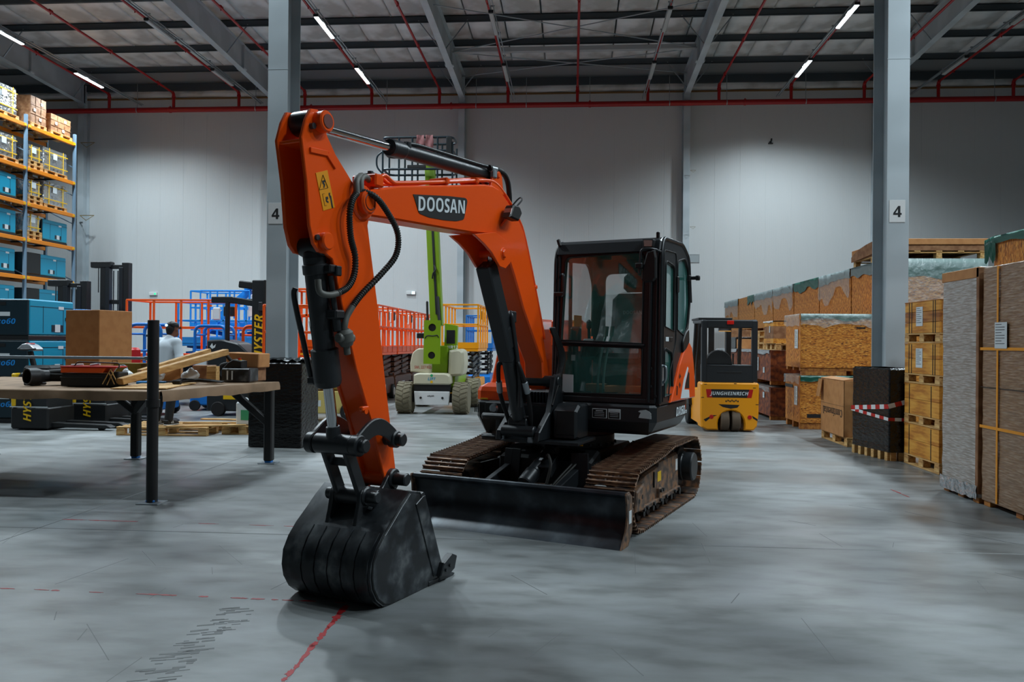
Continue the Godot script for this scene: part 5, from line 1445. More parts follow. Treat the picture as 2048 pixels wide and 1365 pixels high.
func build_right() -> void:
	# ---- the two tall film-wrapped carton stacks nearest the camera
	var nf := noise(81, 2.0, 3)
	var spec := [[4.07, 5.1, -9.27, -8.46, 0.06, 2.38, "tall narrow carton stack wrapped in hazy film, next to the plank crates"], [4.085, 5.12, -8.43, -7.1, 0.06, 2.36, "wide carton stack wrapped in film with yellow straps and a paper sheet"]]
	for k in 2:
		var q = spec[k]
		var sx: float = q[1] - q[0]
		var sz: float = q[3] - q[2]
		var o := thing("wrapped_stack", q[6], "wrapped pallet load", V((q[0] + q[1]) / 2, 0, (q[2] + q[3]) / 2))
		var film: StandardMaterial3D = mats.wrap
		if k == 1:
			film = mats.wrap.duplicate()
			film.albedo_texture = ntex(noise(37, 0.03, 4), 512, ramp([Color(0.52, 0.40, 0.30), Color(0.58, 0.46, 0.35), Color(0.69, 0.60, 0.51)], [0.25, 0.55, 0.9]))
		var b := B.new()
		var rings := []
		var pl := rounded(P2([-sx / 2, -sz / 2, sx / 2, -sz / 2, sx / 2, sz / 2, -sx / 2, sz / 2]), 0.03, 3, true)
		for i in 26:
			var y: float = lerpf(q[4], q[5], i / 25.0)
			rings.append(plan(pl, y, 0.008 * nf.get_noise_2d(i * 1.3, k * 9.0)))
		rings.append(plan(pl, q[5] + 0.012, -0.03))
		loft(b, rings)
		part("film_wrapped_cartons", b, film, o)
		if k == 0:
			part("edge_board", B.new().bb(V(-sx / 2 - 0.006, 0.1, sz / 2 - 0.05), V(-sx / 2 + 0.05, q[5], sz / 2 + 0.006), 0.004), mats.card2, o)
			part("edge_board", B.new().bb(V(-sx / 2 - 0.006, q[5] - 0.1, -sz / 2 - 0.006), V(-sx / 2 + 0.03, q[5] + 0.004, sz / 2), 0.004), mats.card, o)
			var fr := B.new()
			var g := []
			for i in 4:
				var row := []
				for j in 15: row.append(V(-sx / 2 - 0.012 - 0.02 * absf(nf.get_noise_2d(j * 3.0, i * 5.0)), 0.18 - i * 0.045 - 0.02 * nf.get_noise_2d(j * 2.0, 70.0), -sz / 2 + sz * j / 14.0))
				g.append(row)
			fr.grid(g)
			part("crumpled_film", fr, mats.silver, o)
		else:
			var st := B.new()
			st.bb(V(-sx / 2 - 0.014, 0.07, -0.36), V(-sx / 2 - 0.009, q[5], -0.33), 0.0)
			part("strap", st, mats.yellow, o)
			for y in [1.56, 0.79]: part("strap", B.new().bb(V(-sx / 2 - 0.016, y - 0.014, -sz / 2 - 0.004), V(-sx / 2 - 0.009, y + 0.014, sz / 2)), mats.yellow, o)
			sheet_label(o, V(-sx / 2 - 0.02, 1.69, -0.27), Vector2(0.22, 0.25), V(-1, 0, 0))
			for y in [1.18]: part("carton_seam", B.new().bb(V(-sx / 2 - 0.011, y - 0.003, -sz / 2), V(-sx / 2 - 0.006, y + 0.003, sz / 2)), mats.dark, o)
		for j in 3: part("foot_block", B.new().bb(V(-sx / 2 + 0.02, 0, (j - 1) * (sz / 2 - 0.08) - 0.06), V(sx / 2 - 0.02, 0.06, (j - 1) * (sz / 2 - 0.08) + 0.06), 0.004), mats.crate2, o)
	# ---- stack of four strapped plank boxes, each on its own pallet
	var ys := [[0.0, 0.14, 0.55], [0.55, 0.68, 1.09], [1.09, 1.22, 1.62], [1.62, 1.75, 2.17]]
	var tier := ["bottom", "second", "third", "top"]
	for k in 4:
		var q = ys[k]
		var look: String = ["yellow plank box at the foot of the strapped stack", "two-plank strapped box above the lowest one", "strapped plank box with a paper sheet, below the topmost", "darker topmost strapped plank box with a paper sheet"][k]
		var p := pallet("pallet under the %s plank box of the strapped stack" % tier[k], V(4.86, q[0], -10.84), PI / 2, 1.06, 0.72)
		p.scale.y = (q[1] - q[0]) / 0.144
		var o := thing("plank_box", look, "crate", V(4.86, q[1], -10.84))
		var h: float = q[2] - q[1] - 0.004
		var m1: Material = mats.crate if k in [0, 1, 2] else mats.crate2
		var n: int = [2, 2, 2, 3][k]
		for j in n:
			part("plank", B.new().bb(V(-0.36, h * j / n + 0.002, -0.52), V(-0.338, h * (j + 1) / n - 0.002, 0.52), 0.003), m1 if (j + k) % 2 == 0 else mats.crate, o)
			part("plank", B.new().bb(V(-0.338, h * j / n + 0.002, 0.498), V(0.35, h * (j + 1) / n - 0.002, 0.52), 0.003), m1, o)
		part("body", B.new().bb(V(-0.336, 0, -0.515), V(0.345, h - 0.01, 0.495)), mats.crate2, o)
		part("lid", B.new().bb(V(-0.365, h - 0.012, -0.525), V(0.355, h, 0.525), 0.003), m1, o)
		for z in ([-0.36, 0.30] if k < 2 else [-0.38, -0.30, 0.40, 0.34]):
			part("strap", B.new().bb(V(-0.364, 0, z - 0.008), V(-0.359, h + 0.002, z + 0.008)), mats.dark, o)
		if k > 1: sheet_label(o, V(-0.363, h * 0.52, -0.06), Vector2(0.2, 0.25), V(-1, 0, 0))
	# ---- black film-wrapped slab load against the column, with barrier tape
	var bw := thing("black_wrapped_load", "black film-wrapped load with red and white barrier tape beside the column", "wrapped pallet load", V(4.4, 0, -11.9))
	var rr := []
	var pl2 := rounded(P2([-0.25, -0.47, 0.23, -0.47, 0.27, 0.46, -0.07, 0.45]), 0.02, 2, true)
	for i in 14: rr.append(plan(pl2, lerpf(0.12, 1.25, i / 13.0), 0.008 * nf.get_noise_2d(i * 3.0, 50.0)))
	rr.append(plan(pl2, 1.275, -0.03))
	var bwb := B.new()
	loft(bwb, rr)
	part("film", bwb, mats.blackwrap, bw)
	for j in 6: part("pallet_block", B.new().box(V(-0.215 + j * 0.034, 0.06, -0.42 + j * 0.16), V(0.08, 0.12, 0.07), 0.004, ry(0.19)), mats.wood, bw)
	for j in 3: part("pallet_block", B.new().bb(V(-0.04 + j * 0.11, 0, 0.36), V(0.04 + j * 0.11, 0.12, 0.44), 0.004), mats.wood, bw)
	for s in 2:
		var way := [V(-0.268, 0.665, -0.46), V(-0.082, 0.75, 0.465), V(0.265, 0.85, 0.475)] if s == 0 else [V(-0.266, 0.645, -0.46), V(-0.085, 0.575, 0.465), V(0.265, 0.57, 0.475)]
		for e2 in 2:
			var n2 := 9 if e2 == 0 else 4
			for k in n2:
				part("tape_red" if (k + s + e2) % 2 == 0 else "tape_white", B.new().bar(way[e2].lerp(way[e2 + 1], float(k) / n2), way[e2].lerp(way[e2 + 1], (k + 1.0) / n2), 0.003, 0.062 if s == 0 else 0.045), mats.red if (k + s + e2) % 2 == 0 else mats.white, bw)
	# ---- upturned carton with printed name
	var cb := thing("open_carton", "open brown carton with upside-down black lettering in front of the OSB crates", "carton", V(4.62, 0.145, -13.6), 0.0)
	pallet("pallet under the upside-down lettered carton", V(4.62, 0, -13.6), PI / 2, 1.3, 0.7)
	for q in [[-0.38, -0.37, -0.60, 0.58], [0.33, 0.34, -0.60, 0.58], [-0.38, 0.34, -0.60, -0.59], [-0.38, 0.34, 0.57, 0.58]]:
		part("wall", B.new().bb(V(q[0], 0, q[2]), V(q[1], 0.88, q[3]), 0.002), mats.card, cb)
	part("floor_flap", B.new().bb(V(-0.37, 0.0, -0.59), V(0.33, 0.01, 0.57)), mats.card, cb)
	part("top_flap", B.new().box(V(-0.30, 0.90, 0.0), V(0.18, 0.008, 1.14), 0.0, Basis(V(0, 0, 1), 0.15)), mats.card, cb)
	part("top_flap", B.new().box(V(-0.42, 0.72, -0.55), V(0.012, 0.3, 0.2), 0.0, Basis(V(0, 0, 1), -0.15)), mats.card, cb)
	part("fold_line", B.new().bb(V(-0.3815, 0.475, -0.60), V(-0.38, 0.479, 0.58)), mats.dark, cb)
	lettering("Continental", 0.12, mats.ink, cb, Transform3D(Basis(V(0, 0, -1), V(0, -1, 0), V(-1, 0, 0)), V(-0.382, 0.36, 0.02)), 1.0, 0.0, "Droid Serif")
	# ---- two OSB crates behind it
	var cs := crate("osb_crate", "upper large OSB crate with green sheet along its top, right of the forklift", V(4.95, 1.1, -16.1), V(1.36, 1.06, 1.05), mats.osb, "", 0.06)
	part("green_sheet", drape(B.new(), V(-0.68, 1.062, 0.53), V(0.68, 1.062, 0.53), V(0, 0, 1), 0.07, 0.13, 91, 0.3), mats.green, cs)
	part("film_cover", drape(B.new(), V(-0.685, 1.064, 0.545), V(0.685, 1.064, 0.545), V(0, 0, 1), 0.18, 0.26, 92, 0.4), mats.film, cs)
	part("film_cover", drape(B.new(), V(-0.69, 1.064, -0.54), V(-0.69, 1.064, 0.545), V(-1, 0, 0), 0.2, 0.24, 93, 0.4), mats.film, cs)
	sheet_label(cs, V(-0.69, 0.6, 0.27), Vector2(0.22, 0.36), V(-1, 0, 0))
	part("stamp", B.new().bb(V(0.34, 0.80, 0.53), V(0.50, 0.825, 0.533)), mats.dark, cs)
	var cl := crate("osb_crate", "large OSB crate on skids, lower of the pair beside the forklift", V(4.95, 0.0, -16.1), V(1.36, 1.0, 1.05), mats.osb, "", 0.12)
	part("green_sheet", drape(B.new(), V(-0.68, 1.002, 0.53), V(0.68, 1.002, 0.53), V(0, 0, 1), 0.08, 0.12, 94, 0.3), mats.green, cl)
	part("film_cover", drape(B.new(), V(-0.69, 1.004, -0.54), V(-0.69, 1.004, 0.545), V(-1, 0, 0), 0.12, 0.16, 95, 0.3), mats.film, cl)
	sheet_label(cl, V(-0.69, 0.62, 0.27), Vector2(0.22, 0.36), V(-1, 0, 0))
	part("tape_strip", B.new().bb(V(-0.55, 0.22, 0.53), V(0.02, 0.29, 0.533)), mats.dark, cl)
	part("tape_strip", B.new().bb(V(-0.693, 0.76, -0.5), V(-0.69, 0.82, 0.05)), mats.dark, cl)
	single("timber_bearer", B.new().bb(V(-0.6, 0, -0.05), V(0.22, 0.085, 0.05), 0.004), mats.crate2, "reddish timber bearer between the two large OSB crates", "timber", V(4.9, 1.012, -15.64))
	single("timber_offcut", B.new().box(Vector3.ZERO, V(0.12, 0.09, 0.5), 0.004, ry(0.5)), mats.wood, "pale timber offcut sticking out behind the lettered carton", "timber", V(5.38, 1.062, -15.3), 0.0)
	# ---- low crates along the aisle behind the forklift
	var lowz := [-18.9, -22.3]
	for k in 2:
		for u in 2:
			var nm: String = ["beside the forklift", "behind the forklift"][k]
			var o := crate("low_crate", "%s long red-brown plywood crate %s" % ["lower" if u == 0 else "upper", nm], V(4.9, 0.0 if u == 0 else 0.74, lowz[k]), V(1.5, 0.68 if u == 0 else 0.72, 3.1 - k * 0.2), tex(noise(97 + k, 0.02, 4), ramp([Color(0.34, 0.14, 0.04), Color(0.48, 0.22, 0.07), Color(0.58, 0.30, 0.11)], [0.25, 0.5, 0.8]), 256, V(1.2, 1.2, 1.2), 0.6), "", 0.08)
			part("film_cover", drape(B.new(), V(-0.755, 0.685 if u == 0 else 0.725, -1.5), V(-0.755, 0.685 if u == 0 else 0.725, 1.5), V(-1, 0, 0), 0.04, 0.1, 100 + k + u, 0.3), mats.silver if u else mats.film, o)
			sheet_label(o, V(-0.765, 0.42, 0.4), Vector2(0.2, 0.3), V(-1, 0, 0))
			sheet_label(o, V(-0.765, 0.3 if u else 0.5, 1.0), Vector2(0.14, 0.12), V(-1, 0, 0), "small_label")
	var tb := thing("tall_carton", "tall strapped brown carton on the low crate beside the OSB pair", "carton", V(4.52, 1.615, -17.75))
	part("body", B.new().bb(V(-0.32, 0, -0.4), V(0.3, 0.46, 0.4), 0.006), mats.card2, tb)
	part("tape_band", B.new().bb(V(-0.324, 0.0, -0.402), V(0.302, 0.1, 0.402)), mats.crate, tb)
	part("tape_band", B.new().bb(V(-0.324, 0.36, -0.402), V(0.302, 0.45, 0.402)), mats.crate, tb)
	part("top_sheet", drape(B.new(), V(-0.325, 0.465, -0.42), V(-0.325, 0.465, 0.42), V(-1, 0, 0), 0.01, 0.03, 110, 0.5), mats.white, tb)
	sheet_label(tb, V(-0.326, 0.3, 0.1), Vector2(0.08, 0.14), V(-1, 0, 0))
	pallet("pallet under the tall strapped carton", V(4.62, 1.47, -17.75), PI / 2, 0.9, 0.75)
	for k in 3: pallet("bare pallet lying on the low crate, %s of three" % ["lowest", "middle", "topmost"][k], V(4.75, 1.475 + k * 0.146, -19.4), PI / 2 + 0.05 * k, 1.2, 0.8)
	single("carton", B.new().bb(V(-0.3, 0, -0.35), V(0.3, 0.24, 0.35), 0.005), mats.card, "flat brown carton on the low crates behind the forklift cab", "carton", V(4.6, 1.48, -21.3))
	single("carton", B.new().bb(V(-0.3, 0, -0.35), V(0.3, 0.3, 0.35), 0.005), mats.blackwrap, "black bagged parcel on the low crates behind the forklift cab", "carton", V(4.6, 1.48, -22.15))
	single("carton", B.new().bb(V(-0.35, 0, -0.5), V(0.35, 0.5, 0.5), 0.005), mats.card2, "brown carton behind the forklift mast on the low crates", "carton", V(4.7, 1.48, -23.1))
	# ---- far row of tall tarpaulin-covered OSB crates
	var zb := [-31.5, -28.9, -26.4, -24.0, -21.8, -19.6, -17.4, -15.4]
	for k in 7:
		var z0: float = zb[k]
		var z1: float = zb[k + 1]
		var look: String = ["pale film, nearest the end wall", "a green corner, second from the wall", "ragged pale film, third from the end wall", "ragged pale film, fourth from the end wall", "a green sheet flap, in the middle of the row", "long ragged pinkish film, left of the column", "grey film, half hidden by the column"][k]
		var lo := crate("tall_crate", "shaded lower crate under the one with %s" % look, V(6.68, 0.0, (z0 + z1) / 2), V(1.76, 2.0, z1 - z0 - 0.06), mats.osb, "", 0.12)
		var o := crate("tall_crate", "tall OSB crate with %s" % look, V(6.68, 2.02, (z0 + z1) / 2), V(1.76, 1.16, z1 - z0 - 0.05), mats.osb, "", 0.08)
		var hz := (z1 - z0) / 2 - 0.03
		var a := V(-0.885, 1.165, -hz)
		var c := V(-0.885, 1.165, hz)
		if k in [1, 4]: part("green_sheet", drape(B.new(), a if k == 4 else a.lerp(c, 0.6), c, V(-1, 0, 0), 0.16, 0.34, 120 + k, 0.8), mats.green, o)
		else:
			part("grey_sheet", drape(B.new(), a, c, V(-1, 0, 0), 0.16, 0.24, 120 + k, 0.8), mat(Color(0.42, 0.47, 0.47), 0.4), o)
			if k != 6: part("film_cover", drape(B.new(), a + V(-0.01, 0, 0), c + V(-0.01, 0, 0), V(-1, 0, 0), 0.32, 0.7, 140 + k, 0.5), mats.film, o)
		if k == 6:
			part("green_sheet", drape(B.new(), V(-0.88, 1.165, hz), V(0.88, 1.165, hz), V(0, 0, 1), 0.3, 0.4, 150, 0.8), mats.green, o)
			part("film_cover", drape(B.new(), V(-0.88, 1.167, hz + 0.02), V(0.88, 1.167, hz + 0.02), V(0, 0, 1), 0.75, 0.9, 151, 0.5), mats.film, o)
	var pp := pallet("long pallet on top of the crate behind the right-hand column", V(6.72, 3.2, -16.5), PI / 2, 2.1, 1.66)
	var ct := thing("cardboard_tray", "flat cardboard tray on the pallet behind the right-hand column", "carton", V(6.72, 3.345, -16.5))
	part("tray", B.new().bb(V(-0.84, 0, -1.05), V(0.84, 0.1, 1.05), 0.004), mats.card2, ct)
	part("lid", B.new().bb(V(-0.86, 0.11, -1.07), V(0.86, 0.22, 1.07), 0.006), mats.card, ct)
	part("torn_end", B.new().prism(P2([-1.06, -0.02, -1.06, 0.09, -0.7, 0.2, -0.2, 0.26, 0.4, 0.30, 0.4, 0.05]), -0.875, -0.862, 0.0, Transform3D(Basis(V(0, 0, 1), V(0, 1, 0), V(-1, 0, 0)), V(-1.735, 0, 0))), mats.card2, ct)
	# ---- crate with green tarpaulin at the right edge, above the wrapped stacks
	for u in 2:
		var gt := crate("osb_crate", ["lower OSB crate hidden behind the wrapped carton stacks", "upper OSB crate with dark green tarpaulin behind the wrapped carton stacks"][u], V(5.86, 0.0 if u == 0 else 1.5, -9.28), V(1.2, 1.48 if u == 0 else 1.44, 2.6), mats.osb, "", 0.1)
		if u == 1:
			part("green_tarpaulin", drape(B.new(), V(-0.615, 1.45, -1.32), V(-0.615, 1.45, 1.3), V(-1, 0, 0), 0.07, 0.12, 160, 0.9), mats.green, gt)
			part("tarpaulin_knot", drape(B.new(), V(-0.64, 1.42, -1.42), V(-0.61, 1.46, -1.2), V(-1, 0, 0), 0.2, 0.34, 161, 0.1), mats.green, gt)
	build_forklift()

func build_forklift() -> void:
	var fk := thing("forklift", "yellow electric forklift with black overhead guard, seen from behind", "forklift", V(2.84, 0, -14.9))
	# counterweight: rear outline with wheel arch, extruded forward
	var out := P2([-0.50, 0.08, -0.40, 0.03, -0.20, 0.03])
	out.append_array(circle(Vector2(0.03, 0.15), 0.235, 10, PI * 1.0, 0.0))
	out.append_array(P2([0.26, 0.03, 0.43, 0.03, 0.49, 0.10, 0.52, 0.30, 0.525, 0.86, 0.50, 0.89, -0.49, 0.89, -0.515, 0.86, -0.52, 0.30]))
	var cw := B.new().prism(out, -0.42, 0.0, 0.025)
	part("counterweight", cw, mats.yellow, fk)
	part("chassis", B.new().prism(P2([-0.5, 0.12, 0.5, 0.12, 0.5, 0.72, -0.5, 0.72]), -1.62, -0.42, 0.02), mats.yellow, fk)
	part("rear_hood", B.new().prism(rounded(P2([-0.44, 0.885, 0.44, 0.885, 0.44, 1.21, -0.44, 1.21]), 0.03), -0.55, -0.03, 0.015), mats.black, fk)
	part("hood_recess", B.new().bb(V(-0.22, 1.06, -0.032), V(0.22, 1.095, -0.024), 0.004), mats.dark, fk)
	part("door_seam", B.new().bb(V(-0.44, 1.185, -0.031), V(0.44, 1.192, -0.026)), mats.dark, fk)
	var pil := B.new()
	for s in [-1.0, 1.0]:
		part("rear_pillar", B.new().bb(V(s * 0.45 - 0.05, 0.9, -0.12), V(s * 0.45 + 0.05, 2.02, -0.02), 0.015), mats.black, fk)
		part("front_pillar", B.new().bar(V(s * 0.45, 0.72, -1.5), V(s * 0.43, 2.0, -1.2), 0.06, 0.09, 0.015), mats.black, fk)
		part("roof_rail", B.new().bar(V(s * 0.45, 2.0, -0.06), V(s * 0.44, 2.02, -1.25), 0.09, 0.07, 0.015), mats.black, fk)
	part("roof_crossbar", B.new().bb(V(-0.5, 1.88, -0.13), V(0.5, 2.03, -0.03), 0.02), mats.black, fk)
	for k in 6: part("roof_bar", B.new().bb(V(-0.42, 2.0, -0.25 - k * 0.17), V(0.42, 2.03, -0.22 - k * 0.17), 0.004), mats.black, fk)
	part("roof_plate", B.new().bb(V(-0.5, 2.04, -1.3), V(0.12, 2.08, -0.4), 0.01), mats.dark, fk)
	part("tail_lamp", B.new().bb(V(-0.05, 1.945, -0.03), V(0.07, 2.015, 0.0), 0.008), mat(Color(0.85, 0.10, 0.05), 0.25), fk)
	var sb := B.new().prism([Vector2(-0.38, 1.21)] + circle(Vector2(-0.14, 1.24), 0.24, 12, PI, 0.0) + [Vector2(0.10, 1.21)], -0.45, -0.3, 0.03)
	part("seat_back", sb, mats.rubber, fk)
	part("decal", B.new().prism(P2([-0.42, 0.77, -0.32, 0.62, 0.38, 0.62, 0.42, 0.77]), -0.001, 0.003), mats.dark, fk)
	part("decal_red", B.new().prism(P2([-0.42, 0.77, -0.40, 0.62, -0.31, 0.62, -0.33, 0.77]), -0.001, 0.004), mats.red, fk)
	part("decal_red", B.new().prism(P2([0.35, 0.77, 0.31, 0.62, 0.39, 0.62, 0.42, 0.77]), -0.001, 0.004), mats.red, fk)
	lettering("JUNGHEINRICH", 0.062, mats.paper, fk, Transform3D(Basis(), V(0.0, 0.695, 0.005)), 1.05, 0.2)
	var wear := B.new()
	wear.prism(P2([-0.20, 0.50, 0.18, 0.49, 0.14, 0.44, 0.02, 0.42, -0.12, 0.45]), 0.0, 0.002)
	wear.prism(P2([-0.46, 0.22, -0.30, 0.30, -0.22, 0.30, -0.34, 0.25, -0.42, 0.18]), 0.0, 0.002)
	wear.prism(P2([0.40, 0.30, 0.50, 0.24, 0.50, 0.20, 0.42, 0.25]), 0.0, 0.002)
	for k in 7: wear.box(V(-0.06 + k * 0.035, 0.555 + 0.012 * (k % 2), 0.001), V(0.022, 0.03, 0.002))
	for q in [[-0.43, 0.86], [0.1, 0.875], [0.44, 0.80], [-0.48, 0.62], [0.49, 0.5]]: wear.box(V(q[0], q[1], 0.001), V(0.05, 0.012, 0.002))
	part("scraped_paint", wear, mats.dark, fk).set_meta("kind", "stuff")
	for s in [-0.32, 0.36]: part("reflector", B.new().cyl(V(s, 0.27, 0.0), V(s, 0.27, 0.012), 0.038, -1, 16, 0.003), mats.red, fk)
	for s in [-0.075, 0.125]:
		part("rear_wheel", B.new().lathe([Vector2(0.10, -0.078), Vector2(0.19, -0.075), Vector2(0.205, -0.06), Vector2(0.205, 0.06), Vector2(0.19, 0.075), Vector2(0.10, 0.078)], V(s, 0.205, -0.16), V(1, 0, 0), 28), mat(Color(0.36, 0.30, 0.24), 0.8), fk)
	for s in [-1.0, 1.0]:
		part("front_wheel", B.new().lathe([Vector2(0.12, -0.1), Vector2(0.22, -0.1), Vector2(0.24, -0.08), Vector2(0.24, 0.08), Vector2(0.22, 0.1), Vector2(0.12, 0.1)], V(s * 0.46, 0.24, -1.5), V(1, 0, 0), 24), mats.rubber, fk)
		part("fender", B.new().prism(P2([-1.75, 0.4, -1.7, 0.55, -1.45, 0.60, -1.2, 0.55, -1.15, 0.4]), s * 0.40, s * 0.57, 0.01, Transform3D(Basis(V(0, 0, 1), V(0, 1, 0), V(-1, 0, 0)), V(0, 0, 0))), mats.dark, fk)
	for s in [-0.3, 0.3]: part("mast_channel", B.new().bb(V(s - 0.05, 0.08, -1.85), V(s + 0.05, 2.05, -1.7), 0.008), mats.dark, fk)
	part("lift_chain", B.new().bb(V(-0.09, 0.2, -1.82), V(0.02, 1.98, -1.74), 0.01), mats.rubber, fk)
	part("mast_crossbar", B.new().bb(V(-0.35, 1.95, -1.84), V(0.35, 2.05, -1.72), 0.008), mats.dark, fk)
	part("carriage", B.new().bb(V(-0.5, 0.25, -1.98), V(0.5, 0.34, -1.9), 0.008).bb(V(-0.5, 0.62, -1.98), V(0.5, 0.70, -1.9), 0.008), mats.dark, fk)
	for s in [-0.3, 0.3]: part("fork", B.new().bb(V(s - 0.05, 0.06, -2.95), V(s + 0.05, 0.10, -1.96), 0.006), mats.dark, fk)
	for k in 5: part("load_backrest_bar", B.new().bb(V(-0.46 + k * 0.22, 0.7, -1.97), V(-0.43 + k * 0.22, 1.4, -1.94)), mats.dark, fk)
	part("side_strut", B.new().bar(V(-0.46, 1.1, -0.9), V(-0.46, 1.95, -0.5), 0.03, 0.03, 0.006), mats.dark, fk)
	part("steering_wheel", B.new().tube(rounded([V(-0.3, 1.18, -1.1), V(0.0, 1.18, -1.1), V(0.0, 1.30, -0.85), V(-0.3, 1.30, -0.85)], 0.12, 5, true), 0.016, 6, true), mats.rubber, fk)
	part("interior_mirror", B.new().box(V(0.12, 1.88, -1.15), V(0.26, 0.09, 0.03), 0.02), mats.chrome, fk)
	part("control_column", B.new().cyl(V(-0.15, 0.75, -1.2), V(-0.15, 1.24, -1.0), 0.05, -1, 10), mats.dark, fk)

# ---------------------------------------------------------------- access platforms
func wheel(b: B, c: Vector3, r: float, w: float) -> B:
	return b.lathe([Vector2(r * 0.55, -w / 2), Vector2(r * 0.92, -w / 2), Vector2(r, -w * 0.36), Vector2(r, w * 0.36), Vector2(r * 0.92, w / 2), Vector2(r * 0.55, w / 2)], c, V(0, 0, 1), 20)
# scissor lift, long axis x; deck at height hd, rails hr above the deck
func scissor_lift(label: String, at: Vector3, turn: float, L: float, W: float, hd: float, hr: float, cage: Material, base: Material, arms: Material, closed := true) -> Node3D:
	var o := thing("scissor_lift", label, "scissor lift", at, turn)
	part("chassis", B.new().prism(rounded(P2([-L / 2, 0.16, L / 2, 0.16, L / 2, 0.52, L / 2 - 0.1, 0.60, -L / 2 + 0.1, 0.60, -L / 2, 0.52]), 0.04), -W / 2 + 0.06, W / 2 - 0.06, 0.015), base, o)
	for sx in [-1.0, 1.0]:
		for sz in [-1.0, 1.0]:
			var c := V(sx * (L / 2 - 0.32), 0.2, sz * (W / 2 - 0.06))
			part("wheel", wheel(B.new(), c, 0.2, 0.14), mats.rubber, o)
			part("rim", B.new().cyl(c - V(0, 0, 0.075), c + V(0, 0, 0.075), 0.11, -1, 16), mats.paper, o)
	var n := 4
	for k in n:
		var y0 := lerpf(0.64, hd - 0.08, float(k) / n)
		var y1 := lerpf(0.64, hd - 0.08, float(k + 1) / n)
		for s in [-1.0, 1.0]:
			var z: float = s * (W / 2 - 0.16)
			part("scissor_arm", B.new().bar(V(-L / 2 + 0.15, y0, z), V(L / 2 - 0.15, y1, z), 0.05, 0.09, 0.008).bar(V(-L / 2 + 0.15, y1, z - s * 0.06), V(L / 2 - 0.15, y0, z - s * 0.06), 0.05, 0.09, 0.008), arms, o)
		part("arm_pin", B.new().cyl(V(0, (y0 + y1) / 2, -W / 2 + 0.1), V(0, (y0 + y1) / 2, W / 2 - 0.1), 0.04, -1, 10), mats.iron, o)
	part("deck", B.new().bb(V(-L / 2, hd - 0.08, -W / 2), V(L / 2, hd, W / 2), 0.008), cage, o)
	for s in [-1.0, 1.0]:
		part("toe_board", B.new().bb(V(-L / 2, hd, s * W / 2 - 0.012), V(L / 2, hd + 0.16, s * W / 2 + 0.012)), cage, o)
		part("end_toe_board", B.new().bb(V(s * L / 2 - 0.012, hd, -W / 2), V(s * L / 2 + 0.012, hd + 0.16, W / 2)), cage, o)
		for y in [hd + hr, hd + hr * 0.55]:
			part("side_rail", B.new().bb(V(-L / 2, y - 0.022, s * W / 2 - 0.022), V(L / 2, y + 0.022, s * W / 2 + 0.022), 0.006), cage, o)
			part("end_rail", B.new().bb(V(s * L / 2 - 0.022, y - 0.022, -W / 2), V(s * L / 2 + 0.022, y + 0.022, W / 2), 0.006), cage, o)
		for k in 5:
			var x := lerpf(-L / 2, L / 2, k / 4.0)
			part("post", B.new().bb(V(x - 0.022, hd, s * W / 2 - 0.022), V(x + 0.022, hd + hr, s * W / 2 + 0.022), 0.004), cage, o)
	part("control_box", B.new().box(V(L / 2 - 0.2, hd + hr * 0.82, W / 2 - 0.1), V(0.26, 0.24, 0.14), 0.02), mats.dark, o)
	part("manual_pouch", B.new().box(V(L / 2 - 0.5, hd + hr * 0.78, W / 2 - 0.05), V(0.18, 0.3, 0.06), 0.02), mats.white, o)
	part("chassis_label", B.new().bb(V(-0.3, 0.3, W / 2 - 0.06), V(0.1, 0.42, W / 2 - 0.055)), mats.paper, o)
	return o
# low lift with arched rails
func arch_lift(label: String, at: Vector3, turn: float, m: Material) -> Node3D:
	var o := thing("vertical_lift", label, "platform lift", at, turn)
	for z in [-0.3, 0.3]:
		part("arched_rail", B.new().tube(rounded([V(-0.34, 0.75, z), V(-0.34, 1.9, z), V(0.34, 1.9, z), V(0.34, 0.75, z)], 0.16, 6), 0.035, 8), m, o)
		part("mid_rail", B.new().tube([V(-0.34, 1.35, z), V(0.34, 1.35, z)], 0.022, 8), m, o)
	for x in [-0.34, 0.34]: part("side_rail", B.new().tube([V(x, 1.7, -0.3), V(x, 1.7, 0.3)], 0.022, 8), m, o)
	part("platform", B.new().bb(V(-0.38, 0.70, -0.34), V(0.38, 0.78, 0.34), 0.01), m, o)
	part("base", B.new().bb(V(-0.42, 0.12, -0.38), V(0.42, 0.40, 0.38), 0.03), m, o)
	part("mast", B.new().bb(V(-0.1, 0.4, -0.1), V(0.1, 0.72, 0.1), 0.01), mats.dark, o)
	for x in [-0.3, 0.3]:
		for z in [-0.38, 0.38]: part("wheel", wheel(B.new(), V(x, 0.12, z), 0.12, 0.08), mats.rubber, o)
	return o

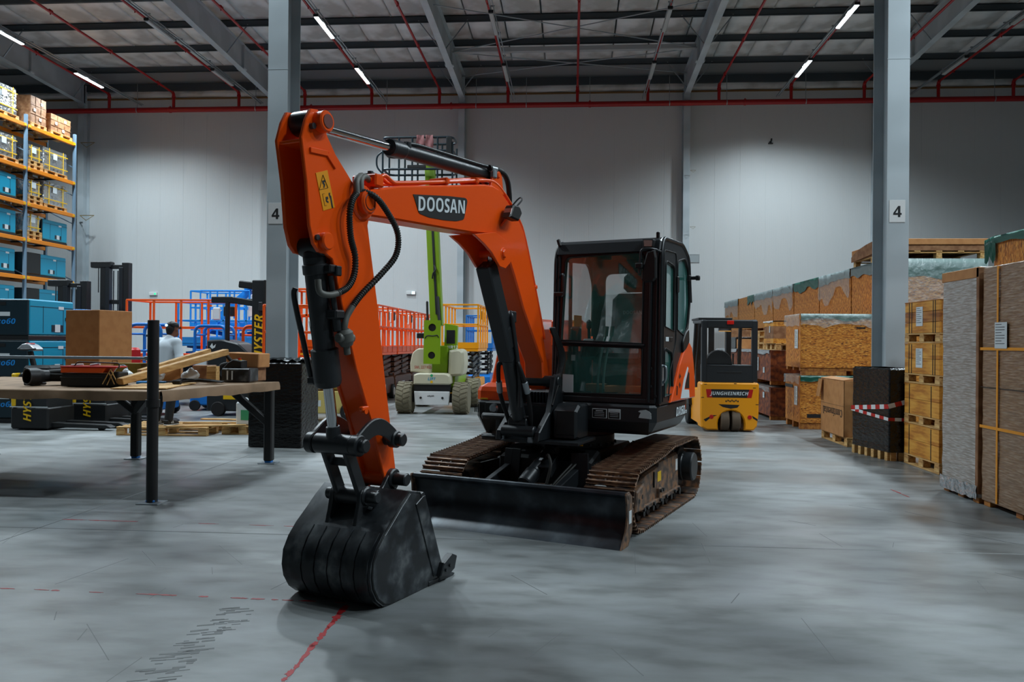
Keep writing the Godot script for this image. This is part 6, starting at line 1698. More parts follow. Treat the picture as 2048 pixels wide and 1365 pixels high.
func build_lifts() -> void:
	var brown := mat(Color(0.30, 0.16, 0.07), 0.5)
	var cream := mat(Color(0.80, 0.72, 0.42), 0.5)
	# row of orange scissor lifts behind the stick
	for k in 4:
		scissor_lift("orange caged scissor lift %s beside the lime boom lift" % ["nearest", "second of the row", "third of the row", "farthest of the row"][k], V(-5.45, 0, -21.55 - k * 2.45), PI / 2, 2.3, 0.95, 1.30, 1.22, mats.orange2, brown, brown)
	scissor_lift("cream-based orange scissor lift partly behind the black bucket cylinder", V(-5.05, 0, -15.9), 0.12, 2.0, 0.85, 1.12, 1.15, mats.orange2, cream, cream)
	scissor_lift("tall orange and cream scissor lift just right of the numbered column", V(-5.55, 0, -18.3), 0.0, 1.7, 0.9, 1.45, 1.3, mats.orange2, cream, mats.orange2)
	# left group
	scissor_lift("long orange scissor lift behind the crouching worker", V(-9.4, 0, -19.4), 0.0, 2.72, 1.1, 1.08, 1.46, mats.orange2, mats.orange2, mats.dark)
	scissor_lift("blue scissor lift standing behind the long orange one", V(-9.3, 0, -21.5), 0.0, 2.5, 1.0, 1.5, 1.1, mats.blue2, mats.blue, mats.blue)
	scissor_lift("tall blue scissor lift farthest back in the left group", V(-10.2, 0, -24.0), 0.0, 2.4, 1.1, 1.95, 1.1, mats.blue2, mats.blue, mats.blue)
	scissor_lift("short blue scissor lift between the brown carton and the rack", V(-10.9, 0, -17.6), PI / 2, 1.8, 0.8, 1.0, 1.2, mats.blue2, mats.blue, mats.dark)
	scissor_lift("yellow scissor lift at the foot of the blue ones", V(-8.0, 0, -26.2), 0.0, 2.4, 1.1, 1.2, 1.2, mats.yellow, mats.yellow, mats.dark)
	arch_lift("low blue lift with arched guard rail right behind the worker", V(-8.15, 0, -17.95), 0.1, mats.blue)
	arch_lift("low orange lift with arched guard rails beside the worker", V(-7.0, 0, -17.9), 0.0, mats.orange2)
	arch_lift("low blue lift with arched rail between the worker and the brown carton", V(-8.9, 0, -16.6), 0.0, mats.blue)
	# articulated blue boom folded above the scissor lifts
	var ab := thing("boom_lift", "blue articulated boom lift with beacon rising behind the scissor lifts", "boom lift", V(-9.9, 0, -22.8), 0.0)
	part("lower_boom", B.new().bar(V(-0.9, 1.7, 0), V(0.6, 3.05, 0), 0.16, 0.2, 0.01), mats.blue2, ab)
	part("upper_boom", B.new().bar(V(0.5, 3.1, 0.1), V(1.0, 3.2, 0.1), 0.3, 0.16, 0.01), mats.blue2, ab)
	part("base", B.new().bb(V(-0.9, 0.3, -0.5), V(0.7, 1.7, 0.5), 0.05), mats.blue, ab)
	for x in [-0.6, 0.45]:
		for z in [-0.5, 0.5]: part("wheel", wheel(B.new(), V(x, 0.3, z), 0.3, 0.2), mats.rubber, ab)
	part("beacon", B.new().cyl(V(-0.62, 2.55, 0), V(-0.62, 2.75, 0), 0.07, 0.06, 12), mat(Color(0.9, 0.35, 0.05), 0.3), ab)
	part("beacon_post", B.new().cyl(V(-0.62, 1.7, 0), V(-0.62, 2.55, 0), 0.025, -1, 8), mats.blue, ab)
	for y in [2.75, 3.0]: part("basket_rail", B.new().tube([V(-0.75, y, 0.3), V(0.7, y, 0.3)], 0.025, 6), mats.blue2, ab)
	for x in [-0.75, -0.25, 0.25, 0.7]: part("basket_post", B.new().tube([V(x, 2.2, 0.3), V(x, 3.0, 0.3)], 0.022, 6), mats.blue2, ab)
	# yellow scissor lift and blue one behind the boom lift
	scissor_lift("yellow-orange scissor lift behind the lime boom lift", V(-2.95, 0, -22.3), PI / 2, 2.3, 0.95, 1.42, 1.15, mats.yellow, mats.yellow, mats.iron)
	scissor_lift("slim blue lift behind the yellow-orange scissor lift", V(-2.85, 0, -25.6), PI / 2, 1.8, 0.8, 1.4, 1.0, mats.blue, mats.blue, mats.dark)
	build_nifty()

func build_nifty() -> void:
	var o := thing("boom_lift", "lime green boom lift with cream covers, mast raised to a dark basket", "boom lift", V(-3.06, 0, -17.6), 0.0)
	var cream := mat(Color(0.78, 0.76, 0.66), 0.4)
	# tyres, axle, front plate
	for p in [V(-0.62, 0.345, -0.15), V(0.63, 0.345, -0.15), V(-0.62, 0.345, -2.2), V(0.63, 0.345, -2.2)]:
		var tb := B.new().lathe([Vector2(0.18, -0.17), Vector2(0.31, -0.17), Vector2(0.345, -0.13), Vector2(0.345, 0.13), Vector2(0.31, 0.17), Vector2(0.18, 0.17)], p, V(1, 0, 0), 28)
		for k in 20:
			var a := TAU * k / 20
			for s in [-1.0, 1.0]:
				var aa: float = a + (0.0 if s < 0 else TAU / 40)
				tb.box(p + V(s * 0.08, sin(aa) * 0.345, cos(aa) * 0.345), V(0.16, 0.025, 0.06), 0.006, Basis(V(1, 0, 0), PI / 2 - aa) * Basis(V(0, 1, 0), 0.35 * s))
		part("tyre", tb, mat(Color(0.46, 0.43, 0.35), 0.85), o)
		part("rim", B.new().cyl(p - V(0.15, 0, 0), p + V(0.15, 0, 0), 0.185, -1, 20), mats.lime, o)
	part("axle", B.new().bb(V(-0.5, 0.25, -0.25), V(0.5, 0.45, -0.05), 0.02), mats.dark, o)
	part("front_plate", B.new().prism(rounded(P2([-0.37, 0.20, 0.38, 0.20, 0.40, 0.50, -0.39, 0.50]), 0.03), 0.0, 0.08, 0.012), mats.white, o)
	part("grille_band", B.new().bb(V(-0.40, 0.50, 0.0), V(0.42, 0.66, 0.05), 0.01), mats.dark, o)
	part("nose_cover", B.new().prism(rounded(P2([-0.40, 0.65, 0.42, 0.65, 0.40, 0.86, 0.30, 0.90, -0.32, 0.90, -0.40, 0.86]), 0.05), -0.3, 0.10, 0.03), cream, o)
	lettering("niftylift", 0.03, mats.ink, o, Transform3D(Basis(), V(-0.02, 0.40, 0.082)))
	lettering("LIFT", 0.06, mats.teal, o, Transform3D(Basis(), V(0.0, 0.775, 0.102)), 1.0, 0.2)
	for q in [[0.0, 0.85, Color(0.1, 0.65, 0.4)], [0.0, 0.71, Color(0.9, 0.7, 0.1)]]: part("round_sticker", B.new().cyl(V(q[0], q[1], 0.1), V(q[0], q[1], 0.103), 0.03, -1, 12), mat(q[2], 0.5), o)
	for q in [[-0.24, 0.36], [0.24, 0.36]]: part("tie_eye", B.new().lathe([Vector2(0.012, 0), Vector2(0.026, 0.004), Vector2(0.026, 0.012)], V(q[0], q[1], 0.078), V(0, 0, 1), 12), mats.dark, o)
	# side covers
	part("left_cover", B.new().prism(rounded(P2([-0.52, 0.92, -0.05, 0.88, -0.05, 1.38, -0.16, 1.44, -0.36, 1.44, -0.48, 1.34, -0.53, 1.1]), 0.06), -0.9, -0.15, 0.05), cream, o)
	part("right_cover", B.new().prism(rounded(P2([0.32, 0.82, 0.64, 0.84, 0.68, 1.1, 0.66, 1.38, 0.56, 1.44, 0.34, 1.40]), 0.06), -0.9, -0.15, 0.05), cream, o)
	lettering("SWL 227 KGS", 0.062, mats.red, o, Transform3D(Basis(), V(-0.235, 1.02, -0.148)), 0.78, 0.0, "Droid Sans", 400)
	part("chassis", B.new().bb(V(-0.45, 0.45, -2.3), V(0.45, 0.85, -0.3), 0.04), mats.lime, o)
	part("turret", B.new().bb(V(-0.1, 0.85, -0.9), V(0.3, 1.5, -0.25), 0.02), mats.lime, o)
	# knuckle plate with two round holes
	var kp := B.new()
	plate(kp, P2([-0.20, 1.10, 0.17, 1.10, 0.18, 2.06, -0.19, 2.06]), [circle(Vector2(-0.01, 1.90), 0.085, 18), circle(Vector2(-0.02, 1.29), 0.08, 18)], 0.0, 0.02)
	part("knuckle_plate", kp, mats.lime, o)
	part("knuckle_hub", B.new().cyl(V(-0.01, 1.90, -0.2), V(-0.01, 1.90, -0.01), 0.12, -1, 18).cyl(V(-0.02, 1.29, -0.2), V(-0.02, 1.29, -0.01), 0.12, -1, 18), mats.dark, o)
	part("dark_scratch", B.new().tube(curve([V(-0.17, 1.66, 0.022), V(-0.12, 1.72, 0.022), V(0.0, 1.715, 0.022), V(0.1, 1.73, 0.022), V(0.13, 1.68, 0.022)], 4), 0.012, 6), mats.dark, o)
	part("knuckle_side", B.new().prism(P2([0.20, 1.15, 0.48, 1.25, 0.50, 1.95, 0.22, 2.0]), -0.5, -0.3, 0.01), mats.lime, o)
	part("knuckle_window", B.new().bb(V(0.26, 1.55, -0.3), V(0.45, 1.85, -0.29), 0.004), mats.dark, o)
	lettering("HR12", 0.07, mats.white, o, Transform3D(Basis(), V(0.40, 1.47, -0.29)))
	part("operator_box", B.new().box(V(-0.30, 1.72, -0.3), V(0.2, 0.12, 0.16), 0.01), mats.dark, o)
	# main boom rising nearly straight up, inner section, basket
	part("main_boom", B.new().bar(V(0.02, 1.95, -0.45), V(-0.14, 4.4, -0.62), 0.27, 0.24, 0.01, V(0, 0, 1)), mats.lime, o)
	part("boom_slot", B.new().bar(V(0.03, 2.2, -0.32), V(-0.12, 4.3, -0.49), 0.05, 0.02, 0.002, V(0, 0, 1)), mats.dark, o)
	part("inner_boom", B.new().bar(V(-0.14, 4.4, -0.62), V(-0.24, 5.95, -0.72), 0.22, 0.2, 0.01, V(0, 0, 1)), mats.lime, o)
	part("boom_guide", B.new().bar(V(-0.17, 2.0, -0.3), V(-0.2, 2.5, -0.38), 0.05, 0.06, 0.02), mats.rubber, o)
	part("boom_hook", B.new().tube(curve([V(-0.05, 3.3, -0.38), V(-0.01, 3.2, -0.34), V(-0.06, 3.12, -0.34), V(-0.08, 3.0, -0.36)], 5), 0.02, 6), mats.dark, o)
	part("boom_cylinder", B.new().cyl(V(0.1, 2.0, -0.3), V(0.04, 2.6, -0.35), 0.035, -1, 10), mats.iron, o)
	var bx := B.new()
	var y0 := 5.0
	for y in [6.16, 5.86, 5.45]:
		part("basket_rail", B.new().tube(rounded([V(-1.22, y, -0.95), V(-1.22, y, -0.3), V(0.36, y, -0.3), V(0.36, y, -0.95)], 0.15, 4, true), 0.026, 8, true), mats.tealdark, o)
	for x in [-1.22, -0.85, -0.55, 0.02, 0.36]:
		for z in [-0.3, -0.95]: part("basket_post", B.new().tube([V(x, 5.0, z), V(x, 6.16 if x > -1.2 and x < 0.3 else 6.05, z)], 0.022, 8), mats.tealdark, o)
	part("basket_hoop", B.new().tube(rounded([V(-1.22, 5.85, -0.3), V(-1.36, 5.75, -0.3), V(-1.36, 5.5, -0.3), V(-1.22, 5.35, -0.3)], 0.1, 4), 0.02, 8), mats.tealdark, o)
	part("basket_floor", B.new().bb(V(-1.24, 4.98, -0.97), V(0.38, 5.03, -0.28), 0.01), mats.tealdark, o)
	part("basket_console", B.new().box(V(0.28, 5.95, -0.3), V(0.12, 0.42, 0.12), 0.02).box(V(-0.45, 5.5, -0.3), V(0.42, 0.08, 0.06), 0.01), mats.dark, o)
	for x in [-0.36, -0.16]:
		var g := []
		for i in 6:
			var row := []
			for j in 5: row.append(V(x - 0.09 + j * 0.045 + 0.01 * sin(i * 2.0 + j), 6.2 - i * 0.08, -0.26 + 0.02 * sin(j * 1.9 + i)))
			g.append(row)
		var rb := B.new().grid(g)
		var rag := single("rag", rb, mat(Color(0.66, 0.44, 0.44), 0.8), "pink rag hanging over the basket rail, %s of two" % ["left" if x < -0.3 else "right"], "rag", V(-3.06, 0, -17.6))

# ---------------------------------------------------------------- pallet racking with its goods
func genset(label: String, at: Vector3, s: Vector3, turn: float, logo := false) -> Node3D:
	# enclosed generator: long door side towards +z, dark end towards -x
	var o := thing("generator", label, "generator", at, turn)
	part("base_frame", B.new().bb(V(-s.x / 2, 0, -s.z / 2), V(s.x / 2, 0.09, s.z / 2), 0.01), mats.dark, o)
	part("canopy", B.new().bb(V(-s.x / 2 + 0.02, 0.09, -s.z / 2), V(s.x / 2, s.y, s.z / 2), 0.025), mats.teal, o)
	part("end_panel", B.new().bb(V(-s.x / 2 - 0.01, 0.09, -s.z / 2 + 0.01), V(-s.x / 2 + 0.04, s.y - 0.01, s.z / 2 - 0.01), 0.015), mats.tealdark, o)
	var h := s.z / 2
	if s.x > 2.0: part("radiator_section", B.new().bb(V(-s.x / 2 + 0.01, 0.09, -s.z / 2), V(-s.x / 2 + 0.78, s.y + 0.003, s.z / 2 + 0.012), 0.02), mats.dark, o)
	part("door_seam", B.new().bb(V(-s.x * 0.2, 0.14, h), V(-s.x * 0.2 + 0.012, s.y - 0.12, h + 0.003)), mats.tealdark, o)
	part("door_seam", B.new().bb(V(s.x * 0.25, 0.14, h), V(s.x * 0.25 + 0.012, s.y - 0.12, h + 0.003)), mats.tealdark, o)
	part("roof_seam", B.new().bb(V(-s.x / 2 + 0.04, s.y - 0.14, h), V(s.x / 2, s.y - 0.13, h + 0.003)), mats.tealdark, o)
	part("door_sheet", B.new().box(V(s.x * 0.12, s.y * 0.3, h + 0.004), V(0.16, 0.15, 0.006)), mats.paper, o)
	part("vent", B.new().box(V(s.x * 0.12 - 0.13, s.y * 0.3, h + 0.003), V(0.1, 0.13, 0.006)), mats.tealdark, o)
	part("vent", B.new().box(V(s.x * 0.12 + 0.13, s.y * 0.3, h + 0.003), V(0.1, 0.13, 0.006)), mats.tealdark, o)
	part("rating_label", B.new().box(V(s.x * 0.2, s.y * 0.82, h + 0.003), V(0.16, 0.06, 0.005)), mats.paper, o)
	if logo:
		lettering("eco60", 0.1, mats.blue2, o, Transform3D(Basis(V(0, 0, 1), V(0, 1, 0), V(-1, 0, 0)), V(-s.x / 2 - 0.012, s.y * 0.45, 0.2)), 1.2, 0.2)
		part("panel_sticker", B.new().bb(V(-s.x / 2 - 0.014, s.y * 0.58, 0.1), V(-s.x / 2 - 0.01, s.y * 0.68, 0.32)), mats.paper, o)
		part("handle_recess", B.new().bb(V(-s.x / 2 - 0.014, s.y * 0.84, -0.1), V(-s.x / 2 - 0.009, s.y * 0.92, 0.24)), mats.dark, o)
		part("door_lock", B.new().bb(V(s.x * 0.3, s.y * 0.5, h), V(s.x * 0.36, s.y * 0.58, h + 0.01)), mats.dark, o)
	return o
func wrapped_box(label: String, at: Vector3, s: Vector3, m: Material, strap: Material, seed_: int) -> Node3D:
	var o := thing("wrapped_box", label, "wrapped box", at)
	var nf := noise(seed_, 1.6, 3)
	var pl := rounded(P2([-s.x / 2, -s.z / 2, s.x / 2, -s.z / 2, s.x / 2, s.z / 2, -s.x / 2, s.z / 2]), 0.04, 2, true)
	var rings := []
	for i in 6: rings.append(plan(pl, s.y * i / 5.0, 0.025 * nf.get_noise_2d(i * 2.0, 3.0)))
	rings.append(plan(pl, s.y + 0.02, -0.06))
	var b := B.new()
	loft(b, rings)
	part("foil" if m == mats.silver else "cartons", b, m, o)
	if strap:
		for z in [-0.3, 0.3]: part("strap", B.new().bb(V(s.x / 2 + 0.02, 0, z * s.z - 0.015), V(s.x / 2 + 0.032, s.y + 0.01, z * s.z + 0.015)), strap, o)
		for y in [0.22, 0.82]: part("strap", B.new().bb(V(s.x / 2 + 0.02, s.y * y - 0.015, -s.z / 2), V(s.x / 2 + 0.03, s.y * y + 0.015, s.z / 2)), strap, o)
		part("paper_label", B.new().box(V(s.x / 2 + 0.034, s.y * 0.68, 0.08), V(0.004, 0.2, 0.22)), mats.paper, o)
	else:
		for j in 2:
			for i in 2: part("carton_seam", B.new().bb(V(s.x / 2 + 0.0, s.y * (i + 1) / 3.0, -s.z / 2), V(s.x / 2 + 0.012, s.y * (i + 1) / 3.0 + 0.01, s.z / 2)) if j == 0 else B.new().bb(V(s.x / 2, 0, -s.z / 2 + s.z * (i + 1) / 3.0), V(s.x / 2 + 0.012, s.y, -s.z / 2 + s.z * (i + 1) / 3.0 + 0.01)), mats.card2, o)
		for q in [[0.8, -0.2], [0.5, 0.25], [0.2, -0.1]]: part("white_label", B.new().box(V(s.x / 2 + 0.014, s.y * q[0], s.z * q[1]), V(0.004, 0.1, 0.12)), mats.paper, o)
	return o
func build_rack() -> void:
	var beamc := mat(Color(0.90, 0.52, 0.03), 0.45)
	var upc := mat(Color(0.42, 0.52, 0.60), 0.45)
	var zs := [-28.85, -26.15, -23.45, -20.75]
	var lv := [8.88, 7.42, 6.22, 5.0, 3.72, 2.5, 1.3]
	var rk := thing("pallet_rack", "tall pallet racking with yellow beams and blue-grey uprights in the corner", "pallet rack", V(-18.5, 0, 0))
	for z in zs:
		for x in [0.0, -1.1]: part("upright", B.new().bb(V(x - 0.1, 0, z - 0.05), V(x, 9.2, z + 0.05), 0.01), upc, rk)
		for k in 8: part("frame_brace", B.new().bar(V(-0.05, 0.6 + k * 1.05, z), V(-1.1, 1.1 + k * 1.05, z), 0.04, 0.03), upc, rk)
	for k in 3:
		for y in lv:
			for x in [0.0, -1.1]:
				part("beam", B.new().bb(V(x - 0.08, y - 0.13, zs[k] + 0.05 - 0.0), V(x + 0.02 if x == 0.0 else x - 0.02, y, zs[k + 1] - 0.05), 0.008), beamc, rk)
			part("beam_end_tags", B.new().bb(V(0.02, y - 0.1, zs[k] + 0.05), V(0.03, y - 0.03, zs[k] + 0.17)).bb(V(0.02, y - 0.1, zs[k + 1] - 0.17), V(0.03, y - 0.03, zs[k + 1] - 0.05)), mats.yellowline, rk).set_meta("kind", "stuff")
			part("cross_bars", B.new().bb(V(-1.1, y - 0.06, zs[k] + 0.7), V(0, y - 0.01, zs[k] + 0.76)).bb(V(-1.1, y - 0.06, zs[k] + 1.9), V(0, y - 0.01, zs[k] + 1.96)), mats.dark, rk).set_meta("kind", "stuff")
	# goods: [level, z centre, length along z, height, kind, wording]
	var names := ["top", "second", "third", "fourth", "fifth", "sixth"]
	var goods := [
		[0, -26.85, 0.95, 1.02, "c", "tall brown carton stack at the upright"], [0, -28.1, 1.25, 0.70, "c", "lower brown carton stack at the far end"], [0, -25.2, 1.2, 0.98, "s", "crumpled silver wrapped box"],
		[1, -26.68, 0.75, 0.62, "s2", "small silver wrapped box on two pallets"], [1, -27.82, 1.4, 0.88, "s", "wide silver wrapped box with yellow straps"], [1, -25.2, 1.2, 0.84, "s", "silver wrapped box left of the upright"],
		[2, -26.68, 0.75, 0.62, "s2", "small silver wrapped box on two pallets"], [2, -27.82, 1.4, 0.88, "s", "wide silver wrapped box with yellow straps"], [2, -25.15, 1.2, 0.82, "g", "teal generator left of the upright"],
		[3, -26.66, 0.75, 0.66, "s2", "small silver wrapped box on two pallets"], [3, -27.8, 1.4, 0.80, "g", "teal generator right of the upright"], [3, -25.15, 1.2, 0.84, "g", "teal generator left of the upright"],
		[4, -27.35, 2.2, 0.82, "g", "teal generator with a black end"], [4, -25.1, 1.25, 0.84, "g", "teal generator left of the upright"],
		[5, -27.3, 2.2, 0.82, "g", "teal generator with a black end"], [5, -25.1, 1.25, 0.84, "g", "teal generator left of the upright"]]
	var n := 0
	for q in goods:
		n += 1
		var y: float = lv[q[0]]
		var lab := "%s on the %s rack level" % [q[5], names[q[0]]]
		var at := V(-19.08, y + 0.002, q[1])
		if q[4] == "g":
			genset(lab, at, V(q[2], q[3], 1.0), PI / 2)
			continue
		var np := 2 if q[4] == "s2" else 1
		var wide: bool = q[2] > 1.0
		for p in np:
			pallet("%spallet under the %s" % [["lower ", "upper "][p] if np == 2 else "", lab.replace("on two pallets ", "").replace("with yellow straps ", "")], at + V(0, p * 0.146, 0), PI / 2, 1.25 if wide else 0.8, 1.05)
		wrapped_box(lab, at + V(0, 0.146 * np, 0), V(0.98, q[3] - 0.1, q[2] - 0.1), mats.card2 if q[4] == "c" else mats.silver, null if q[4] == "c" else mats.yellowline, 200 + n)

# ---------------------------------------------------------------- bodies: tapered capsules joined by a smooth minimum, meshed as surface nets
func sdf_body(bones: Array, cell: float, k: float) -> B:
	var lo := V(1e9, 1e9, 1e9)
	var hi := -lo
	for b in bones:
		var r: float = maxf(b[2], b[3]) + cell * 2.5 + k * 0.4
		lo = lo.min(b[0] - V(r, r, r)).min(b[1] - V(r, r, r))
		hi = hi.max(b[0] + V(r, r, r)).max(b[1] + V(r, r, r))
	var nx := int((hi.x - lo.x) / cell) + 2
	var ny := int((hi.y - lo.y) / cell) + 2
	var nz := int((hi.z - lo.z) / cell) + 2
	var f := PackedFloat32Array()
	f.resize(nx * ny * nz)
	f.fill(1.0)
	for b in bones:
		var a: Vector3 = b[0]
		var c: Vector3 = b[1]
		var ra: float = b[2]
		var rb: float = b[3]
		var m := maxf(ra, rb) + cell * 2.0 + k
		var l := (a.min(c) - V(m, m, m) - lo) / cell
		var h := (a.max(c) + V(m, m, m) - lo) / cell
		var d := c - a
		var dd := maxf(d.length_squared(), 1e-9)
		for x in range(maxi(0, int(l.x)), mini(nx, int(h.x) + 2)):
			for y in range(maxi(0, int(l.y)), mini(ny, int(h.y) + 2)):
				for z in range(maxi(0, int(l.z)), mini(nz, int(h.z) + 2)):
					var p := lo + V(x, y, z) * cell
					var t := clampf((p - a).dot(d) / dd, 0.0, 1.0)
					var s := p.distance_to(a + d * t) - lerpf(ra, rb, t)
					var i := (x * ny + y) * nz + z
					var g := f[i]
					var w := maxf(k - absf(g - s), 0.0) / k
					f[i] = minf(g, s) - w * w * k * 0.25
	var ids := {}
	var vs := []
	var ns := []
	for x in nx - 1:
		for y in ny - 1:
			for z in nz - 1:
				var i := (x * ny + y) * nz + z
				var neg := 0
				for o in 8:
					if f[i + ((o & 1) * ny + ((o >> 1) & 1)) * nz + ((o >> 2) & 1)] < 0: neg += 1
				if neg == 0 or neg == 8: continue
				var sum := Vector3.ZERO
				var cnt := 0
				for o in 8:
					for ax in 3:
						if (o >> ax) & 1: continue
						var o2 := o | (1 << ax)
						var fa := f[i + ((o & 1) * ny + ((o >> 1) & 1)) * nz + ((o >> 2) & 1)]
						var fb := f[i + ((o2 & 1) * ny + ((o2 >> 1) & 1)) * nz + ((o2 >> 2) & 1)]
						if (fa < 0) == (fb < 0): continue
						var p := V(o & 1, (o >> 1) & 1, (o >> 2) & 1)
						p[ax] += fa / (fa - fb)
						sum += p; cnt += 1
				ids[i] = vs.size()
				vs.append(lo + (V(x, y, z) + sum / cnt) * cell)
				ns.append(V(f[i + ny * nz] - f[i], f[i + nz] - f[i], f[i + 1] - f[i]).normalized())
	var out := B.new()
	for i in ids:
		var z: int = i % nz
		var y: int = (i / nz) % ny
		var st := [ny * nz, nz, 1]
		for ax in 3:
			var u: int = st[(ax + 1) % 3]
			var w: int = st[(ax + 2) % 3]
			if (f[i] < 0) == (f[i + st[ax]] < 0): continue
			var q := [i, i - u, i - u - w, i - w]
			if not (ids.has(q[1]) and ids.has(q[2]) and ids.has(q[3])): continue
			var r := []
			for e in q: r.append(ids[e])
			if f[i] >= 0: r.reverse()
			out.quadn(vs[r[0]], vs[r[1]], vs[r[2]], vs[r[3]], ns[r[0]], ns[r[1]], ns[r[2]], ns[r[3]])
	return out

func build_person() -> void:
	var o := thing("person", "person in white sweatshirt and dark trousers with a headlamp cap, bending over by the pallets", "person", V(-6.86, 0.146, -13.18), deg_to_rad(-14.0))
	# faces -z; x to the right
	var head := [[V(0.03, 1.585, -0.16), V(0.035, 1.63, -0.165), 0.083, 0.088], [V(0.04, 1.56, -0.20), V(0.045, 1.53, -0.225), 0.058, 0.042], [V(0.04, 1.585, -0.245), V(0.042, 1.57, -0.262), 0.014, 0.017], [V(0.035, 1.538, -0.25), V(0.05, 1.538, -0.25), 0.014, 0.014], [V(-0.052, 1.585, -0.15), V(-0.056, 1.60, -0.148), 0.018, 0.02], [V(0.118, 1.585, -0.16), V(0.122, 1.60, -0.158), 0.018, 0.02], [V(0.02, 1.42, -0.09), V(0.03, 1.55, -0.14), 0.062, 0.058]]
	var core := [[V(0.02, 1.42, -0.09), V(0.03, 1.55, -0.14), 0.06, 0.055], [V(-0.07, 0.95, 0.02), V(0.07, 0.95, 0.02), 0.12, 0.12], [V(0, 1.0, 0.01), V(0.01, 1.28, -0.05), 0.125, 0.145], [V(-0.15, 1.39, -0.08), V(0.17, 1.39, -0.08), 0.065, 0.065], [V(-0.09, 0.9, 0.02), V(-0.11, 0.5, -0.03), 0.088, 0.06], [V(-0.11, 0.5, -0.03), V(-0.12, 0.1, 0.04), 0.056, 0.04], [V(0.10, 0.9, 0.02), V(0.11, 0.5, -0.06), 0.088, 0.06], [V(0.11, 0.5, -0.06), V(0.12, 0.1, 0.02), 0.056, 0.04], [V(-0.12, 0.05, 0.06), V(-0.13, 0.035, -0.12), 0.04, 0.032], [V(0.12, 0.05, 0.04), V(0.13, 0.035, -0.14), 0.04, 0.032]]
	var armr := [[V(0.19, 1.38, -0.08), V(0.30, 1.12, -0.02), 0.052, 0.044], [V(0.30, 1.12, -0.02), V(0.20, 1.03, -0.24), 0.042, 0.03]]
	var arml := [[V(-0.18, 1.38, -0.08), V(-0.26, 1.12, -0.05), 0.052, 0.044], [V(-0.26, 1.12, -0.05), V(-0.12, 1.02, -0.26), 0.042, 0.03]]
	var body := sdf_body(core + armr + arml, 0.016, 0.04)
	var hd := sdf_body(head, 0.006, 0.02)
	body.v.append_array(hd.v); body.n.append_array(hd.n); body.t.append_array(hd.t)
	for s in [1.0, -1.0]:
		var w := V(0.20, 1.03, -0.24) if s > 0 else V(-0.12, 1.02, -0.26)
		var d := V(-0.35 * s, -0.15, -1).normalized()
		var sd := d.cross(Vector3.UP).normalized()
		var dn := sd.cross(d)
		var hb := [[w, w + d * 0.085, 0.024, 0.02], [w + sd * 0.02, w + d * 0.085 + sd * 0.028, 0.02, 0.016], [w - sd * 0.02, w + d * 0.085 - sd * 0.028, 0.02, 0.016]]
		for k in 4:
			var r := w + d * 0.09 + sd * (k - 1.5) * 0.02
			var ln: float = [0.034, 0.04, 0.042, 0.03][k] if s > 0 else [0.03, 0.042, 0.04, 0.034][k]
			hb.append([r, r + d * ln - dn * 0.008, 0.009, 0.0085])
			hb.append([r + d * ln - dn * 0.008, r + d * ln * 1.5 - dn * 0.03, 0.0085, 0.0075])
		hb.append([w + d * 0.03 - sd * s * 0.025, w + d * 0.075 - sd * s * 0.055 - dn * 0.012, 0.011, 0.009])
		var hm := sdf_body(hb, 0.004, 0.008)
		body.v.append_array(hm.v); body.n.append_array(hm.n); body.t.append_array(hm.t)
	part("body", body, mats.skin, o)
	var sw := [[V(0, 0.93, 0.02), V(0.01, 1.28, -0.05), 0.155, 0.168], [V(-0.06, 0.94, 0.02), V(0.06, 0.94, 0.02), 0.14, 0.14], [V(-0.15, 1.39, -0.08), V(0.17, 1.39, -0.08), 0.085, 0.085], [V(0.01, 1.40, -0.085), V(0.02, 1.465, -0.105), 0.085, 0.07]]
	for a in [armr, arml]:
		sw.append([a[0][0], a[0][1], 0.078, 0.066]); sw.append([a[1][0], a[1][0].lerp(a[1][1], 0.88), 0.064, 0.045])
	part("sweatshirt", sdf_body(sw, 0.014, 0.035), mat(Color(0.80, 0.84, 0.87), 0.8), o)
	var tr := [[V(-0.07, 0.93, 0.02), V(0.07, 0.93, 0.02), 0.135, 0.135]]
	for i in [4, 5, 6, 7]: tr.append([core[i][0], core[i][1], core[i][2] + 0.022, core[i][3] + 0.028])
	part("trousers", sdf_body(tr, 0.015, 0.035), mat(Color(0.06, 0.07, 0.085), 0.8), o)
	for i in [8, 9]:
		var q = core[i]
		var sh := B.new()
		sh.prism(rounded(P2([q[0].z + 0.05, 0.0, q[0].z + 0.055, 0.09, q[0].z - 0.02, 0.11, q[1].z + 0.02, 0.07, q[1].z - 0.05, 0.045, q[1].z - 0.055, 0.0]), 0.02, 3), -0.045, 0.045, 0.012, Transform3D(Basis(V(0, 0, 1), V(0, 1, 0), V(-1, 0, 0)), V(q[0].x, 0, 0)))
		part("shoe", sh, mats.dark, o)
		for k in 3: part("shoe_stripe", B.new().bar(V(q[0].x + 0.0455, 0.03, q[0].z - 0.04 - k * 0.025), V(q[0].x + 0.0455, 0.075, q[0].z - 0.02 - k * 0.025), 0.002, 0.009), mats.white, o)
		part("sole", B.new().bb(V(q[0].x - 0.046, 0, q[1].z - 0.055), V(q[0].x + 0.046, 0.018, q[0].z + 0.055), 0.004), mats.white, o)
	part("hair", sdf_body([[V(0.025, 1.63, -0.13), V(0.03, 1.65, -0.155), 0.082, 0.086], [V(0.02, 1.57, -0.115), V(0.025, 1.61, -0.115), 0.066, 0.074]], 0.008, 0.02), mat(Color(0.09, 0.06, 0.045), 0.8), o)
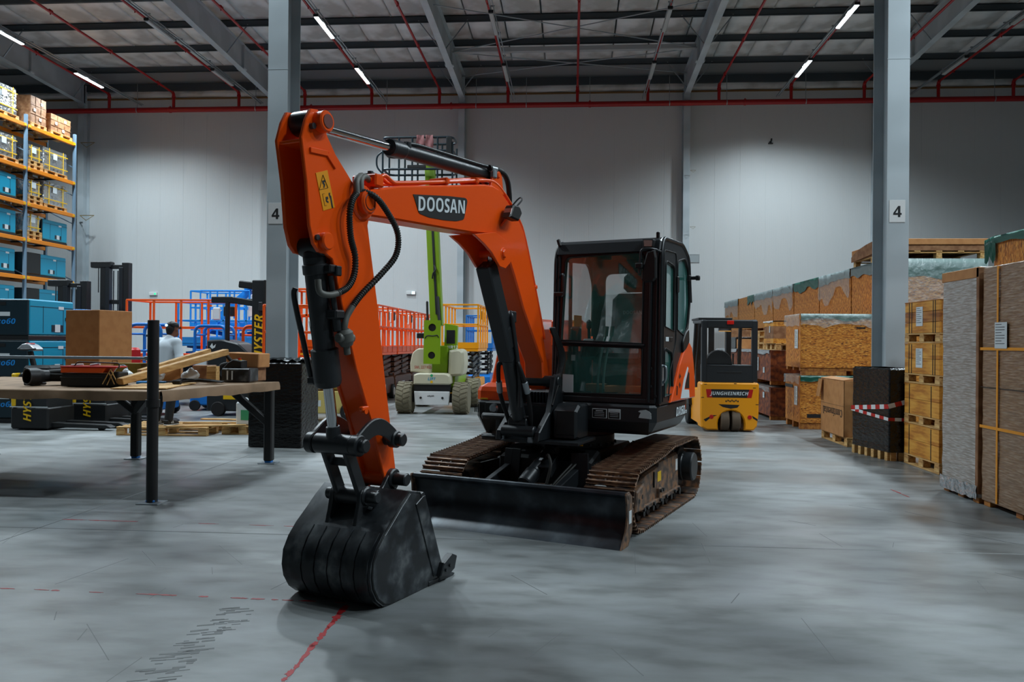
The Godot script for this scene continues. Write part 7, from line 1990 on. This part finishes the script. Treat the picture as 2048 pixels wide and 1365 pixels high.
	part("cap", B.new().lathe([Vector2(0.098, 0.0), Vector2(0.097, 0.035), Vector2(0.085, 0.065), Vector2(0.05, 0.088), Vector2(0.004, 0.095)], V(0.032, 1.655, -0.155), V(0.06, 1, -0.22), 22, true, true).prism(rounded(P2([-0.08, 0.0, 0.08, 0.0, 0.06, 0.09, -0.06, 0.09]), 0.04, 4), -0.004, 0.004, 0.002, Transform3D(Basis(V(1, 0, 0), V(0, -0.3, -0.95).normalized(), V(0, -0.95, 0.3).normalized()), V(0.035, 1.65, -0.23))), mats.dark, o)
	part("headlamp", B.new().box(V(-0.01, 1.68, -0.055), V(0.05, 0.04, 0.03), 0.01), glow(Color(0.75, 0.9, 1.0), 1.5), o)
	part("headlamp_band", B.new().lathe([Vector2(0.1005, 0.0), Vector2(0.1005, 0.018)], V(0.032, 1.668, -0.157), V(0.06, 1, -0.22), 22), mats.rubber, o)

func pallet_truck(label: String, at: Vector3, turn: float, grey: bool) -> void:
	var o := thing("pallet_truck", label, "pallet truck", at, turn)
	part("battery_body", B.new().prism(rounded(P2([-0.42, 0.05, 0.22, 0.05, 0.22, 0.86, 0.16, 1.0, -0.30, 1.0, -0.42, 0.8]), 0.06), -0.36, 0.36, 0.03), mats.black, o)
	part("skirt", B.new().bb(V(-0.45, 0.02, -0.38), V(0.24, 0.40, 0.38), 0.03), mats.dark, o)
	part("white_line", B.new().bb(V(-0.455, 0.395, 0.382), V(0.23, 0.41, 0.386)), mats.paper, o)
	part("yellow_corner", B.new().bb(V(-0.44, 0.40, 0.2), V(-0.36, 0.98, 0.385), 0.02), mats.yellowline, o)
	lettering("HYSTER", 0.14, mats.yellowline, o, Transform3D(Basis(V(0, 1, 0), V(-1, 0, 0), V(0, 0, 1)), V(-0.13, 0.50, 0.39)), 1.0, 0.25)
	part("top_unit", B.new().box(V(-0.08, 1.05, 0.0), V(0.5, 0.12, 0.5), 0.04), mats.rubber, o)
	part("tiller", B.new().bar(V(-0.25, 0.95, 0.0), V(-0.36, 1.36, 0.0), 0.09, 0.07, 0.015), mats.dark, o)
	var hd := B.new()
	hd.prism(rounded(P2([-0.17, 0.0, 0.16, -0.04, 0.17, 0.0, 0.08, 0.07, 0.0, 0.10, -0.08, 0.08]), 0.02), -0.12, 0.12, 0.03)
	hd.moved(Transform3D(Basis(), V(-0.36, 1.40, 0)))
	part("tiller_head", hd, mat(Color(0.70, 0.72, 0.74), 0.3, 0.3), o)
	part("tiller_grip", B.new().tube(rounded([V(-0.50, 1.40, 0.09), V(-0.40, 1.385, 0.16), V(-0.22, 1.39, 0.16), V(-0.20, 1.40, 0.09)], 0.05, 4), 0.018, 8), mats.dark, o)
	part("red_button", B.new().box(V(-0.36, 1.49, 0), V(0.12, 0.03, 0.1), 0.01), mats.red, o)
	for z in [-0.2, 0.2]:
		part("fork", B.new().prism(P2([0.2, 0.06, 0.2, 0.13, 1.22, 0.10, 1.30, 0.06, 1.28, 0.04]), z - 0.08, z + 0.08, 0.006), mats.dark, o)
	for z in [-0.2, 0.2]: part("load_wheel", B.new().cyl(V(1.1, 0.045, z - 0.05), V(1.1, 0.045, z + 0.05), 0.045, -1, 14), mats.rubber, o)
	part("drive_wheel", B.new().cyl(V(-0.1, 0.12, -0.05), V(-0.1, 0.12, 0.05), 0.12, -1, 16), mats.rubber, o)

func build_left() -> void:
	build_person()
	for u in 3:
		genset("teal generator with a dark end panel, %s of the stack on the floor" % ["lowest", "middle one", "topmost"][u], V(-10.78, 0.004 + u * 0.775, -15.05), V(1.36, 0.77, 1.36), PI / 2, true)
	pallet_truck("black pallet truck with yellow lettering, nearer of two", V(-9.22, 0, -13.68), 0.0, true)
	pallet_truck("black pallet truck with yellow lettering, farther of two", V(-8.72, 0, -14.6), 0.0, true)
	var rt := thing("stacker", "red electric stacker behind the pallet truck handles", "pallet truck", V(-9.72, 0, -15.6))
	part("rounded_cover", B.new().prism(rounded(P2([-0.1, 0.5, 0.36, 0.5, 0.34, 1.35, 0.2, 1.60, 0.05, 1.62, -0.05, 1.5]), 0.08), -0.2, 0.2, 0.04), mats.red, rt)
	part("low_cover", B.new().bb(V(0.36, 0.3, -0.25), V(1.0, 1.42, 0.2), 0.05), mats.red, rt)
	part("grille", B.new().bb(V(0.42, 0.8, 0.2), V(0.72, 1.1, 0.21)), mats.dark, rt)
	lettering("EK 16", 0.1, mats.paper, rt, Transform3D(Basis(), V(0.66, 1.28, 0.202)), 1.0, 0.15)
	part("base", B.new().bb(V(-0.2, 0.05, -0.35), V(1.1, 0.5, 0.35), 0.04), mats.dark, rt)
	# forklift masts beside the racking
	for k in 2:
		var o := thing("forklift_mast", ["lower black forklift mast in front of the racking", "taller black forklift mast right of the lower one"][k], "forklift mast", [V(-12.0, 0, -18.7), V(-11.42, 0, -19.5)][k])
		var h: float = [2.98, 3.5][k]
		for s in [-0.28, 0.28]:
			part("outer_channel", B.new().bb(V(s - 0.09, 0.05, -0.1), V(s + 0.09, h, 0.08), 0.01), mats.dark, o)
			part("inner_channel", B.new().bb(V(s * 0.62 - 0.05, 0.1, -0.06), V(s * 0.62 + 0.05, h - 0.12, 0.1), 0.008), mats.black, o)
			part("chain", B.new().bb(V(s * 0.2 - 0.01, 0.5, 0.0), V(s * 0.2 + 0.01, h - 0.2, 0.02)), mats.iron, o)
		for y in [h - 0.1, h * 0.72, 0.6]: part("crossbar", B.new().bb(V(-0.34, y - 0.05, -0.09), V(0.34, y + 0.05, 0.04), 0.01), mats.dark, o)
		part("guard_plate", B.new().bb(V(-0.62, h - 0.13, -0.12), V(-0.1, h + 0.03, 0.1), 0.02), mats.dark, o)
		part("guide_rod", B.new().cyl(V(-0.42, h - 0.75, 0.06), V(-0.42, h - 0.1, 0.06), 0.012, -1, 6), mats.iron, o)
		part("truck_body", B.new().bb(V(-0.34, 0.05, -0.6), V(0.34, 1.1, -0.12), 0.05), mats.yellow if k else mats.dark, o)
	# reach truck with its mast beside the numbered column
	var r := thing("reach_truck", "black reach truck with yellow lettered mast beside the numbered column", "forklift", V(-6.5, 0, -16.5))
	part("mast", B.new().bb(V(-0.16, 0.3, -0.12), V(0.15, 2.84, 0.1), 0.015), mats.black, r)
	part("mast_edge", B.new().bb(V(0.10, 0.3, 0.1), V(0.15, 2.84, 0.13), 0.006), mats.dark, r)
	lettering("HYSTER", 0.19, mats.yellowline, r, Transform3D(Basis(V(0, 1, 0), V(-1, 0, 0), V(0, 0, 1)), V(0.0, 1.66, 0.105)), 1.0, 0.25)
	var ra := [V(-1.06, 2.43, -0.05), V(-0.6, 2.43, -0.03), V(-0.1, 2.35, 0.0), V(0.06, 2.29, 0.05)]
	for i in 3: part("roof_arm", B.new().bar(ra[i] - V(0.01, 0, 0), ra[i + 1], 0.14, 0.13, 0.015), mats.black, r)
	part("roof_arm_end", B.new().bb(V(0.0, 2.20, 0.0), V(0.09, 2.38, 0.16), 0.01), mats.iron, r)
	part("roof_guard", B.new().bb(V(-1.0, 2.38, -0.7), V(-0.2, 2.46, -0.12), 0.01), mats.dark, r)
	part("upper_arm", B.new().bar(V(-0.46, 2.76, 0.0), V(0.0, 2.71, 0.0), 0.16, 0.15, 0.02), mats.dark, r)
	part("cab_post", B.new().cyl(V(-0.72, 1.2, 0.0), V(-0.72, 2.4, 0.0), 0.05, -1, 12), mats.dark, r)
	part("body", B.new().prism(rounded(P2([-1.12, 0.1, -0.2, 0.1, -0.2, 1.30, -0.45, 1.52, -0.8, 1.6, -1.12, 1.58]), 0.06), -0.6, 0.1, 0.03), mats.black, r)
	part("body_marks", B.new().prism(P2([-1.05, 1.45, -1.0, 1.52, -0.98, 1.45, -0.92, 1.5, -0.94, 1.43, -1.0, 1.4]), 0.1, 0.104).bb(V(-1.08, 1.24, 0.1), V(-0.9, 1.27, 0.104)), mats.paper, r).set_meta("kind", "stuff")
	part("yellow_plate", B.new().bb(V(-0.75, 0.35, 0.1), V(-0.45, 0.62, 0.11)), mats.yellowline, r)
	part("paper_pouch", B.new().bb(V(-1.40, 1.0, 0.0), V(-1.15, 1.35, 0.03), 0.01), mats.paper, r)
	part("wheel", wheel(B.new(), V(-0.85, 0.15, 0.1), 0.15, 0.12), mats.rubber, r)
	part("wheel", wheel(B.new(), V(-0.1, 0.15, 0.1), 0.15, 0.12), mats.rubber, r)
	# pallets on the floor behind the bench, loose boards, jerrycan
	pallet("pallet on the floor under the worker's feet", V(-6.75, 0, -13.32), 0.05, 1.5, 0.95)
	for k in 3: single("loose_board", B.new().box(Vector3.ZERO, V(1.25, 0.022, 0.10), 0.003), mats.wood, ["loose board slanting across the worker's pallet, nearest", "loose board lying askew behind the worker's shoes", "loose board sticking out to the right of the worker's pallet"][k], "board", V(-6.05 + k * 0.12, 0.158 + k * 0.024, -13.05 - k * 0.3), 0.35 - k * 0.2)
	pallet("small pallet under the white jerrycan", V(-5.5, 0, -13.5), 0.0, 0.72, 0.6)
	var j := thing("jerrycan", "white plastic jerrycan with a green label on the small pallet", "jerrycan", V(-5.52, 0.146, -13.4))
	part("body", B.new().prism(rounded(P2([-0.14, 0, 0.14, 0, 0.14, 0.34, 0.06, 0.40, -0.12, 0.40, -0.14, 0.37]), 0.03), -0.11, 0.11, 0.025), mats.white, j)
	part("handle", B.new().tube(rounded([V(-0.12, 0.39, 0), V(-0.12, 0.45, 0), V(0.02, 0.45, 0), V(0.04, 0.40, 0)], 0.03, 4), 0.014, 8), mats.white, j)
	part("cap", B.new().cyl(V(0.09, 0.37, 0), V(0.09, 0.42, 0), 0.03, -1, 14), mats.white, j)
	part("label", B.new().bb(V(-0.05, 0.09, 0.11), V(0.09, 0.26, 0.113)), mat(Color(0.25, 0.6, 0.4), 0.5), j)
	# black-wrapped pallet between column and excavator
	var bw := thing("black_wrapped_load", "big square load in glossy black film at the foot of the left column", "wrapped pallet load", V(-4.37, 0, -12.04), 0.0)
	var nf := noise(301, 2.2, 3)
	var pl := rounded(P2([-0.42, -0.38, 0.42, -0.38, 0.41, 0.42, -0.41, 0.38]), 0.03, 2, true)
	var rings := []
	for i in 14: rings.append(plan(pl, lerpf(0.01, 1.24, i / 13.0), 0.014 * nf.get_noise_2d(i * 3.0, 8.0)))
	rings.append(plan(pl, 1.28, -0.05))
	var b := B.new()
	loft(b, rings)
	part("film", b, mats.blackwrap, bw)
	var g := []
	for i in 8:
		var row := []
		for k in 12: row.append(V(-0.40 + k * 0.073, 1.30 + 0.06 * nf.get_noise_2d(i * 9.0, k * 9.0), -0.38 + i * 0.11))
		g.append(row)
	part("crumpled_top", B.new().grid(g, true), mats.blackwrap, bw)

# ---------------------------------------------------------------- work bench with its posts and what lies on it
func build_bench() -> void:
	var o := thing("work_bench", "steel workbench covered with brown kraft paper on black posts", "workbench", V(-4.17, 0, -7.95))
	var qa := V(-3.55, 0, -0.05)
	var qb := V(0, 0, 0)
	var qc := V(0.45, 0, -2.1)
	var qd := V(-3.55, 0, -2.55)
	part("tabletop", B.new().prism([Vector2(-3.5, -0.06), Vector2(-0.03, -0.03), Vector2(0.41, -2.08), Vector2(-3.5, -2.5)], -1.05, -1.0, 0.004, Transform3D(Basis(V(1, 0, 0), V(0, 0, 1), V(0, -1, 0)), Vector3.ZERO)), mats.dark, o)
	var nf := noise(311, 0.9, 3)
	var g := []
	for i in 9:
		var row := []
		for k in 27:
			var u := k / 26.0
			var w := (i - 2) / 6.0
			var p: Vector3 = qa.lerp(qb, u).lerp(qd.lerp(qc, u), maxf(w, 0.0))
			var sag := 0.006 * nf.get_noise_2d(p.x * 3.0, i * 1.7)
			if i == 0: row.append(p + V(0, 0.955 + 0.03 * nf.get_noise_2d(p.x * 2.2, 9.0), 0.03 + 0.02 * nf.get_noise_2d(p.x * 3.0, 21.0)))
			elif i == 1: row.append(p + V(0, 1.045 + sag, 0.015))
			else: row.append(p + V(0, 1.06 + sag, 0))
		g.append(row)
	part("kraft_cover", B.new().grid(g), mats.kraft, o)
	g = []
	for i in 4:
		var row := []
		for k in 16:
			var p := qb.lerp(qc, k / 15.0)
			row.append(p + V([0.0, 0.012, 0.02, 0.02][i], [1.06, 1.045, 1.0, 0.955][i] + 0.025 * nf.get_noise_2d(p.z * 2.0, 33.0) * (1.0 if i == 3 else 0.0), 0))
		g.append(row)
	part("kraft_skirt", B.new().grid(g), mats.kraft, o)
	var feet := [V(0.13, 0, 0.40), V(-1.59, 0, -2.39), V(0.28, 0, -2.23), V(-3.7, 0, -0.1), V(-3.7, 0, -2.45)]
	part("front_post", B.new().cyl(feet[0], feet[0] + V(0, 1.77, 0), 0.053, -1, 24, 0.004).cyl(feet[0] + V(0, 0.93, 0), feet[0] + V(0, 1.0, 0), 0.066, -1, 24), mats.dark, o)
	for k in 5:
		part("foot_plate", B.new().box(feet[k] + V(0, 0.006, 0), V(0.22, 0.012, 0.2), 0.002), mats.galv, o)
		part("blue_sleeve", B.new().box(feet[k] + V(0, 0.025, 0), V(0.09, 0.03, 0.09), 0.01), mats.blue, o)
	for q in [feet[1], feet[2], feet[3], feet[4]]:
		part("leg", B.new().bb(q + V(-0.055, 0.03, -0.055), q + V(0.055, 1.0, 0.055), 0.015), mats.dark, o)
	part("brace", B.new().bar(feet[1] + V(0, 0.62, 0.02), feet[1] + V(-0.42, 1.0, 0.15), 0.09, 0.09, 0.012), mats.dark, o)
	part("brace", B.new().bar(feet[1] + V(0, 0.62, 0.02), feet[1] + V(0.36, 1.0, 0.15), 0.09, 0.09, 0.012), mats.dark, o)
	part("brace", B.new().bar(feet[2] + V(0, 0.5, 0), feet[2] + V(-0.52, 1.0, 0.12), 0.09, 0.09, 0.012), mats.dark, o)
	part("corner_gusset", B.new().bar(feet[0] + V(0, 0.97, 0), qb + V(-0.1, 0.99, -0.1), 0.05, 0.10, 0.006), mats.dark, o)
	part("rear_beam", B.new().bar(V(-3.6, 0.96, -2.36), V(0.25, 0.96, -2.0), 0.08, 0.07, 0.01), mats.dark, o)
	part("hand_rail", B.new().cyl(V(-3.6, 1.40, 0.40), feet[0] + V(-0.04, 1.40, 0), 0.014, -1, 12), mats.galv, o)
	part("rail_nut", B.new().cyl(feet[0] + V(-0.08, 1.40, 0), feet[0] + V(-0.045, 1.40, 0), 0.024, -1, 6).cyl(feet[0] + V(-0.07, 1.62, 0), feet[0] + V(-0.04, 1.62, 0), 0.015, -1, 6), mats.galv, o).set_meta("kind", "stuff")
	# plywood sheet on the right half
	single("plywood_sheet", B.new().bb(V(-0.55, 0, -1.2), V(0.0, 0.01, 0.0)).moved(Transform3D(ry(0.2), Vector3.ZERO)), mats.wood, "thin pale plywood sheet lying on the right half of the bench", "board", V(-4.22, 1.066, -8.15))
	# red and black cantilever toolbox
	var tb := thing("toolbox", "black and red cantilever toolbox with open trays on the bench", "toolbox", V(-5.26, 1.066, -8.5))
	part("lower_tray", B.new().bb(V(-0.27, 0, -0.11), V(0.25, 0.14, 0.11), 0.008), mats.dark, tb)
	part("body_ridge", B.new().bb(V(-0.275, 0.095, -0.113), V(0.20, 0.105, 0.115), 0.003), mats.iron, tb)
	part("upper_tray", B.new().prism(P2([-0.27, 0.15, 0.20, 0.15, 0.24, 0.205, -0.27, 0.205]), -0.11, 0.11, 0.005), mats.orange2, tb)
	part("lid_rim", B.new().bb(V(-0.275, 0.205, -0.115), V(0.36, 0.222, 0.115), 0.006), mats.red, tb)
	part("end_wall", B.new().bb(V(0.25, 0.0, -0.10), V(0.38, 0.16, 0.10), 0.01), mats.dark, tb)
	for q in [[0.21, 0.03, 0.30, 0.19], [0.26, 0.02, 0.33, 0.16], [0.38, 0.04, 0.30, 0.19], [0.345, 0.03, 0.285, 0.15]]: part("tray_arm", B.new().bar(V(q[0], q[1], 0.118), V(q[2], q[3], 0.118), 0.012, 0.006), mats.wood, tb)
	part("handle", B.new().tube(rounded([V(-0.14, 0.21, 0.08), V(-0.10, 0.265, 0.08), V(0.37, 0.255, 0.06), V(0.37, 0.20, 0.08)], 0.03, 4), 0.007, 8), mats.dark, tb)
	part("tool", B.new().cyl(V(0.0, 0.23, 0.0), V(0.12, 0.245, 0.02), 0.012, -1, 8).cyl(V(-0.2, 0.23, 0.03), V(-0.08, 0.235, 0.0), 0.01, -1, 8), mats.paper, tb).set_meta("kind", "stuff")
	# big plain carton at the back
	var bc := thing("carton", "large plain brown carton standing at the back of the bench", "carton", V(-6.06, 1.066, -9.98), deg_to_rad(-14.0))
	part("body", B.new().bb(V(-0.27, 0, -0.27), V(0.27, 0.88, 0.27), 0.006), mats.card, bc)
	part("tape_seam", B.new().bb(V(-0.27, 0.8795, -0.02), V(0.27, 0.882, 0.02)), mats.card2, bc)
	var pr := B.new()
	pr.box(V(0.272, 0.20, -0.02), V(0.002, 0.09, 0.004)).box(V(0.272, 0.245, 0.02), V(0.002, 0.004, 0.08)).box(V(0.272, 0.155, 0.02), V(0.002, 0.004, 0.08)).box(V(0.272, 0.20, 0.06), V(0.002, 0.09, 0.004)).box(V(0.272, 0.19, 0.02), V(0.002, 0.03, 0.03)).box(V(0.272, 0.09, 0.0), V(0.002, 0.02, 0.22))
	part("printed_marks", pr, mats.ink, bc).set_meta("kind", "stuff")
	# black cylinder spool and machine parts at the left end
	var sp := thing("exhaust_pipe", "black machine pipe with its open end towards the room, on the bench", "machine part", V(-5.95, 1.165, -8.55))
	part("pipe_mouth", B.new().lathe([Vector2(0.075, 0.0), Vector2(0.092, 0.0), Vector2(0.092, 0.10), Vector2(0.07, 0.16), Vector2(0.06, 0.32), Vector2(0.052, 0.32), Vector2(0.06, 0.14), Vector2(0.078, 0.06), Vector2(0.075, 0.0)], V(0, 0, 0.1), V(0.5, 0, -1), 28, false), mats.dark, sp)
	part("pipe_rim", B.new().tube(circle(Vector2.ZERO, 0.087, 26).map(func(q): return V(q.x * 0.894, q.y, 0.1 + q.x * 0.447)), 0.007, 6, true), mats.iron, sp)
	part("housing", B.new().bb(V(0.06, -0.06, -0.24), V(0.36, 0.05, -0.06), 0.03).cyl(V(0.1, 0.02, -0.12), V(0.34, 0.04, -0.12), 0.05, -1, 14, 0.01), mats.rubber, sp)
	part("stand", B.new().bb(V(-0.06, -0.1, -0.15), V(0.06, -0.07, 0.08), 0.01), mats.dark, sp)
	# two timbers leaning across
	single("timber", B.new().bar(V(0, 0, 0), V(0.60, 0.31, -1.3), 0.10, 0.07, 0.004), mats.woodz, "longer pale timber baulk leaning up across the bench behind the post", "timber", V(-4.84, 1.128, -8.36))
	single("timber", B.new().bar(V(0, 0, 0), V(0.45, 0.24, -0.8), 0.09, 0.05, 0.004), mats.woodz, "shorter pale timber behind the leaning baulk", "timber", V(-4.95, 1.21, -8.95))
	single("timber_block", B.new().bb(V(-0.06, 0, -0.05), V(0.06, 0.2, 0.05), 0.004), mats.wood, "upright wood block propping the leaning timbers", "timber", V(-4.33, 1.066, -9.5))
	# vacuum-like machine, parcel on it, bags, cartons, cables
	var vm := thing("control_unit", "scratched grey metal box with a black remote control on top, at the bench corner", "control unit", V(-4.12, 1.066, -9.8))
	part("case", B.new().bb(V(-0.18, 0, -0.14), V(0.18, 0.17, 0.14), 0.012), mats.bucket, vm)
	for k in 5: part("vent_slot", B.new().bb(V(-0.14 + k * 0.03, 0.03, 0.14), V(-0.125 + k * 0.03, 0.14, 0.143)), mats.paper if k % 2 else mats.dark, vm)
	part("socket", B.new().bb(V(0.06, 0.09, 0.14), V(0.11, 0.13, 0.144)), mats.dark, vm)
	part("remote", B.new().prism(P2([-0.18, 0.17, 0.06, 0.17, 0.06, 0.26, -0.05, 0.28, -0.12, 0.24]), -0.08, 0.1, 0.01), mats.rubber, vm)
	part("remote_stick", B.new().bar(V(-0.1, 0.25, 0.02), V(-0.2, 0.36, 0.02), 0.04, 0.04, 0.01), mats.rubber, vm)
	part("red_button", B.new().cyl(V(0.0, 0.27, 0.02), V(0.0, 0.295, 0.02), 0.02, -1, 12), mats.red, vm)
	part("yellow_ring", B.new().cyl(V(0.0, 0.265, 0.02), V(0.0, 0.275, 0.02), 0.028, -1, 12), mats.yellowline, vm)
	part("hose", B.new().tube(curve([V(-0.2, 0.02, 0.05), V(-0.26, 0.1, 0.06), V(-0.22, 0.2, 0.04), V(-0.16, 0.22, 0.0)], 5), 0.025, 10), mats.rubber, vm)
	single("parcel", B.new().box(V(0, 0.09, 0), V(0.46, 0.18, 0.28), 0.01, Basis(V(0, 0, 1), -0.03)), mats.card, "taped brown parcel standing behind the remote control", "parcel", V(-4.15, 1.242, -10.12), -0.15)
	single("parcel_support", B.new().bb(V(-0.2, 0, -0.12), V(0.2, 0.17, 0.09), 0.005), mats.card2, "brown box under the taped parcel", "carton", V(-4.17, 1.066, -10.14), -0.15)
	single("carton", B.new().bb(V(-0.13, 0, -0.1), V(0.13, 0.2, 0.1), 0.004), mats.card2, "dented brown carton left of the grey metal box", "carton", V(-4.6, 1.066, -9.85), 0.3)
	single("carton", B.new().bb(V(-0.17, 0, -0.12), V(0.17, 0.22, 0.12), 0.004), mat(Color(0.50, 0.42, 0.14), 0.7), "olive yellow carton behind the post", "carton", V(-5.5, 1.066, -9.75), 0.1)
	var oc := thing("open_carton", "open brown carton with flaps between the post and the timbers", "carton", V(-5.05, 1.066, -9.8), 0.35)
	for q in [[-0.16, -0.152, -0.13, 0.13], [0.152, 0.16, -0.13, 0.13], [-0.16, 0.16, -0.13, -0.122], [-0.16, 0.16, 0.122, 0.13]]: part("wall", B.new().bb(V(q[0], 0, q[2]), V(q[1], 0.22, q[3])), mats.card, oc)
	part("flap", B.new().box(V(0.21, 0.24, 0), V(0.14, 0.006, 0.24), 0.0, Basis(V(0, 0, 1), 0.5)), mats.card, oc)
	part("flap", B.new().box(V(-0.21, 0.24, 0), V(0.14, 0.006, 0.24), 0.0, Basis(V(0, 0, 1), -0.4)), mats.card2, oc)
	for k in 3:
		var bag := sdf_body([[V(-0.05, 0.075, 0), V(0.05, 0.085, 0.01), 0.055, 0.06], [V(0, 0.07, 0), V(0.01, 0.15, 0.0), 0.06, 0.03], [V(-0.06, 0.065, 0.03), V(0.04, 0.07, -0.03), 0.04, 0.045]], 0.012, 0.03)
		for i in bag.v.size(): bag.v[i] += bag.n[i] * 0.012 * nf.get_noise_3d(bag.v[i].x * 40.0, bag.v[i].y * 40.0, bag.v[i].z * 40.0 + k * 20.0)
		single("plastic_bag", bag, mat(Color(0.78, 0.80, 0.81), 0.35), ["white crumpled plastic bag beside the toolbox", "white plastic bag stuffed behind the leaning timbers", "small white bag of parts by the open carton"][k], "bag", [V(-5.12, 1.066, -8.95), V(-4.62, 1.066, -9.5), V(-5.0, 1.066, -9.45)][k], k * 0.9)
	var cb := B.new()
	for k in 9:
		var a := k * 0.7
		cb.tube(curve([V(-0.32 + 0.03 * k, 0.012, -0.1 + 0.05 * sin(a)), V(-0.1, 0.015 + 0.012 * (k % 4), 0.06 * cos(a)), V(0.1, 0.02 + 0.01 * (k % 3), 0.08 * sin(a * 1.3)), V(0.34, 0.012, 0.1 * cos(a * 0.7))], 5), 0.009, 6)
	single("cable_bundle", cb, mats.rubber, "tangle of black cables lying on the plywood sheet", "cable", V(-4.42, 1.078, -9.15), 0.3)
	single("cable_plug", B.new().cyl(V(0, 0.025, 0), V(0.1, 0.025, 0.01), 0.025, -1, 14, 0.004), mats.rubber, "black cable plug at the front edge of the plywood sheet", "plug", V(-4.5, 1.078, -8.85))
	single("air_hose", B.new().tube(curve([V(-0.14, 0.01, 0.0), V(-0.05, 0.17, 0.0), V(0.06, 0.2, 0.0), V(0.15, 0.02, 0.02)], 6), 0.006, 6), mat(Color(0.6, 0.75, 0.8), 0.3), "thin clear hose arching behind the white bag", "hose", V(-5.35, 1.066, -9.25))
	single("parts_tray", B.new().bb(V(-0.16, 0, -0.06), V(0.16, 0.03, 0.06), 0.005), mats.blue2, "small blue tray of parts beside the white bag", "tray", V(-4.88, 1.066, -9.1), 0.2)

# ---------------------------------------------------------------- paint remnants and tyre marks on the slab
func build_floor_marks() -> void:
	var redp := mat(Color(0.62, 0.06, 0.09), 0.55)
	var dark := mat(Color(0.36, 0.37, 0.37), 0.6)
	var r := RandomNumberGenerator.new()
	r.seed = 5
	var mk := struct("trim_5", null, null)
	var lines := [[V(-3.6, 0, -4.87), V(-1.36, 0, -4.81), 0.016, 0.62, 34], [V(-1.335, 0, -4.75), V(-1.32, 0, -3.3), 0.028, 0.92, 20], [V(-5.0, 0, -6.79), V(-2.3, 0, -6.74), 0.012, 0.4, 24], [V(3.51, 0, -9.2), V(3.52, 0, -8.78), 0.02, 1.0, 3], [V(-4.3, 0, -13.4), V(-3.6, 0, -13.4), 0.03, 0.95, 8], [V(-4.2, 0, -12.95), V(-3.5, 0, -13.0), 0.03, 0.95, 8]]
	for q in lines:
		var d: Vector3 = q[1] - q[0]
		var sd := V(-d.z, 0, d.x).normalized()
		var n: int = q[4]
		for i in n:
			if r.randf() > q[3]: continue
			var poly := []
			var u0 := (float(i) + r.randf_range(-0.3, 0.3)) / n
			var w: float = q[2] * r.randf_range(0.35, 1.0)
			var ln: float = d.length() / n * r.randf_range(0.35, 0.95)
			var ox: float = r.randf_range(-0.4, 0.4) * (q[2] - w)
			for k in 16:
				var a := TAU * k / 16
				var jag := r.randf_range(0.55, 1.15)
				var p: Vector3 = q[0] + d * (u0 + 0.5 / n) + d.normalized() * cos(a) * ln * jag + sd * (ox + sin(a) * w * jag)
				poly.append(Vector2(p.x, p.z))
			if Geometry2D.triangulate_polygon(PackedVector2Array(poly)).size() == 0: continue
			part("red_paint_remnant", B.new().prism(poly, 0.0, 0.0012, 0.0, Transform3D(Basis(V(1, 0, 0), V(0, 0, 1), V(0, -1, 0)), V(0, 0.0013, 0))), redp, mk)
	# dark tyre print blocks and long thin scuffs
	for i in 9:
		var p := V(-1.72 + i * 0.022, 0, -4.25 + i * 0.0)
		p = V(-1.92, 0, -4.62).lerp(V(-1.94, 0, -3.6), i / 8.0)
		var b := B.new()
		for k in 9:
			b.box(p + V(r.randf_range(-0.09, 0.09), 0.0006, r.randf_range(-0.06, 0.06)), V(r.randf_range(0.02, 0.12), 0.001, r.randf_range(0.004, 0.022)), 0.0, ry(0.35 + r.randf_range(-0.1, 0.1)))
		part("tyre_print", b, dark, mk).set_meta("kind", "stuff")
	var sc := B.new()
	for i in 60:
		var p := V(r.randf_range(-4.5, 4.0), 0.0004, r.randf_range(-8.5, -3.0))
		var ln := r.randf_range(0.12, 0.7)
		var a := r.randf_range(-0.5, 0.9)
		sc.box(p, V(r.randf_range(0.002, 0.006), 0.0006, ln), 0.0, ry(a))
	part("scuff_lines", sc, mat(Color(0.40, 0.41, 0.41), 0.6), mk).set_meta("kind", "stuff")
	single("paper_scrap", B.new().prism(P2([0, 0, 0.05, -0.02, 0.06, 0.05, 0.02, 0.06]), 0.0, 0.002, 0.0, Transform3D(Basis(V(1, 0, 0), V(0, 0, 1), V(0, -1, 0)), V(0, 0.003, 0))), mats.paper, "tiny white paper scrap on the floor in front of the bucket", "scrap", V(-0.42, 0.0, -3.25))
